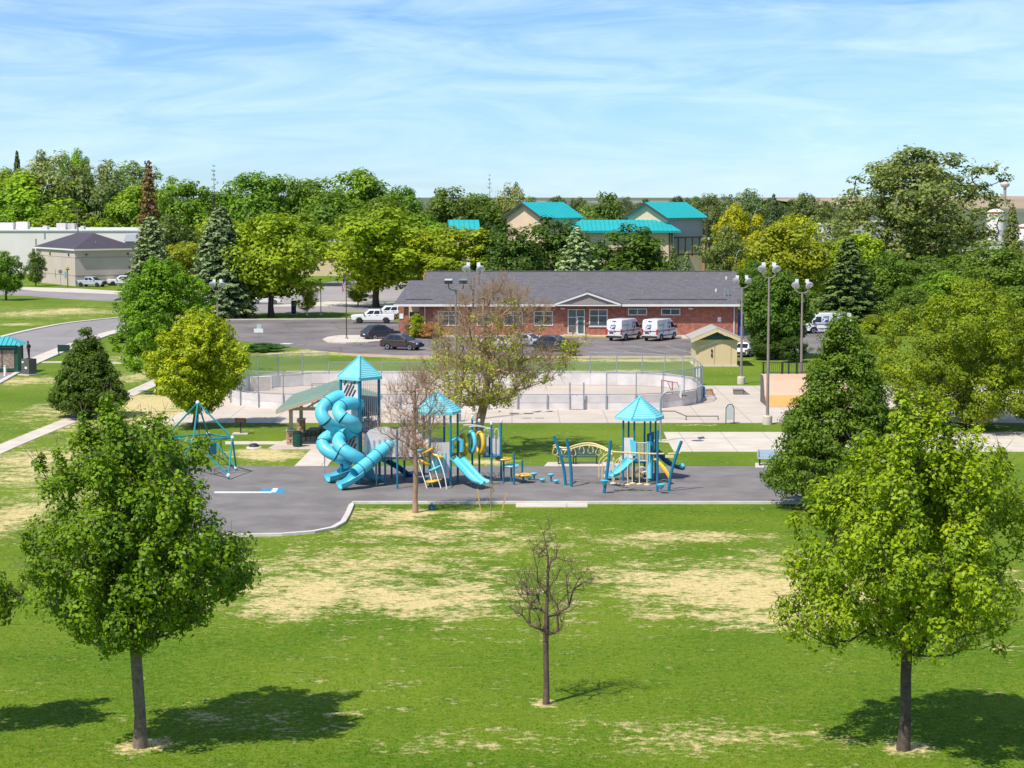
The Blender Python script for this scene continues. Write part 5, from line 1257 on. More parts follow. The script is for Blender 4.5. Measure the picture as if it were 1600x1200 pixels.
g = G(44, 586.5); pl = thing('statue_plinth', 'square dark granite plinth with small plaques carrying the bronze statue', 'plinth', g)
an_ = math.radians(-32); zp = ZA(561, g.y)
MB().box((g.x, g.y + .4, zp / 2), (1.0, 1.0, zp), an_).build('block', mat('dark_granite', (.115, .11, .09), .6, (.08, .078, .065), 9), pl)
MB().box((g.x, g.y + .4, .05), (1.5, 1.5, .12), an_).build('base_slab', M_WALK, pl)
R_ = Matrix.Rotation(an_, 3, 'Z'); c0 = Vector((g.x, g.y + .4, 0))
for u, z, w_, h_ in ((-.28, 1.25, .22, .16), (.12, .72, .3, .2)):
    q = c0 + R_ @ Vector((u, -.515, z)); MB().box(q, (w_, .03, h_), an_).build('plaque', M_WHITE, pl)
# the figure: one continuous skinned body
st = thing('bronze_statue', 'slim dark bronze figure standing with bent arm on the granite plinth', 'statue', (c0.x, c0.y, zp))
J = {'pel': (0, 0, .92, .13, .10), 'sp1': (.01, 0, 1.08, .125, .095), 'sp2': (0, 0, 1.26, .15, .10), 'nk': (-.01, -.01, 1.42, .055, .055), 'hd0': (-.02, -.03, 1.52, .075, .08), 'hd1': (-.025, -.04, 1.63, .085, .095), 'hd2': (-.02, -.03, 1.72, .05, .055),
     'lh': (.09, 0, .86, .09, .09), 'lk': (.10, -.03, .48, .065, .065), 'la': (.10, .02, .10, .045, .045), 'lt': (.11, -.13, .04, .04, .03),
     'rh': (-.09, 0, .86, .09, .09), 'rk': (-.08, .03, .48, .065, .065), 'ra': (-.08, .09, .10, .045, .045), 'rt': (-.10, -.05, .04, .04, .03),
     'ls': (.18, 0, 1.35, .065, .065), 'le': (.24, .04, 1.09, .05, .05), 'lw': (.14, -.16, 1.02, .035, .035), 'lf': (.07, -.20, 1.03, .03, .02),
     'rs': (-.18, 0, 1.35, .065, .065), 're': (-.24, .03, 1.09, .05, .05), 'rw': (-.18, -.14, .98, .035, .035), 'rf': (-.13, -.2, .98, .03, .02)}
E_ = [('pel', 'sp1'), ('sp1', 'sp2'), ('sp2', 'nk'), ('nk', 'hd0'), ('hd0', 'hd1'), ('hd1', 'hd2'), ('pel', 'lh'), ('lh', 'lk'), ('lk', 'la'), ('la', 'lt'), ('pel', 'rh'), ('rh', 'rk'), ('rk', 'ra'), ('ra', 'rt'), ('sp2', 'ls'), ('ls', 'le'), ('le', 'lw'), ('lw', 'lf'), ('sp2', 'rs'), ('rs', 're'), ('re', 'rw'), ('rw', 'rf')]
ks_ = list(J); me = bpy.data.meshes.new('body'); me.from_pydata([J[k][:3] for k in ks_], [(ks_.index(a), ks_.index(b)) for a, b in E_], [])
ob = bpy.data.objects.new('body', me); col.objects.link(ob); ob.parent = st
md = ob.modifiers.new('skin', 'SKIN')
for i, k in enumerate(ks_):
    sv = me.skin_vertices[0].data[i]; sv.radius = J[k][3:]; sv.use_root = (k == 'pel')
ob.modifiers.new('sub', 'SUBSURF').levels = 2; ob.modifiers['sub'].render_levels = 2
me.materials.append(mat('dark_bronze', (.035, .022, .016), .4, (.06, .035, .02), 8, metal=.6))
st.rotation_euler = (0, 0, math.radians(-35))
# bronze base under the feet
MB().lathe([(.3, 0.0), (.3, .03), (.26, .04)], (c0.x, c0.y, zp), 16).build('foot_disc', mat('dark_bronze', (.03, .02, .015)), st)

# ---------------- benches
def bench(px, py, w_, m_, label, rz=0.0, back=True):
    g = G(px, py, .03); t_ = thing('park_bench', label, 'bench', (0, 0, 0), local=True)
    for i in range(4): MB().box((0, -.18 + .13 * i, .45), (w_, .11, .04)).build('seat_slat', m_, t_)
    for i in range(4): MB().box((0, .30 + .03 * i, .55 + .11 * i), (w_, .035, .10), rx=-.2).build('back_slat', m_, t_)
    for x in ([-w_ / 2 + .12, 0, w_ / 2 - .12] if w_ > 1.9 else [-w_ / 2 + .12, w_ / 2 - .12]):
        MB().box((x, .0, .215), (.06, .42, .43)).build('leg', M_BLACK, t_); MB().beam((x, .25, .40), (x, .42, .95), .05, .05).build('back_support', M_BLACK, t_)
    place(t_, g, rz)
bench(884, 724.5, 1.2, mat('green_mesh_steel', (.03, .085, .07), .5), 'dark green bench on the pad, left of the two behind the overhead climber')
bench(916, 724.5, 1.55, mat('green_mesh_steel', (.03, .085, .07)), 'dark green bench on the pad, right of the two behind the overhead climber')
bench(1200, 727, 1.3, mat('pale_blue_steel', (.36, .45, .52), .5), 'pale grey blue bench half hidden behind the dark pyramidal tree')

# ---------------- signs and small things
g = G(405, 537); t_ = thing('lot_sign', 'white crossed signboards on a thin post at the parking lot edge', 'sign', g)
MB().tube(g, (g.x, g.y, ZA(506, g.y)), .035, 6).build('post', M_GALV, t_)
MB().box((g.x, g.y - .05, ZA(511.5, g.y)), (.5, .03, .75)).build('panel', mat('sign_back', (.45, .5, .52), .5), t_); MB().box((g.x - .05, g.y - .09, ZA(516.5, g.y)), (1.05, .03, .45)).build('panel', M_WHITE, t_)
g = G(459, 492); t_ = thing('monument_sign', 'upright dark blue monument sign on the grass strip', 'sign', g)
MB().box((g.x, g.y, 1.0), (.68, .35, 1.9)).build('panel', mat('navy_paint', (.02, .05, .13), .5, (.03, .07, .17), 3), t_); MB().box((g.x, g.y, .06), (.9, .55, .14)).build('base', M_WALK, t_); MB().box((g.x, g.y, 2.0), (.74, .4, .1)).build('cap', M_BROWN, t_)
g = G(95, 448.5); t_ = thing('road_sign', 'round backed road sign on a thin post before the beige wall', 'sign', g)
MB().tube(g, (g.x, g.y, ZA(422, g.y)), .05, 6).build('post', M_GALV, t_); oc = [(g.x + .42 * math.cos(math.pi / 8 + math.pi / 4 * k), g.y - .06, ZA(424.5, g.y) + .42 * math.sin(math.pi / 8 + math.pi / 4 * k)) for k in range(8)]
MB().slab(oc, .03).build('panel', mat('sign_back_dark', (.18, .15, .15), .6), t_)
g = G(106, 448.5); t_ = thing('banner_pole', 'pole with teal banner and flower basket before the beige wall', 'banner pole', g)
MB().tube(g, (g.x, g.y, ZA(417, g.y)), .09, 8).build('pole', M_BROWN, t_); MB().box((g.x - .25, g.y - .05, ZA(429.5, g.y)), (.62, .05, 1.25)).build('banner', mat('banner_cloth', (.16, .26, .3), .8, (.3, .36, .36), 3), t_)
MB().lathe([(.1, -.2), (.3, -.05), (.42, .12), (.25, .3)], (g.x, g.y, ZA(421, g.y)), 10).build('flower_basket', mat('flowers', (.5, .38, .05), .9, (.1, .2, .03), 12), t_, smooth=True)
g = G(100, 556); t_ = thing('park_sign', 'dark green park sign between the road and the pyramidal tree', 'sign', g)
for s_ in (-.55, .55): MB().box((g.x + s_, g.y, .6), (.1, .1, 1.2)).build('post', M_DGREEN, t_)
MB().box((g.x, g.y - .07, .82), (1.3, .05, .72)).build('panel', mat('near_black_green', (.01, .035, .025), .5), t_)
for px0, py0, px1, py1, lb in ((752.5, 807, 746, 764, 'left yellow wooden stake guarding the sapling'), (781, 809, 791.5, 768, 'right yellow wooden stake guarding the sapling')):
    a = G(px0, py0); b_ = P(px1, py1, a.y); t_ = thing('tree_stake', lb, 'stake', a, group='stakes by the sapling')
    MB().beam(a - Vector((0, 0, .1)), b_, .07, .07).build('shaft', mat('yellow_wood', (.55, .38, .13), .8, (.42, .28, .1), 6), t_); MB().beam(b_, b_ + (b_ - a).normalized() * .06, .05, .05).build('tip', M_BARKL, t_)
g = G(675, 797); t_ = thing('valve_box', 'small dark teal valve box in the grass by the bare tree', 'valve box', g)
MB().lathe([(.2, 0), (.2, .22), (.12, .32)], g, 12).build('body', mat('teal_valve', (.01, .09, .1), .5), t_, smooth=True); MB().lathe([(.08, .3), (.08, .4)], g, 8).build('cap', M_TEAL, t_)

# ================================================================== VEHICLES
def paint(name, c): return mat(name, c, .28, spec=.5, coat=.6)
M_PWHITE = paint('white_car_paint', (.78, .77, .76)); M_PSILV = paint('silver_car_paint', (.42, .45, .48)); M_PDARK = paint('charcoal_car_paint', (.022, .026, .035)); M_PBRN = paint('dark_plum_car_paint', (.045, .03, .035))
M_TRIMB = mat('black_trim', (.02, .02, .021), .6)
def soften(o, w_):
    b = o.modifiers.new('bevel', 'BEVEL'); b.width = w_; b.segments = 2; b.limit_method = 'ANGLE'; b.angle_limit = math.radians(32)
def vehicle(spec, loc, rz, pm, label, name, cat):
    v = thing(name, label, cat, (0, 0, 0), local=True)
    w, xr, xf, zb, ra, wx = spec['w'], spec['xr'], spec['xf'], spec['zb'], spec['ra'], spec['wheels']
    rw = ra - .06
    prof = [(xr, zb + .12), (xr + .08, zb)]
    for x in wx:
        prof += [(x + ra * math.cos(a), max(zb, rw * .9 + ra * math.sin(a))) for a in [math.pi - math.pi * i / 8 for i in range(9)]]
    prof += [(xf - .1, zb), (xf, zb + .12)] + spec['top']
    cx = (xr + xf) / 2; cz = .8
    ring = lambda y, k: [(cx + (x - cx) * (1 - .012 * k), y, cz + (z - cz) * (1 - .06 * k)) for x, z in prof]
    MB().loft([ring(-w, 1), ring(-w + .10, 0), ring(w - .10, 0), ring(w, 1)]).build('body', pm, v, smooth=True); soften(v.children[-1], .05)
    for x in wx:
        for s_ in (-1, 1):
            y = s_ * (w - .12)
            b = MB(); rings = []
            for yy, r_ in ((-.12, rw * .9), (-.1, rw), (.1, rw), (.12, rw * .9)):
                rings.append([(x + r_ * math.cos(2 * math.pi * k / 20), y + yy, rw + r_ * math.sin(2 * math.pi * k / 20)) for k in range(20)])
            wh_ = MB().loft(rings).build('wheel', M_BLACK, v, smooth=True)
            rim_ = [[(x + r_ * math.cos(2 * math.pi * k / 14), y + s_ * yy, rw + r_ * math.sin(2 * math.pi * k / 14)) for k in range(14)] for yy, r_ in ((.10, rw * .62), (.13, rw * .6), (.11, rw * .15))]
            MB().loft(rim_).build('rim', spec.get('rim', M_CHROME), wh_, smooth=True)
    for gh in spec['cabins']:
        a, b_, a2, b2, z0, z1, h0, h1 = gh['a'], gh['b'], gh['a2'], gh['b2'], gh['z0'], gh['z1'], gh['h0'], gh['h1']
        lo = [(a, -h0, z0), (b_, -h0, z0), (b_, h0, z0), (a, h0, z0)]; hi = [(a2, -h1, z1), (b2, -h1, z1), (b2, h1, z1), (a2, h1, z1)]
        md_ = [tuple(l[i] * .12 + h[i] * .88 for i in range(3)) for l, h in zip(lo, hi)]
        tp = [(cx + (x - (a2 + b2) / 2) * .93 + (a2 + b2) / 2 - cx, y * .90, z + .05) for x, y, z in hi]
        soften(MB().loft([lo, md_, hi, tp]).build('cabin', gh.get('m', pm), v, smooth=True), .05)
        def wind(i, u0, u1, v0=.10, v1=.82, nm='window'):
            A, B, C, Dd = [Vector(q) for q in (lo[i], lo[(i + 1) % 4], hi[(i + 1) % 4], hi[i])]
            n_ = (B - A).cross(Dd - A).normalized()
            f = lambda u, t: (A.lerp(B, u)).lerp(Dd.lerp(C, u), t) + n_ * .014
            MB().slab([f(u0, v0), f(u1, v0), f(u1, v1), f(u0, v1)], .02).build(nm, M_CARGL, v)
        wins = gh['side']
        for u0, u1 in wins:
            wind(0, u0, u1); wind(2, 1 - u1, 1 - u0)
        if gh.get('front', True): wind(1, .06, .94, .06, .9, 'windscreen')
        if gh.get('rear', True): wind(3, .08, .92, .12, .85, 'rear_window')
    zl = spec['zl']
    for s_ in (-1, 1):
        MB().box((xf - .05, s_ * (w - .24), zl), (.16, .36, .17)).build('headlight', M_LAMP, v)
        MB().box((xr + .04, s_ * (w - .14), spec.get('zt', zl + .1)), (.14, .20, spec.get('ht', .28))).build('taillight', M_RED, v)
        m_ = spec['cabins'][0]; MB().box((m_['b'] - .25, s_ * (w + .10), m_['z0'] + .1), (.14, .22, .17)).build('mirror', M_TRIMB if spec.get('dark_mirror') else pm, v)
    MB().box((xf + .01, 0, zb + .22), (.16, 1.75 * w, .26)).build('bumper', spec.get('bump', M_TRIMB), v)
    MB().box((xr - .01, 0, zb + .2), (.16, 1.75 * w, .24)).build('bumper', spec.get('bump', M_TRIMB), v)
    MB().box((xf - .01, 0, zl - .05), (.08, 1.0 * w, .26)).build('grille', M_TRIMB, v)
    MB().box((xr - .03, 0, spec.get('zplate', zl - .1)), (.05, .42, .16)).build('number_plate', M_WHITE, v)
    for x in spec.get('handles', ()):
        for s_ in (-1, 1): MB().box((x, s_ * (w + .012), spec['zh']), (.2, .03, .05)).build('door_handle', M_TRIMB, v)
    place(v, loc, rz)
    return v
PICK = dict(w=.98, xr=-2.85, xf=2.9, zb=.42, ra=.46, wheels=(-1.75, 1.85), top=[(2.92, .75), (2.85, 1.12), (1.45, 1.22), (-2.83, 1.24)], zl=.98, zt=1.02, ht=.34, zh=1.08, handles=(-.55, .45), rim=M_TRIMB, dark_mirror=True,
            cabins=[dict(a=-1.05, b=1.45, a2=-.95, b2=.62, z0=1.18, z1=1.82, h0=.92, h1=.78, side=[(.06, .40), (.46, .80)])])
SUV = dict(w=.97, xr=-2.5, xf=2.5, zb=.34, ra=.42, wheels=(-1.5, 1.55), top=[(2.52, .7), (2.4, 1.02), (1.2, 1.12), (-2.45, 1.14)], zl=.86, zt=1.0, ht=.3, zh=1.0, handles=(-.75, .35),
           cabins=[dict(a=-2.44, b=1.25, a2=-2.2, b2=.45, z0=1.08, z1=1.72, h0=.92, h1=.76, side=[(.05, .30), (.34, .58), (.62, .86)])])
CROSS = dict(w=.93, xr=-2.25, xf=2.3, zb=.30, ra=.40, wheels=(-1.35, 1.42), top=[(2.34, .60), (2.22, .86), (1.9, 1.0), (1.1, 1.10), (-1.6, 1.15), (-2.2, 1.1), (-2.3, .8)], zl=.76, zt=.95, ht=.22, zh=.92, handles=(-.7, .35),
             cabins=[dict(a=-2.12, b=1.25, a2=-1.35, b2=.25, z0=1.08, z1=1.70, h0=.87, h1=.68, side=[(.18, .44), (.48, .80)])])
SEDAN = dict(w=.90, xr=-2.3, xf=2.3, zb=.24, ra=.37, wheels=(-1.38, 1.38), top=[(2.3, .52), (2.1, .78), (1.0, .90), (-1.6, .96), (-2.25, .90)], zl=.62, zt=.75, ht=.18, zh=.8, handles=(-.6, .3),
             cabins=[dict(a=-1.75, b=1.1, a2=-1.05, b2=.2, z0=.88, z1=1.42, h0=.84, h1=.64, side=[(.18, .46), (.5, .82)])])
def gl_(px, py, z=.02): g = G(px, py); return Vector((g.x, g.y, z))
vehicle(PICK, gl_(584, 505), math.radians(178), M_PWHITE, 'white crew cab pickup with black wheels parked near the office porch', 'pickup_truck', 'pickup')
vehicle(SUV, gl_(606, 497.5), math.radians(185), M_PWHITE, 'large white SUV parked just behind the white pickup', 'parked_car', 'car')
vehicle(CROSS, gl_(595, 530.5), math.radians(35), M_PDARK, 'black crossover seen from behind at the concrete island', 'parked_car', 'car')
vehicle(CROSS, gl_(628, 546.5), math.radians(-25), M_PBRN, 'dark plum crossover facing right, nearest to the lot edge', 'parked_car', 'car')
vehicle(SEDAN, gl_(776, 545), math.radians(-30), M_PWHITE, 'white sedan parked behind the trunk of the half bare tree', 'parked_car', 'car')
vehicle(CROSS, gl_(868, 549), math.radians(-28), M_PDARK, 'black car behind the right branches of the half bare tree', 'parked_car', 'car')
vehicle(SEDAN, gl_(826, 541), math.radians(-30), M_PSILV, 'silver sedan between the white sedan and the black car', 'parked_car', 'car')
vehicle(SEDAN, gl_(416, 475), math.radians(4), M_PWHITE, 'white sedan on the street behind the left honey locust', 'parked_car', 'car')
vehicle(PICK, gl_(143, 448), math.radians(-22), M_PSILV, 'silver pickup parked beside the beige building', 'pickup_truck', 'pickup')
vehicle(PICK, gl_(192, 446), math.radians(190), M_PWHITE, 'white pickup half hidden by the green tree beside the beige building', 'pickup_truck', 'pickup')
vehicle(SEDAN, gl_(1168, 556), math.radians(60), M_PWHITE, 'white car mostly hidden behind the shed and its lamp post', 'parked_car', 'car')

# ---------------- delivery vans with the eagle emblem
M_LBLUE = mat('emblem_blue', (.012, .06, .27), .4); M_STR = mat('stripe_red', (.45, .03, .05), .4); M_STB = mat('stripe_blue', (.02, .05, .22), .4)
def emblem(root, f, w_, h_):
    """blue slanted square with a white eagle head sweeping across; f(u, v, off) maps the panel plane"""
    sk = .18 * w_
    em = MB().poly([f(0, 0, .004), f(w_ - sk, 0, .004), f(w_, h_, .004), f(sk, h_, .004)]).build('emblem', M_LBLUE, root, fix=False)
    q = lambda u, v: f(sk * v + u * (w_ - sk), v * h_, .009)
    MB().poly([q(.0, .02), q(.30, .02), q(.52, .36), q(.80, .44), q(1.0, .60), q(.70, .60), q(.52, .66), q(.30, .62), q(.02, .78), q(.02, .62), q(.24, .46), q(.14, .30)]).build('eagle', M_WHITE, em, fix=False)
    MB().poly([q(.02, .86), q(.98, .74), q(.98, .80), q(.02, .94)]).build('eagle_wing', M_WHITE, em, fix=False)
def van(loc, rz, label, name='delivery_van'):
    v = thing(name, label, 'van', (0, 0, 0), group='white delivery vans with eagle emblems', local=True)
    w = 1.02; xr, xf, zb = -2.95, 2.95, .36; ra = .44; rw = .37; wx = (-1.85, 1.95)
    prof = [(xr, zb + .1), (xr + .05, zb)]
    for x in wx: prof += [(x + ra * math.cos(a), max(zb, rw * .9 + ra * math.sin(a))) for a in [math.pi - math.pi * i / 8 for i in range(9)]]
    prof += [(xf - .12, zb), (xf, zb + .15), (xf - .02, .92), (xf - .25, 1.18), (2.28, 1.42), (1.52, 2.30), (1.15, 2.47), (.6, 2.52), (-2.6, 2.52), (-2.88, 2.44), (xr + .02, 2.25)]
    def ring(y, k): return [(x * (1 - .004 * k), y * (1 - .10 * max(0, (z - 1.2) / 1.3) * (1 if abs(y) > .5 else 0)), z if z < 2.0 else z - .03 * k) for x, z in prof]
    MB().loft([ring(-w, 2), ring(-w + .07, 0), ring(w - .07, 0), ring(w, 2)]).build('body', M_PWHITE, v, smooth=True)
    side = lambda x, z, s_, o: Vector((x, s_ * (w * (1 - .10 * max(0, (z - 1.2) / 1.3)) + o), z))
    for x in wx:
        for s_ in (-1, 1):
            y = s_ * (w - .13)
            wh_ = MB().loft([[(x + r_ * math.cos(2 * math.pi * k / 20), y + yy, rw + r_ * math.sin(2 * math.pi * k / 20)) for k in range(20)] for yy, r_ in ((-.12, rw * .9), (-.1, rw), (.1, rw), (.12, rw * .9))]).build('wheel', M_BLACK, v, smooth=True)
            MB().loft([[(x + r_ * math.cos(2 * math.pi * k / 14), y + s_ * yy, rw + r_ * math.sin(2 * math.pi * k / 14)) for k in range(14)] for yy, r_ in ((.10, rw * .62), (.13, rw * .58), (.11, rw * .15))]).build('rim', M_CHROME, wh_, smooth=True)
            arch_ = [(x + (ra + .05) * math.cos(a), y + s_ * .13, rw * .9 + (ra + .05) * math.sin(a)) for a in [math.pi * i / 10 for i in range(11)]]
            MB().path(arch_, .055, 6).build('wheel_arch', M_TRIMB, v, smooth=True)
    for s_ in (-1, 1):
        def sl(pts, m_, nm, par=v, d=.012):
            q = [side(x, z, s_, d) for x, z in pts]
            return MB().slab(q if s_ < 0 else q[::-1], .02).build(nm, m_, par)
        sl([(.98, 1.42), (2.02, 1.42), (1.52, 2.08), (.98, 2.08)], M_CARGL, 'door_window')
        sl([(-1.30, .55), (1.40, .55), (1.40, .66), (-1.30, .66)], M_TRIMB, 'side_moulding')
        sl([(-2.85, 1.20), (2.2, 1.20), (2.2, 1.245), (-2.85, 1.245)], M_STR, 'red_stripe')
        sl([(-2.85, 1.135), (2.2, 1.135), (2.2, 1.165), (-2.85, 1.165)], M_STB, 'blue_stripe')
        sl([(-2.55, 1.80), (-.9, 1.80), (-.9, 1.90), (-2.55, 1.90)], mat('grey_lettering', (.30, .33, .38), .5), 'lettering_band')
        sl([(-1.32, .75), (-1.29, .75), (-1.29, 2.25), (-1.32, 2.25)], mat('panel_gap', (.25, .25, .25), .7), 'door_gap'); sl([(.28, .75), (.31, .75), (.31, 2.25), (.28, 2.25)], mat('panel_gap', (.25, .25, .25)), 'door_gap')
        ex = -.55
        fwd = (lambda u, vv, o, s_=s_: side(-.05 + (u if s_ < 0 else .95 - u), 1.42 + vv, s_, .004 + o))
        emblem(v, fwd, .95, .72)
        for x in (.4, .15): MB().box(side(x, 1.10, s_, .02), (.2, .05, .08)).build('door_handle', M_TRIMB, v)
        MB().box((2.02, s_ * (w + .16), 1.52), (.16, .26, .38)).build('mirror', M_TRIMB, v)
        MB().box((xr + .01, s_ * (w - .10), 1.10), (.10, .17, .62)).build('taillight', M_RED, v)
        MB().box((xf - .16, s_ * (w - .22), 1.02), (.30, .32, .20)).build('headlight', M_LAMP, v)
    MB().slab([(2.30, -.86, 1.46), (2.30, .86, 1.46), (1.62, .76, 2.24), (1.62, -.76, 2.24)], .02).build('windscreen', M_CARGL, v)
    bk = lambda u, vv, o: Vector((xr - .012 - o, .55 - u, 1.42 + vv))
    emblem(v, bk, .78, .50)
    MB().box((xr - .008, 0, 1.4), (.02, .02, 1.7)).build('door_gap', mat('panel_gap', (.25, .25, .25)), v)
    MB().box((xr - .01, 0, 1.20), (.02, 1.6, .045)).build('red_stripe', M_STR, v); MB().box((xr - .01, 0, 1.15), (.02, 1.6, .03)).build('blue_stripe', M_STB, v)
    MB().box((xr - .05, 0, .50), (.18, 1.95, .24)).build('bumper', M_TRIMB, v); MB().box((xf + .0, 0, .55), (.2, 1.9, .36)).build('bumper', M_TRIMB, v)
    MB().box((xr - .02, .35, .98), (.04, .50, .18)).build('number_plate', M_TRIMB, v)
    MB().box((xr - .03, -.1, 1.16), (.05, .12, .16)).build('door_handle', M_TRIMB, v)
    MB().box((xr - .02, 0, 2.36), (.06, .5, .07)).build('brake_light', M_RED, v)
    place(v, loc, rz)
    return v
van(gl_(976, 530.8), math.radians(62), 'left of the two white delivery vans with eagle emblem by the brick wall')
van(gl_(1031, 531.0), math.radians(62), 'right of the two white delivery vans with eagle emblem, nearer the shed')
van(gl_(1291, 520.5), math.radians(190), 'white delivery van facing left behind the far right lamp post')

# ================================================================== TREES
def leaf_mat(name, trans=.34, rough=.55):
    m = bpy.data.materials.new(name); m.use_nodes = True
    n_, k_ = m.node_tree.nodes, m.node_tree.links
    p = n_['Principled BSDF']; p.inputs['Roughness'].default_value = rough; p.inputs['Specular IOR Level'].default_value = .35
    oi = n_.new('ShaderNodeObjectInfo'); at = n_.new('ShaderNodeAttribute'); at.attribute_name = 'leafrnd'
    r1 = n_.new('ShaderNodeValToRGB'); e = r1.color_ramp.elements
    e[0].position = 0; e[0].color = (.72, .92, .42, 1); e[1].position = 1; e[1].color = (2.6, 2.3, 1.05, 1)
    k_.new(at.outputs['Fac'], r1.inputs[0])
    x = n_.new('ShaderNodeMix'); x.data_type = 'RGBA'; x.blend_type = 'MULTIPLY'; x.inputs['Factor'].default_value = 1
    k_.new(oi.outputs['Color'], x.inputs['A']); k_.new(r1.outputs[0], x.inputs['B'])
    k_.new(x.outputs['Result'], p.inputs['Base Color'])
    t = n_.new('ShaderNodeBsdfTranslucent')
    x2 = n_.new('ShaderNodeMix'); x2.data_type = 'RGBA'; x2.blend_type = 'MULTIPLY'; x2.inputs['Factor'].default_value = 1; x2.inputs['B'].default_value = (1.25, 1.2, .6, 1)
    k_.new(x.outputs['Result'], x2.inputs['A']); k_.new(x2.outputs['Result'], t.inputs['Color'])
    ms = n_.new('ShaderNodeMixShader'); ms.inputs[0].default_value = trans
    k_.new(p.outputs[0], ms.inputs[1]); k_.new(t.outputs[0], ms.inputs[2]); k_.new(ms.outputs[0], n_['Material Output'].inputs[0])
    return m
M_LEAF = leaf_mat('leaves'); M_NEED = leaf_mat('needles', .08, .7)
def unit(v): return v / np.maximum(np.linalg.norm(v, axis=-1, keepdims=True), 1e-9)
PROF = {'round': lambda t: np.sin(np.pi * np.clip(t, 0, 1) ** .78) ** .62, 'oval': lambda t: np.sin(np.pi * np.clip(t, 0, 1)) ** .55,
        'pyr': lambda t: np.minimum(1, t * 7 + .45) * (1 - t) ** .82 * 1.08, 'vase': lambda t: np.sin(np.pi * np.clip(t, 0, 1) ** 1.35) ** .6 * .98 + .02, 'egg': lambda t: np.sin(np.pi * np.clip(t, 0, 1) ** .62) ** .7}
def tubes(p0, p1, r0, r1, n=5):
    d = unit(p1 - p0); ref = np.where(np.abs(d[:, 2:3]) < .9, np.array([[0, 0, 1.]]), np.array([[1., 0, 0]]))
    u = unit(np.cross(d, ref)); w = np.cross(d, u); m = len(p0)
    a = 2 * np.pi * np.arange(n) / n; ca, sa = np.cos(a), np.sin(a)
    off = u[:, None, :] * ca[None, :, None] + w[:, None, :] * sa[None, :, None]
    V = np.concatenate([p0[:, None, :] + off * r0[:, None, None], p1[:, None, :] + off * r1[:, None, None]], 1).reshape(-1, 3)
    k = np.arange(n); q = np.stack([k, (k + 1) % n, n + (k + 1) % n, n + k], 1)
    F = (np.arange(m)[:, None, None] * 2 * n + q[None]).reshape(-1, 4)
    return V, F
def leaves(c, nrm, size, rg, asp=.62):
    m = len(c); nrm = unit(nrm); t = unit(np.cross(nrm, rg.normal(size=(m, 3)))); b = np.cross(nrm, t)
    L_ = size * rg.uniform(.55, 1.45, m); W_ = L_ * asp
    V = np.stack([c - t * L_[:, None] / 2, c + b * W_[:, None] / 2 + nrm * (L_ * .10)[:, None], c + t * L_[:, None] / 2, c - b * W_[:, None] / 2 + nrm * (L_ * .10)[:, None]], 1).reshape(-1, 3)
    return V, np.arange(4 * m).reshape(-1, 4)
def skeleton(tr_pts, clumps, rg, tr_r, tip_r, sag=.12, expo=.5):
    """grow branches from the trunk to every clump; returns tube arrays"""
    nodes = [np.array(p) for p in tr_pts]; par = [-1] + list(range(len(tr_pts) - 1)); nt = len(tr_pts)
    axis = tr_pts[:, :2]
    order = np.argsort(np.hypot(clumps[:, 0] - tr_pts[:, 0].mean(), clumps[:, 1] - tr_pts[:, 1].mean()) + .25 * clumps[:, 2])
    tips = []
    for ci in order:
        c = clumps[ci]; A = np.array(nodes); d = c - A; dist = np.linalg.norm(d, axis=1)
        cost = dist + 1.1 * np.maximum(0, A[:, 2] - (c[2] - .35 * dist)) + .15 * (np.arange(len(A)) < 2) * 5
        j = int(np.argmin(cost)); p = A[j]; L_ = dist[j]; k = max(1, min(4, int(L_ / .7) + 1)); last = j
        for i in range(1, k + 1):
            t = i / k; q = p + (c - p) * t + np.array([0, 0, -sag * L_ * math.sin(math.pi * t)]) + (rg.normal(size=3) * .05 * L_ if i < k else 0)
            nodes.append(q); par.append(last); last = len(nodes) - 1
        tips.append(last)
    A = np.array(nodes); par = np.array(par); cnt = np.zeros(len(A))
    for i in tips: cnt[i] += 1
    for i in range(len(A) - 1, 0, -1):
        if i >= nt: cnt[par[i]] += cnt[i]
    for i in range(nt - 1, 0, -1): cnt[i - 1] += cnt[i]
    tot = max(cnt.max(), 1); R = np.maximum(tip_r, tr_r * (cnt / tot) ** expo)
    # trunk flare
    R[0] *= 1.35
    ch = np.arange(1, len(A)); 
    return tubes(A[par[ch]], A[ch], R[par[ch]] * np.where(par[ch] < nt, np.where(ch < nt, 1, np.minimum(1, R[ch] * 1.3 / R[par[ch]])), np.minimum(1, R[ch] * 1.4 / R[par[ch]])), R[ch], 6), A, R
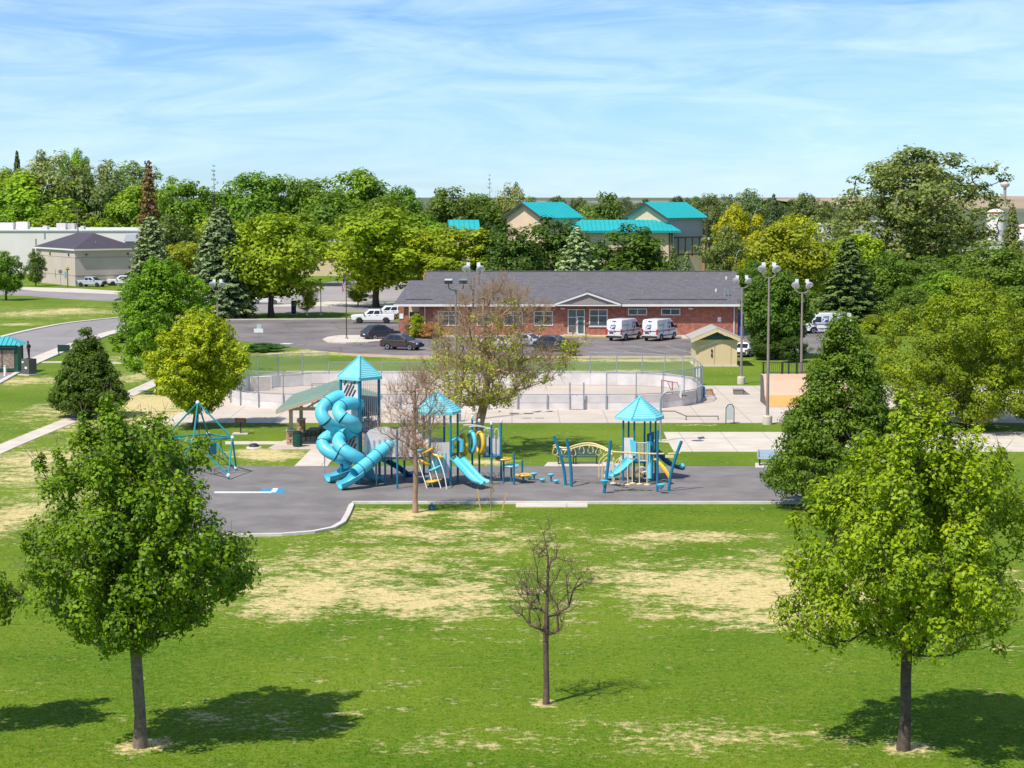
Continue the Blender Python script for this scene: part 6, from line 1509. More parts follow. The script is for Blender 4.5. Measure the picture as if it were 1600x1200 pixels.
def broad(seed, H, zb, W, ncl, crad, nlf, lsize, tr_r, shape='round', lean=(0, 0), shell=.42, tip=.018, lobes=.2, twigs=0, upk=.35, topz=.8, flat=.75, wy=None, leaf_frac=None, sag=.10, shoots=0, tmax=1.0):
    rg = np.random.default_rng(seed); pf = PROF[shape]; wy = W if wy is None else wy
    ph = rg.uniform(0, 6.28, 6)
    pts = []
    while len(pts) < ncl:
        t = rg.uniform(0, tmax, 400); a = rg.uniform(0, 2 * np.pi, 400); r = pf(t) * (1 + lobes * np.sin(3 * a + ph[0] + 5 * t) + .6 * lobes * np.sin(5 * a + ph[1] - 7 * t) + .4 * lobes * np.sin(2 * a + ph[2] + 11 * t))
        keep = rg.uniform(0, 1, 400) < np.clip(r, .05, 1.2) ** 1.2
        rho = r * rg.uniform(0, 1, 400) ** shell
        for i in np.nonzero(keep)[0]:
            rr = rho[i] * (1 - crad * .6 / (W / 2)); z = zb + crad * .5 + (H - zb - crad * 1.1) * t[i]
            pts.append((rr * math.cos(a[i]) * W / 2 + lean[0] * z / H, rr * math.sin(a[i]) * wy / 2 + lean[1] * z / H, z))
            if len(pts) >= ncl: break
    cl = np.array(pts); csz = np.ones(len(cl))
    if shoots:
        ax = np.array([lean[0] * .5, lean[1] * .5, zb + (H - zb) * .4]); k = rg.permutation(len(cl))[:shoots]
        far_ = np.argsort(-np.linalg.norm((cl - ax) / np.array([W / 2, wy / 2, (H - zb) / 2]), axis=1))[:max(shoots * 2, 10)]
        pk = rg.choice(far_, shoots); o_ = unit(cl[pk] - ax)
        cl = np.vstack([cl, cl[pk] + o_ * rg.uniform(.15, .45, (shoots, 1)) + np.array([0, 0, 1]) * rg.uniform(.05, .5, (shoots, 1))]); csz = np.r_[csz, np.full(shoots, .5)]
    nt = 9; zt = zb + (H - zb) * topz; tz = np.linspace(-.1, zt, nt)
    tp = np.stack([lean[0] * tz / H + .04 * H / 10 * np.sin(tz * 1.3 + ph[3]) * (tz > .3), lean[1] * tz / H + .04 * H / 10 * np.cos(tz * 1.1 + ph[4]) * (tz > .3), tz], 1)
    (TV, TF), A, R = skeleton(tp, cl, rg, tr_r, tip, sag)
    if twigs:
        m = len(cl) * twigs; c0 = np.repeat(cl, twigs, 0) + rg.normal(size=(m, 3)) * crad * .25
        dr = unit(rg.normal(size=(m, 3)) + np.array([0, 0, .7]) + .8 * unit(np.repeat(cl, twigs, 0) - np.array([lean[0] * .5, lean[1] * .5, zb * .9])))
        ln = crad * rg.uniform(.7, 1.6, m); c1 = np.repeat(cl, twigs, 0) + dr * ln[:, None]
        v2, f2 = tubes(np.repeat(cl, twigs, 0), c1, np.full(m, tip * .75), np.full(m, tip * .4), 3)
        c2 = c1 * .5 + np.repeat(cl, twigs, 0) * .5; d2 = unit(dr + rg.normal(size=(m, 3)) * .6); v3, f3 = tubes(c2, c2 + d2 * ln[:, None] * .6, np.full(m, tip * .5), np.full(m, tip * .3), 3)
        TF = np.vstack([TF, f2 + len(TV), f3 + len(TV) + len(v2)]); TV = np.vstack([TV, v2, v3])
    sel_ = np.ones(len(cl), bool) if leaf_frac is None else leaf_frac(cl, rg)
    cll = cl[sel_]; csz = csz[sel_]
    m = len(cll) * nlf
    LV = LF = rnd = None
    if m:
        cr = crad * csz * rg.uniform(.65, 1.3, len(cll)); d = unit(rg.normal(size=(m, 3)) + np.array([0, 0, .25])); rad = np.repeat(cr, nlf) * rg.uniform(.12, 1, m) ** .42
        ctr = np.repeat(cll, nlf, 0); c = ctr + d * rad[:, None] * np.array([1, 1, flat])
        out = unit(ctr - np.array([lean[0] * .5, lean[1] * .5, zb + (H - zb) * .35]))
        nrm = d * .8 + out * .3 + np.array([0, 0, upk]) + rg.normal(size=(m, 3)) * .32
        keep = rg.uniform(0, 1, m) < np.where(np.repeat(csz, nlf) < 1, .38, 1)
        LV, LF = leaves(c[keep], nrm[keep], lsize, rg)
        rnd = np.repeat(np.clip(.5 * np.repeat(rg.uniform(0, 1, len(cll)), nlf) + .5 * rg.uniform(0, 1, m), 0, 1)[keep], 4)
    return (TV, TF), (LV, LF, rnd)
def conifer(seed, H, W, zb=.3, whorls=26, nb=11, per=26, nsize=.34, tr_r=.2, ragged=.25, power=.85, droop=.25, gaps=0.0):
    rg = np.random.default_rng(seed); P0, P1, R0, R1 = [], [], [], []; C, Nn, RD = [], [], []
    zs = zb + (H - zb) * (1 - (1 - np.linspace(0, .985, whorls)) ** .92)
    for z in zs:
        t = (z - zb) / (H - zb); L0 = W / 2 * ((1 - t) ** power + .02) * min(1, .72 + t * 3)
        n = max(4, int(nb * (1 - t * .5))); a0 = rg.uniform(0, 6.28)
        for k in range(n):
            if rg.uniform() < gaps: continue
            a = a0 + 2 * math.pi * k / n + rg.normal() * .15; L_ = L0 * rg.uniform(1 - ragged, 1 + ragged * .35)
            e = np.array([math.cos(a) * L_, math.sin(a) * L_, z - droop * L_ * rg.uniform(.5, 1.2) + (.15 * L_ if t > .7 else 0)]); b = np.array([0, 0, z + rg.normal() * .08])
            P0.append(b); P1.append(e); R0.append(.012 + .018 * L_); R1.append(.008)
            m = max(4, int(per * L_ / (W / 2) + 3)); s_ = rg.uniform(.12, 1.05, m) ** .75
            base = b + (e - b) * s_[:, None]; side = np.array([-math.sin(a), math.cos(a), 0]); spread = .30 * L_ * (1.1 - s_) + .10
            c = base + side * (rg.uniform(-1, 1, m) * spread)[:, None] + rg.normal(size=(m, 3)) * .05 + np.array([0, 0, .0]) + np.stack([np.zeros(m), np.zeros(m), rg.uniform(-.10, .10, m)], 1)
            C.append(c); Nn.append(np.array([math.cos(a) * .55, math.sin(a) * .55, .75]) + rg.normal(size=(m, 3)) * .45); RD.append(np.clip(.35 * rg.uniform() + .65 * rg.uniform(0, 1, m), 0, 1))
    C = np.vstack(C); Nn = np.vstack(Nn); RD = np.concatenate(RD)
    LV, LF = leaves(C, Nn, nsize, rg, .5)
    tz = np.linspace(-.1, H * .985, 8); tp = np.stack([0 * tz, 0 * tz, tz], 1); tr = tr_r * (1 - np.linspace(0, .97, 8))
    tv, tf = tubes(tp[:-1], tp[1:], tr[:-1], tr[1:], 8); bv, bf = tubes(np.array(P0), np.array(P1), np.array(R0), np.array(R1), 4)
    return (np.vstack([tv, bv]), np.vstack([tf, bf + len(tv)])), (LV, LF, np.repeat(RD, 4))
def tree_mesh(kind, data):
    (TV, TF), (LV, LF, rnd) = data
    tm = np_mesh('trunk', TV, TF); lm = None
    tm.shade_smooth()
    if LV is not None: lm = np_mesh('crown', LV, LF, {'leafrnd': rnd})
    return tm, lm
def put_tree(name, label, loc, tm, lm, color, bark, leafm=None, scale=(1, 1, 1), rz=0.0, group=None, cat='tree'):
    t = thing(name, label, cat, loc, group, local=True); t.scale = scale; t.rotation_euler = (0, 0, rz)
    if not tm.materials: tm.materials.append(bark)
    o = bpy.data.objects.new('trunk', tm); col.objects.link(o); o.parent = t
    if lm is not None:
        if not lm.materials: lm.materials.append(leafm or M_LEAF)
        c = bpy.data.objects.new('crown', lm); col.objects.link(c); c.parent = t; c.color = (*color, 1)
    return t
GR_MAPLE, GR_BRIGHT, GR_YEL, GR_LIME, GR_DARK, GR_LOC, GR_GREY, GR_SPR, GR_PINE, GR_OLIVE = (.085, .165, .012), (.15, .25, .016), (.24, .29, .012), (.165, .24, .012), (.050, .088, .012), (.135, .185, .010), (.12, .15, .085), (.14, .205, .175), (.045, .085, .016), (.10, .13, .05)

def near_tree(name, label, px, yb, top, bot, w_px, color, seed, D=None, shape='round', dens=1.0, lsize=.17, crad=.55, bark=M_BARK, tr_px=14, cxpx=None, shell=.42, lobes=.2, flat=.75, topz=.8, nlf=None, rz=0, wy=None, shoots=0, tmax=1.0, bare=None):
    g = G(px, yb) if D is None else Vector((P(px, 500, D).x, D, 0)); s_ = FPX / g.y
    H = ZA(top, g.y); zb = max(.3, ZA(bot, g.y)); W = w_px / s_; lean = ((((cxpx or px) - px) / s_) * 1.6, 0)
    vol = W * W * (H - zb); ncl = int(dens * .26 * vol / (crad ** 3)) + 25; ncl = min(ncl, 520)
    n = nlf or int(14 * (crad / lsize) ** 1.8)
    tm, lm = tree_mesh(name, broad(seed, H, zb, W, ncl, crad, n, lsize, tr_px / s_ / 2, shape, lean, shell, lobes=lobes, flat=flat, topz=topz, wy=wy, shoots=shoots, tmax=tmax, leaf_frac=bare, twigs=2 if bare else 0, tip=.013 if bare else .018))
    return put_tree(name, label, g, tm, lm, color, bark, rz=rz)
# foreground
near_tree('maple_tree', 'large foreground maple with dense mid green leaves at the lower left', 219, 1168, 632, 1022, 328, (.10, .175, .006), 11, cxpx=213, lsize=.15, crad=.43, dens=.46, shoots=60, bare=lambda cl, rg: ~((cl[:, 0] < -2.2) & (cl[:, 2] < 6.0) & (rg.uniform(0, 1, len(cl)) < .45)), tr_px=19, shape='round', lobes=.22, shell=.5, flat=1.15, bark=M_BARKL)
near_tree('maple_tree', 'large foreground maple with bright yellow green leaves at the lower right', 1411, 1172, 622, 1024, 412, (.165, .235, .006), 23, cxpx=1422, lsize=.145, crad=.43, dens=.36, shoots=65, bare=lambda cl, rg: rg.uniform(0, 1, len(cl)) < np.clip((cl[:, 2] - 2.2) / 2.0, .12, 1), shell=.52, flat=1.15, tr_px=18, shape='egg', lobes=.22)
near_tree('maple_tree', 'foreground tree whose sparse green branches enter at the left edge', -75, 1150, 800, 1010, 190, (.095, .165, .008), 29, lsize=.15, crad=.40, dens=.42, tr_px=13, shape='round', lobes=.3, shell=.55, shoots=40)
# small nearly bare tree in the centre
g = G(853, 1100); s_ = FPX / g.y
def few(k): return lambda cl, rg: rg.uniform(0, 1, len(cl)) < k
tm, lm = tree_mesh('', broad(5, ZA(812, g.y), ZA(1000, g.y), 140 / s_, 95, .40, 3, .08, .11, 'egg', (0.05, 0), .6, tip=.009, lobes=.3, twigs=5, topz=.7, leaf_frac=few(.4), sag=-.10))
put_tree('bare_tree', 'small dark nearly leafless tree in the centre foreground', g, tm, lm, (.20, .20, .03), mat('dark_bark', (.16, .10, .075), .95, (.09, .058, .045), 6))
# leafless tree on the kerb line
g = G(649, 801); s_ = FPX / g.y
tm, lm = tree_mesh('', broad(8, ZA(560, g.y), ZA(735, g.y), 122 / s_, 300, .50, 0, .1, .15, 'oval', (0.0, 0), .55, tip=.009, lobes=.2, twigs=6, topz=.75, sag=-.08))
put_tree('bare_tree', 'leafless tan twigged tree on the kerb in front of the play structure', g, tm, lm, (.2, .2, .03), mat('reddish_twigs', (.40, .25, .17), .9, (.28, .17, .115), 3))
# half bare tree behind the play structure
g = G(743, 708); s_ = FPX / g.y
H = ZA(424, g.y)
def low_leaves(cl, rg): return rg.uniform(0, 1, len(cl)) < np.clip(1.08 - (cl[:, 2] - 2.5) / (H - 2.5) * 1.45, .07, .85)
tm, lm = tree_mesh('', broad(31, H, ZA(648, g.y), 250 / s_, 430, .62, 40, .16, .33, 'round', (1.9, 0), .55, tip=.014, lobes=.22, twigs=12, topz=.42, leaf_frac=low_leaves, sag=-.04))
put_tree('bare_tree', 'large leaning half bare tree with tan twigs and sparse lower leaves behind the playground', g, tm, lm, (.23, .27, .025), mat('grey_brown_bark', (.48, .31, .18), .95, (.25, .17, .10), 2))
# sapling between stakes
g = G(767, 806)
tm, lm = tree_mesh('', broad(3, ZA(745, g.y), .9, .8, 12, .2, 0, .05, .03, 'oval', (0, 0), .5, tip=.008, twigs=2, topz=.9)); put_tree('sapling', 'thin leafless sapling between two yellow stakes', g, tm, lm, GR_LIME, M_TWIG)
# middle distance
near_tree('linden_tree', 'dark green pyramidal tree beside the diagonal sidewalk at left', 138, 652, 506, 655, 134, (.058, .10, .012), 41, shape='pyr', crad=.50, lsize=.18, dens=2.4, tr_px=7, lobes=.06, shell=.28, topz=.9, tmax=.97)
near_tree('maple_tree', 'tall bright green maple left of the yellow green tree', 247, 617, 402, 596, 142, (.105, .205, .012), 43, shape='oval', crad=.58, lsize=.21, dens=1.0, tr_px=8, cxpx=250, lobes=.24, shoots=60)
near_tree('maple_tree', 'yellow green maple between the climbing pyramid and the rink', 304, 668, 482, 652, 140, GR_YEL, 44, shape='oval', crad=.50, lsize=.19, dens=1.0, tr_px=8, cxpx=314, lobes=.24, shoots=60)
near_tree('linden_tree', 'large dark green pyramidal tree in front of the orange ramp', 1312, 792, 472, 786, 246, (.08, .135, .014), 47, shape='pyr', crad=.58, lsize=.17, dens=2.6, cxpx=1314, tr_px=12, lobes=.06, shell=.26, topz=.92, tmax=.97)
near_tree('locust_tree', 'wide yellow green honey locust at the right edge behind the maple', 1515, 668, 428, 715, 350, (.135, .185, .008), 49, shape='egg', crad=.72, lsize=.19, dens=1.2, tr_px=12, lobes=.25, cxpx=1510)
near_tree('dense_tree', 'dark green dense tree behind the two right lamp posts', 1213, 560, 416, 558, 112, (.062, .12, .018), 51, shape='oval', crad=.75, lsize=.26, dens=1.5, tr_px=6, lobes=.2)
# ---- shared tree shapes for the distance
PROTO = {}
for nm, sd_, kw in (('A', 101, dict(shape='round', lobes=.22)), ('B', 102, dict(shape='oval', lobes=.26)), ('C', 103, dict(shape='egg', lobes=.30)), ('D', 104, dict(shape='vase', lobes=.28))):
    PROTO[nm] = tree_mesh('', broad(sd_, 12, 1.4, 10, 125, 1.15, 95, .40, .26, kw['shape'], (0, 0), .38, tip=.03, lobes=kw['lobes']))
PROTO['G'] = tree_mesh('', broad(105, 12, 1.6, 10, 125, 1.05, 85, .34, .3, 'round', (0, 0), .5, tip=.03, lobes=.38))
PROTO['K'] = tree_mesh('', broad(106, 12, 1.6, 10, 380, .75, 62, .25, .38, 'round', (0.3, 0), .55, tip=.035, lobes=.42, topz=.6))
PROTO['S'] = tree_mesh('', conifer(111, 12, 5.6, .3, 36, 17, 72, .42, .18, .12, .62, .22))
PROTO['S2'] = tree_mesh('', conifer(112, 12, 6.2, .4, 30, 14, 56, .42, .18, .38, .62, .18))
PROTO['N'] = tree_mesh('', broad(113, 12, .6, 8, 110, 1.05, 95, .36, .22, 'egg', (0, 0), .4, tip=.03, lobes=.3, upk=.6))
PROTO['X'] = tree_mesh('', conifer(114, 12, 3.6, 1.0, 34, 11, 34, .34, .2, .5, .45, .45, .12))
PROTO['Y'] = tree_mesh('', conifer(115, 12, 3.4, 1.5, 24, 6, 4, .2, .16, .6, .7, -.05, .3))
BASEW = {'A': 10, 'B': 10, 'C': 10, 'D': 10, 'G': 10, 'K': 10, 'S': 5.6, 'S2': 6.0, 'N': 8, 'X': 3.6, 'Y': 3.4}
_ri = random.Random(5)
def far_tree(kind, px, D, top, w_px, color, label, name='broadleaf_tree', group=None, bark=M_BARK, jit=.12):
    H = ZA(top, D); W = w_px * MPP(D); g = Vector((P(px, 400, D).x, D, 0)); tm, lm = PROTO[kind]
    c = tuple(x * 1.18 * (1 + _ri.uniform(-jit, jit)) for x in color)
    put_tree(name, label, g, tm, lm, c, bark, M_NEED if kind in 'SS2XY' else M_LEAF, (W / BASEW[kind], W / BASEW[kind], H / 12), _ri.uniform(0, 6.28), group)
far_tree('A', 423, 278, 328, 166, GR_LOC, 'round honey locust over the white sedan on the grass strip', 'locust_tree')
far_tree('D', 587, 302, 324, 196, (.15, .20, .012), 'large round honey locust behind the flagpole and white pickup', 'locust_tree')
far_tree('B', 712, 300, 345, 170, (.145, .195, .012), 'honey locust behind the left end of the grey roof', 'locust_tree')
far_tree('S', 344, 276, 322, 118, (.115, .155, .135), 'tall blue spruce left of the honey locusts', 'blue_spruce', jit=0)
far_tree('S2', 237, 300, 338, 104, (.12, .16, .13), 'blue spruce just behind the tall bright green maple', 'blue_spruce', jit=0)
far_tree('S2', 902, 272, 356, 108, (.16, .21, .185), 'pale blue spruce behind the middle of the grey roof', 'blue_spruce', jit=0)
far_tree('N', 800, 285, 338, 110, GR_PINE, 'dark pine left of the pale blue spruce, behind the grey roof', 'pine_tree', jit=0)
far_tree('N', 866, 295, 326, 140, GR_PINE, 'dark pine in front of the left teal gable', 'pine_tree', jit=0)
far_tree('N', 765, 300, 336, 84, (.035, .07, .02), 'dark pine rising at the left end of the school', 'pine_tree', jit=0)
far_tree('N', 990, 283, 338, 150, (.055, .10, .018), 'bushy green pine in front of the long teal roof', 'pine_tree', jit=0)
far_tree('N', 935, 292, 368, 90, (.05, .09, .018), 'low dark pine between the pale spruce and the bushy green pine', 'pine_tree', jit=0)
far_tree('S2', 1052, 272, 386, 34, (.07, .10, .04), 'small green conifer at the corner of the school', 'young_conifer', jit=0)
far_tree('S2', 1072, 276, 394, 36, (.12, .16, .12), 'small pale conifer right of the school corner', 'young_conifer', jit=0)
far_tree('G', 1133, 290, 343, 82, GR_OLIVE, 'airy olive tree with white trunks behind the right end of the roof', 'aspen_tree', bark=M_WHITE, jit=0)
far_tree('A', 1222, 280, 343, 150, GR_LOC, 'broad yellow green tree behind the tall lamp posts', 'locust_tree')
far_tree('D', 1155, 345, 317, 78, (.25, .25, .008), 'bright golden yellow tree right of the school', 'golden_tree', jit=0)
far_tree('B', 1240, 330, 326, 90, (.22, .24, .015), 'yellow green tree behind the broad locust', 'locust_tree')
far_tree('S2', 1326, 262, 372, 116, (.065, .10, .05), 'dark spruce right of the lamp posts', 'spruce_tree', jit=0)
far_tree('B', 1388, 268, 386, 100, (.06, .105, .018), 'dark green tree between the dark spruce and the brown roof')
far_tree('A', 1345, 300, 360, 120, (.15, .20, .02), 'olive green tree behind the dark spruce')
far_tree('C', 1448, 285, 392, 96, (.07, .11, .03), 'dull green tree under the big cottonwood')
far_tree('A', 1556, 300, 383, 128, (.085, .13, .022), 'rounded green tree below the storage tanks')
far_tree('C', 1175, 262, 400, 60, (.06, .10, .02), 'dark shrubby tree beside the right gable of the office')
far_tree('K', 1432, 335, 224, 268, (.115, .145, .07), 'giant spreading cottonwood towering over the right side', 'cottonwood_tree', jit=0)
far_tree('S2', 1580, 430, 318, 40, (.10, .12, .06), 'sparse conifer in front of the storage tanks', 'conifer_tree', jit=0)
far_tree('S', 1208, 420, 303, 34, (.05, .075, .05), 'dark far spruce left of the big cottonwood', 'spruce_tree', jit=0)
far_tree('C', 948, 400, 290, 86, (.06, .095, .028), 'tall dark green tree between the two teal gables')
far_tree('G', 915, 380, 312, 60, (.13, .16, .06), 'pale olive tree just right of the left teal gable')
far_tree('A', 1058, 900, 304, 36, (.05, .07, .045), 'far dark tree clump above the right teal ridge', group='trees on the horizon')
far_tree('B', 1108, 560, 296, 60, (.085, .11, .06), 'grey green far tree left of the golden tree top', group='trees on the horizon')
far_tree('G', 1166, 540, 291, 74, (.085, .11, .06), 'grey green far tree above the golden tree', group='trees on the horizon')
far_tree('A', 1258, 560, 298, 66, (.075, .105, .05), 'rounded far tree above the yellow green locusts', group='trees on the horizon')
far_tree('G', 1315, 520, 318, 60, (.09, .12, .05), 'low far tree before the tan field, left of the cottonwood', group='trees on the horizon')
far_tree('A', 1552, 1200, 313, 14, (.05, .07, .045), 'single tiny round tree on the tan ridge', group='trees on the horizon')
far_tree('B', 1610, 330, 360, 60, (.09, .13, .03), 'green tree cut off by the right edge below the ridge')

HZ = [(830, 760, 303, 44), (872, 800, 304, 50), (905, 700, 303, 40), (975, 780, 305, 46), (1010, 820, 306, 44), (1085, 720, 302, 46), (1135, 760, 301, 52), (1205, 740, 304, 40), (1238, 700, 306, 44), (1290, 760, 309, 40), (1340, 700, 312, 50)]
HL = ['between the left teal gable and the pale olive tree', 'just left of the pale olive tree', 'behind the pale olive tree', 'right of the tall dark tree between the gables', 'behind the right teal gable peak', 'right of the right teal gable', 'left of the golden tree crown', 'behind the dark far spruce', 'right of the dark far spruce', 'before the tan ridge left end', 'behind the left limbs of the cottonwood']
for (px, D, top, w_), hl in zip(HZ, HL): far_tree('ABCG'[px % 4], px, D, top, w_, (.065, .085, .045), 'small hazy green horizon tree ' + hl, group='trees on the horizon')
# left half skyline
L1 = [('A', 45, 440, 262, 175, (.115, .19, .016), 'big round bright green tree at the far left skyline'), ('G', 78, 500, 229, 120, GR_GREY, 'grey green cottonwood, tallest mass at the far left'),
      ('B', 122, 470, 221, 54, (.10, .18, .014), 'narrow vivid green tree poking above the grey cottonwoods'), ('G', 162, 505, 244, 90, GR_GREY, 'grey green cottonwood right of the narrow vivid tree'),
      ('G', 216, 520, 246, 110, (.12, .155, .08), 'hazy grey green tree behind the brown dead conifer'), ('A', 212, 430, 286, 110, (.105, .18, .016), 'rounded green tree left of the brown dead conifer'),
      ('C', 148, 450, 300, 100, (.095, .165, .02), 'green tree above the white warehouse roof'), ('B', 288, 440, 271, 100, (.085, .15, .018), 'green tree right of the brown dead conifer'),
      ('C', 335, 450, 290, 90, (.075, .13, .02), 'dark green tree behind the tall blue spruce'), ('A', 395, 450, 264, 110, (.075, .14, .018), 'rounded skyline tree right of the blue spruce tip'),
      ('B', 440, 460, 263, 80, (.08, .15, .018), 'upright skyline tree left of centre left'), ('C', 492, 470, 268, 120, (.085, .14, .03), 'pale skyline tree between two darker crowns'),
      ('A', 566, 455, 259, 130, (.08, .15, .016), 'highest rounded skyline tree left of the school'), ('C', 522, 440, 292, 110, (.065, .125, .018), 'dark green tree in front of the highest skyline crown'),
      ('B', 628, 455, 282, 74, (.06, .12, .02), 'smaller skyline tree right of the highest crown'), ('A', 602, 400, 305, 120, (.065, .125, .018), 'mid green tree above the central honey locust'),
      ('C', 703, 420, 282, 104, (.065, .11, .025), 'dark skyline tree above the left teal roof corner'), ('A', 745, 430, 298, 90, (.06, .105, .025), 'dark tree left of the dead spire'),
      ('G', 803, 430, 280, 60, (.12, .155, .05), 'light green tree behind the left teal gable'), ('D', 460, 375, 333, 120, (.12, .19, .014), 'yellow green tree filling the gap above the left honey locust'),
      ('A', 345, 360, 335, 110, (.14, .19, .016), 'olive green tree behind the spruce and left honey locust'), ('D', 655, 370, 334, 110, (.10, .165, .016), 'yellow green tree right above the central honey locust'),
      ('B', 292, 310, 372, 90, (.15, .18, .012), 'olive yellow tree between the two blue spruces'), ('C', 270, 345, 325, 80, (.075, .095, .035), 'dull brownish green tree above the left blue spruce'),
      ('A', 10, 460, 258, 90, (.10, .17, .016), 'bright green crown cut by the left edge of the skyline'), ('C', 95, 420, 318, 90, (.10, .175, .018), 'lower green crown behind the beige building'),
      ('B', 30, 425, 312, 90, (.11, .19, .016), 'lower bright green crown at the left edge')]
for k, px, D, top, w_, c, lb in L1: far_tree(k, px, D if px > 230 or D > 470 else D + 60, top, w_ * 1.22, tuple(q * 1.1 for q in c), lb, group='skyline trees')
far_tree('X', 234, 400, 250, 46, (.105, .062, .045), 'tall rusty brown dead conifer on the left skyline', 'dead_conifer', bark=mat('dead_bark', (.20, .12, .085), .95), jit=0)
far_tree('Y', 336, 440, 256, 44, (.07, .085, .05), 'thin sparse conifer sticking out of the skyline', 'conifer_tree', jit=0)
far_tree('Y', 765, 440, 271, 30, (.12, .09, .07), 'bare dead spire left of the teal gable', 'dead_conifer', jit=0)
far_tree('S', 30, 520, 236, 30, (.05, .07, .045), 'dark conifer tip at the far left skyline', 'conifer_tree', jit=0)
for k, px, D, top, w_, c, lb in [('A', 1480, 250, 420, 120, (.11, .16, .015), 'yellow green tree behind the wide locust at right'), ('C', 1590, 240, 440, 120, (.09, .14, .02), 'green tree at the right edge behind the wide locust'), ('B', 1420, 240, 442, 80, (.075, .12, .02), 'dark green tree right of the far van'),
      ('A', 1500, 320, 395, 110, (.075, .115, .03), 'dull green tree under the right limb of the big cottonwood'), ('A', 1300, 310, 372, 90, (.10, .15, .02), 'mid green tree left of the dark spruce'), ('C', 1580, 195, 470, 140, (.12, .165, .015), 'olive tree at the right edge beside the plaza')]:
    far_tree(k, px, D, top, w_, c, lb, group='trees behind the right side')
# trees by the street at left
far_tree('C', 8, 322, 386, 60, (.07, .14, .014), 'green street tree cut by the left edge', 'street_tree')
far_tree('N', 55, 372, 384, 33, (.05, .105, .014), 'small pyramidal street tree before the beige wall', 'street_tree')
far_tree('G', 479, 281, 440, 40, (.16, .19, .015), 'small young tree on the grass strip beside the blue sign', 'street_tree')
far_tree('B', 559, 306, 440, 40, (.12, .16, .015), 'small tree in the shade of the central honey locust', 'street_tree')
# shrubs
def shrub(px, yb, top, w_px, color, label, kind='C'):
    g = G(px, yb); H = max(.6, ZA(top, g.y)); W = w_px * MPP(g.y); tm, lm = PROTO[kind]
    put_tree('shrub', label, g - Vector((0, 0, .12 * H)), tm, lm, color, M_BARK, M_LEAF, (W / 10, W / 10, H / 10.8), _ri.uniform(0, 6.28), 'shrubs', 'shrub')
shrub(412, 549, 534, 74, (.06, .14, .045), 'low spreading juniper at the corner of the parking lot')
shrub(650, 528, 486, 34, (.19, .24, .014), 'yellow green shrub beside the brick porch columns')
shrub(676, 529, 500, 40, (.30, .16, .10), 'pinkish shrub against the brick wall')
shrub(1195, 562, 520, 56, (.045, .085, .014), 'dark shrub at the foot of the dense tree', 'A')
shrub(1240, 566, 522, 50, (.04, .075, .014), 'dark shrub right of the dense tree', 'B')
shrub(1365, 522, 490, 60, (.14, .18, .015), 'yellow green shrub near the far right van', 'A')
shrub(185, 536, 523, 30, (.07, .13, .05), 'small rounded shrub at the road corner', 'A')
shrub(890, 556, 530, 36, (.13, .17, .02), 'ragged shrub at the lot edge beside the half bare tree', 'B')

# ================================================================== TURF BLADES
rg = np.random.default_rng(99)
NB = 230000
yy = 55 + (112 - 55) * rg.uniform(0, 1, NB) ** 1.25; xx = rg.uniform(-1, 1, NB) * (yy * .268 + 1.5)
pgpoly = [G(x, y) for x, y in front + [(255, 729), (1345, 729)]]
def inside(px_, py_, poly):
    r = np.zeros(len(px_), bool); n = len(poly)
    for i in range(n):
        a, b = poly[i], poly[(i + 1) % n]
        c = ((a.y > py_) != (b.y > py_)) & (px_ < (b.x - a.x) * (py_ - a.y) / (b.y - a.y + 1e-12) + a.x); r ^= c
    return r
pl_ = [Vector((p.x * 1.0, p.y - .3, 0)) for p in pgpoly]
kp = [G(806, 787), G(918, 787), G(918, 793.5), G(806, 793.5)]
ok = ~inside(xx, yy, pgpoly) & ~inside(xx, yy, pl_) & ~inside(xx, yy, kp) & (yy < 108.3 + 0 * xx)
ok2 = ok | ((yy >= 108.3) & False)
xx, yy = xx[ok2], yy[ok2]; m = len(xx)
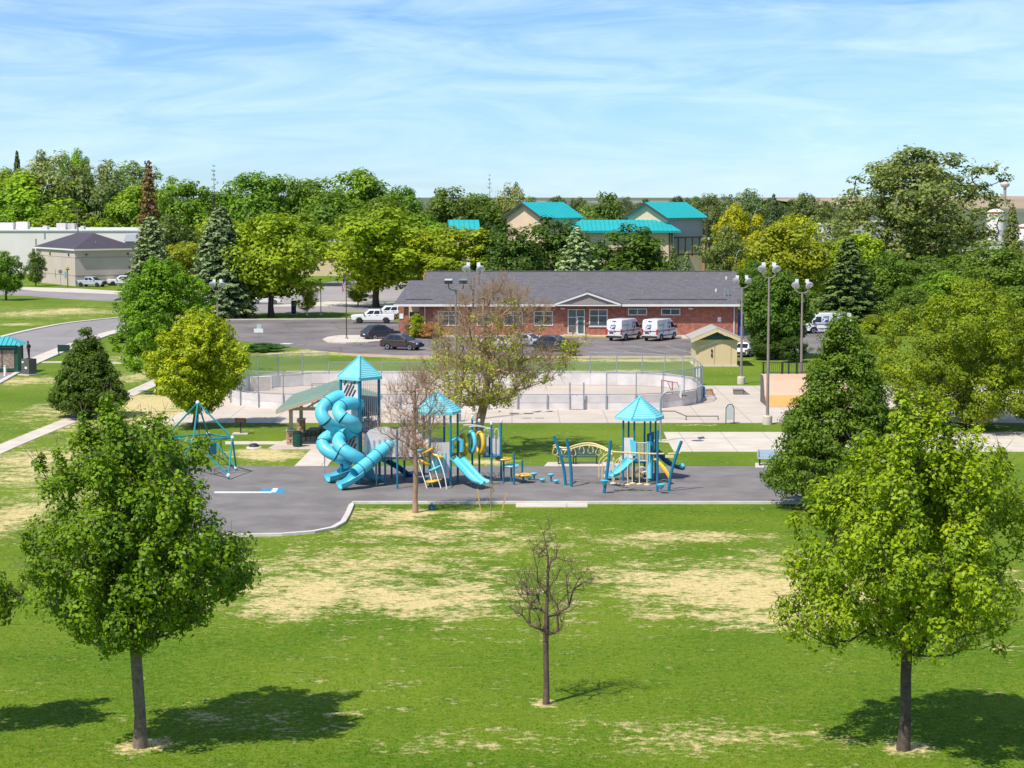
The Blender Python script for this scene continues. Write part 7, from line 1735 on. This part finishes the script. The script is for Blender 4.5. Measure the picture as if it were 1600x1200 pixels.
hh = rg.uniform(.012, .032, m); ww = rg.uniform(.02, .04, m); az = rg.uniform(0, 6.28, m); tl = rg.normal(size=(m, 2)) * .035
b0 = np.stack([xx - ww * np.cos(az), yy - ww * np.sin(az), np.zeros(m)], 1); b1 = np.stack([xx + ww * np.cos(az), yy + ww * np.sin(az), np.zeros(m)], 1); b2 = np.stack([xx + tl[:, 0], yy + tl[:, 1], hh], 1)
GV = np.stack([b0, b1, b2], 1).reshape(-1, 3); GF = np.arange(3 * m).reshape(-1, 3)
bme = np_mesh('turf_blades', GV, GF, {'dry': np.repeat(dry_at(xx, yy), 3), 'rnd': np.repeat(rg.uniform(0, 1, m), 3)})
tm_ = gm.copy(); tm_.name = 'turf_blade'
N, K = tm_.node_tree.nodes, tm_.node_tree.links
bs = N['Principled BSDF']
for l_ in list(bs.inputs['Normal'].links): K.remove(l_)
src = bs.inputs['Base Color'].links[0].from_socket
ra = N.new('ShaderNodeAttribute'); ra.attribute_name = 'rnd'
mr = N.new('ShaderNodeMapRange'); mr.inputs['To Min'].default_value = 1.1; mr.inputs['To Max'].default_value = 1.9; K.new(ra.outputs['Fac'], mr.inputs['Value'])
mx = N.new('ShaderNodeMix'); mx.data_type = 'RGBA'; mx.blend_type = 'MULTIPLY'; mx.inputs['Factor'].default_value = 1
df = N.new('ShaderNodeBsdfDiffuse'); tl_ = N.new('ShaderNodeBsdfTranslucent'); mxs = N.new('ShaderNodeMixShader'); mxs.inputs[0].default_value = .5
K.new(df.outputs[0], mxs.inputs[1]); K.new(tl_.outputs[0], mxs.inputs[2]); K.new(mxs.outputs[0], N['Material Output'].inputs[0]); K.new(mx.outputs['Result'], df.inputs['Color']); K.new(mx.outputs['Result'], tl_.inputs['Color'])
K.new(src, mx.inputs['A']); K.new(mr.outputs[0], mx.inputs['B']); K.new(mx.outputs['Result'], bs.inputs['Base Color'])
bme.materials.append(tm_)
tb = bpy.data.objects.new('turf_blades', bme); col.objects.link(tb); tb['kind'] = 'stuff'; tb['label'] = 'short mown grass blades, green with straw coloured patches'
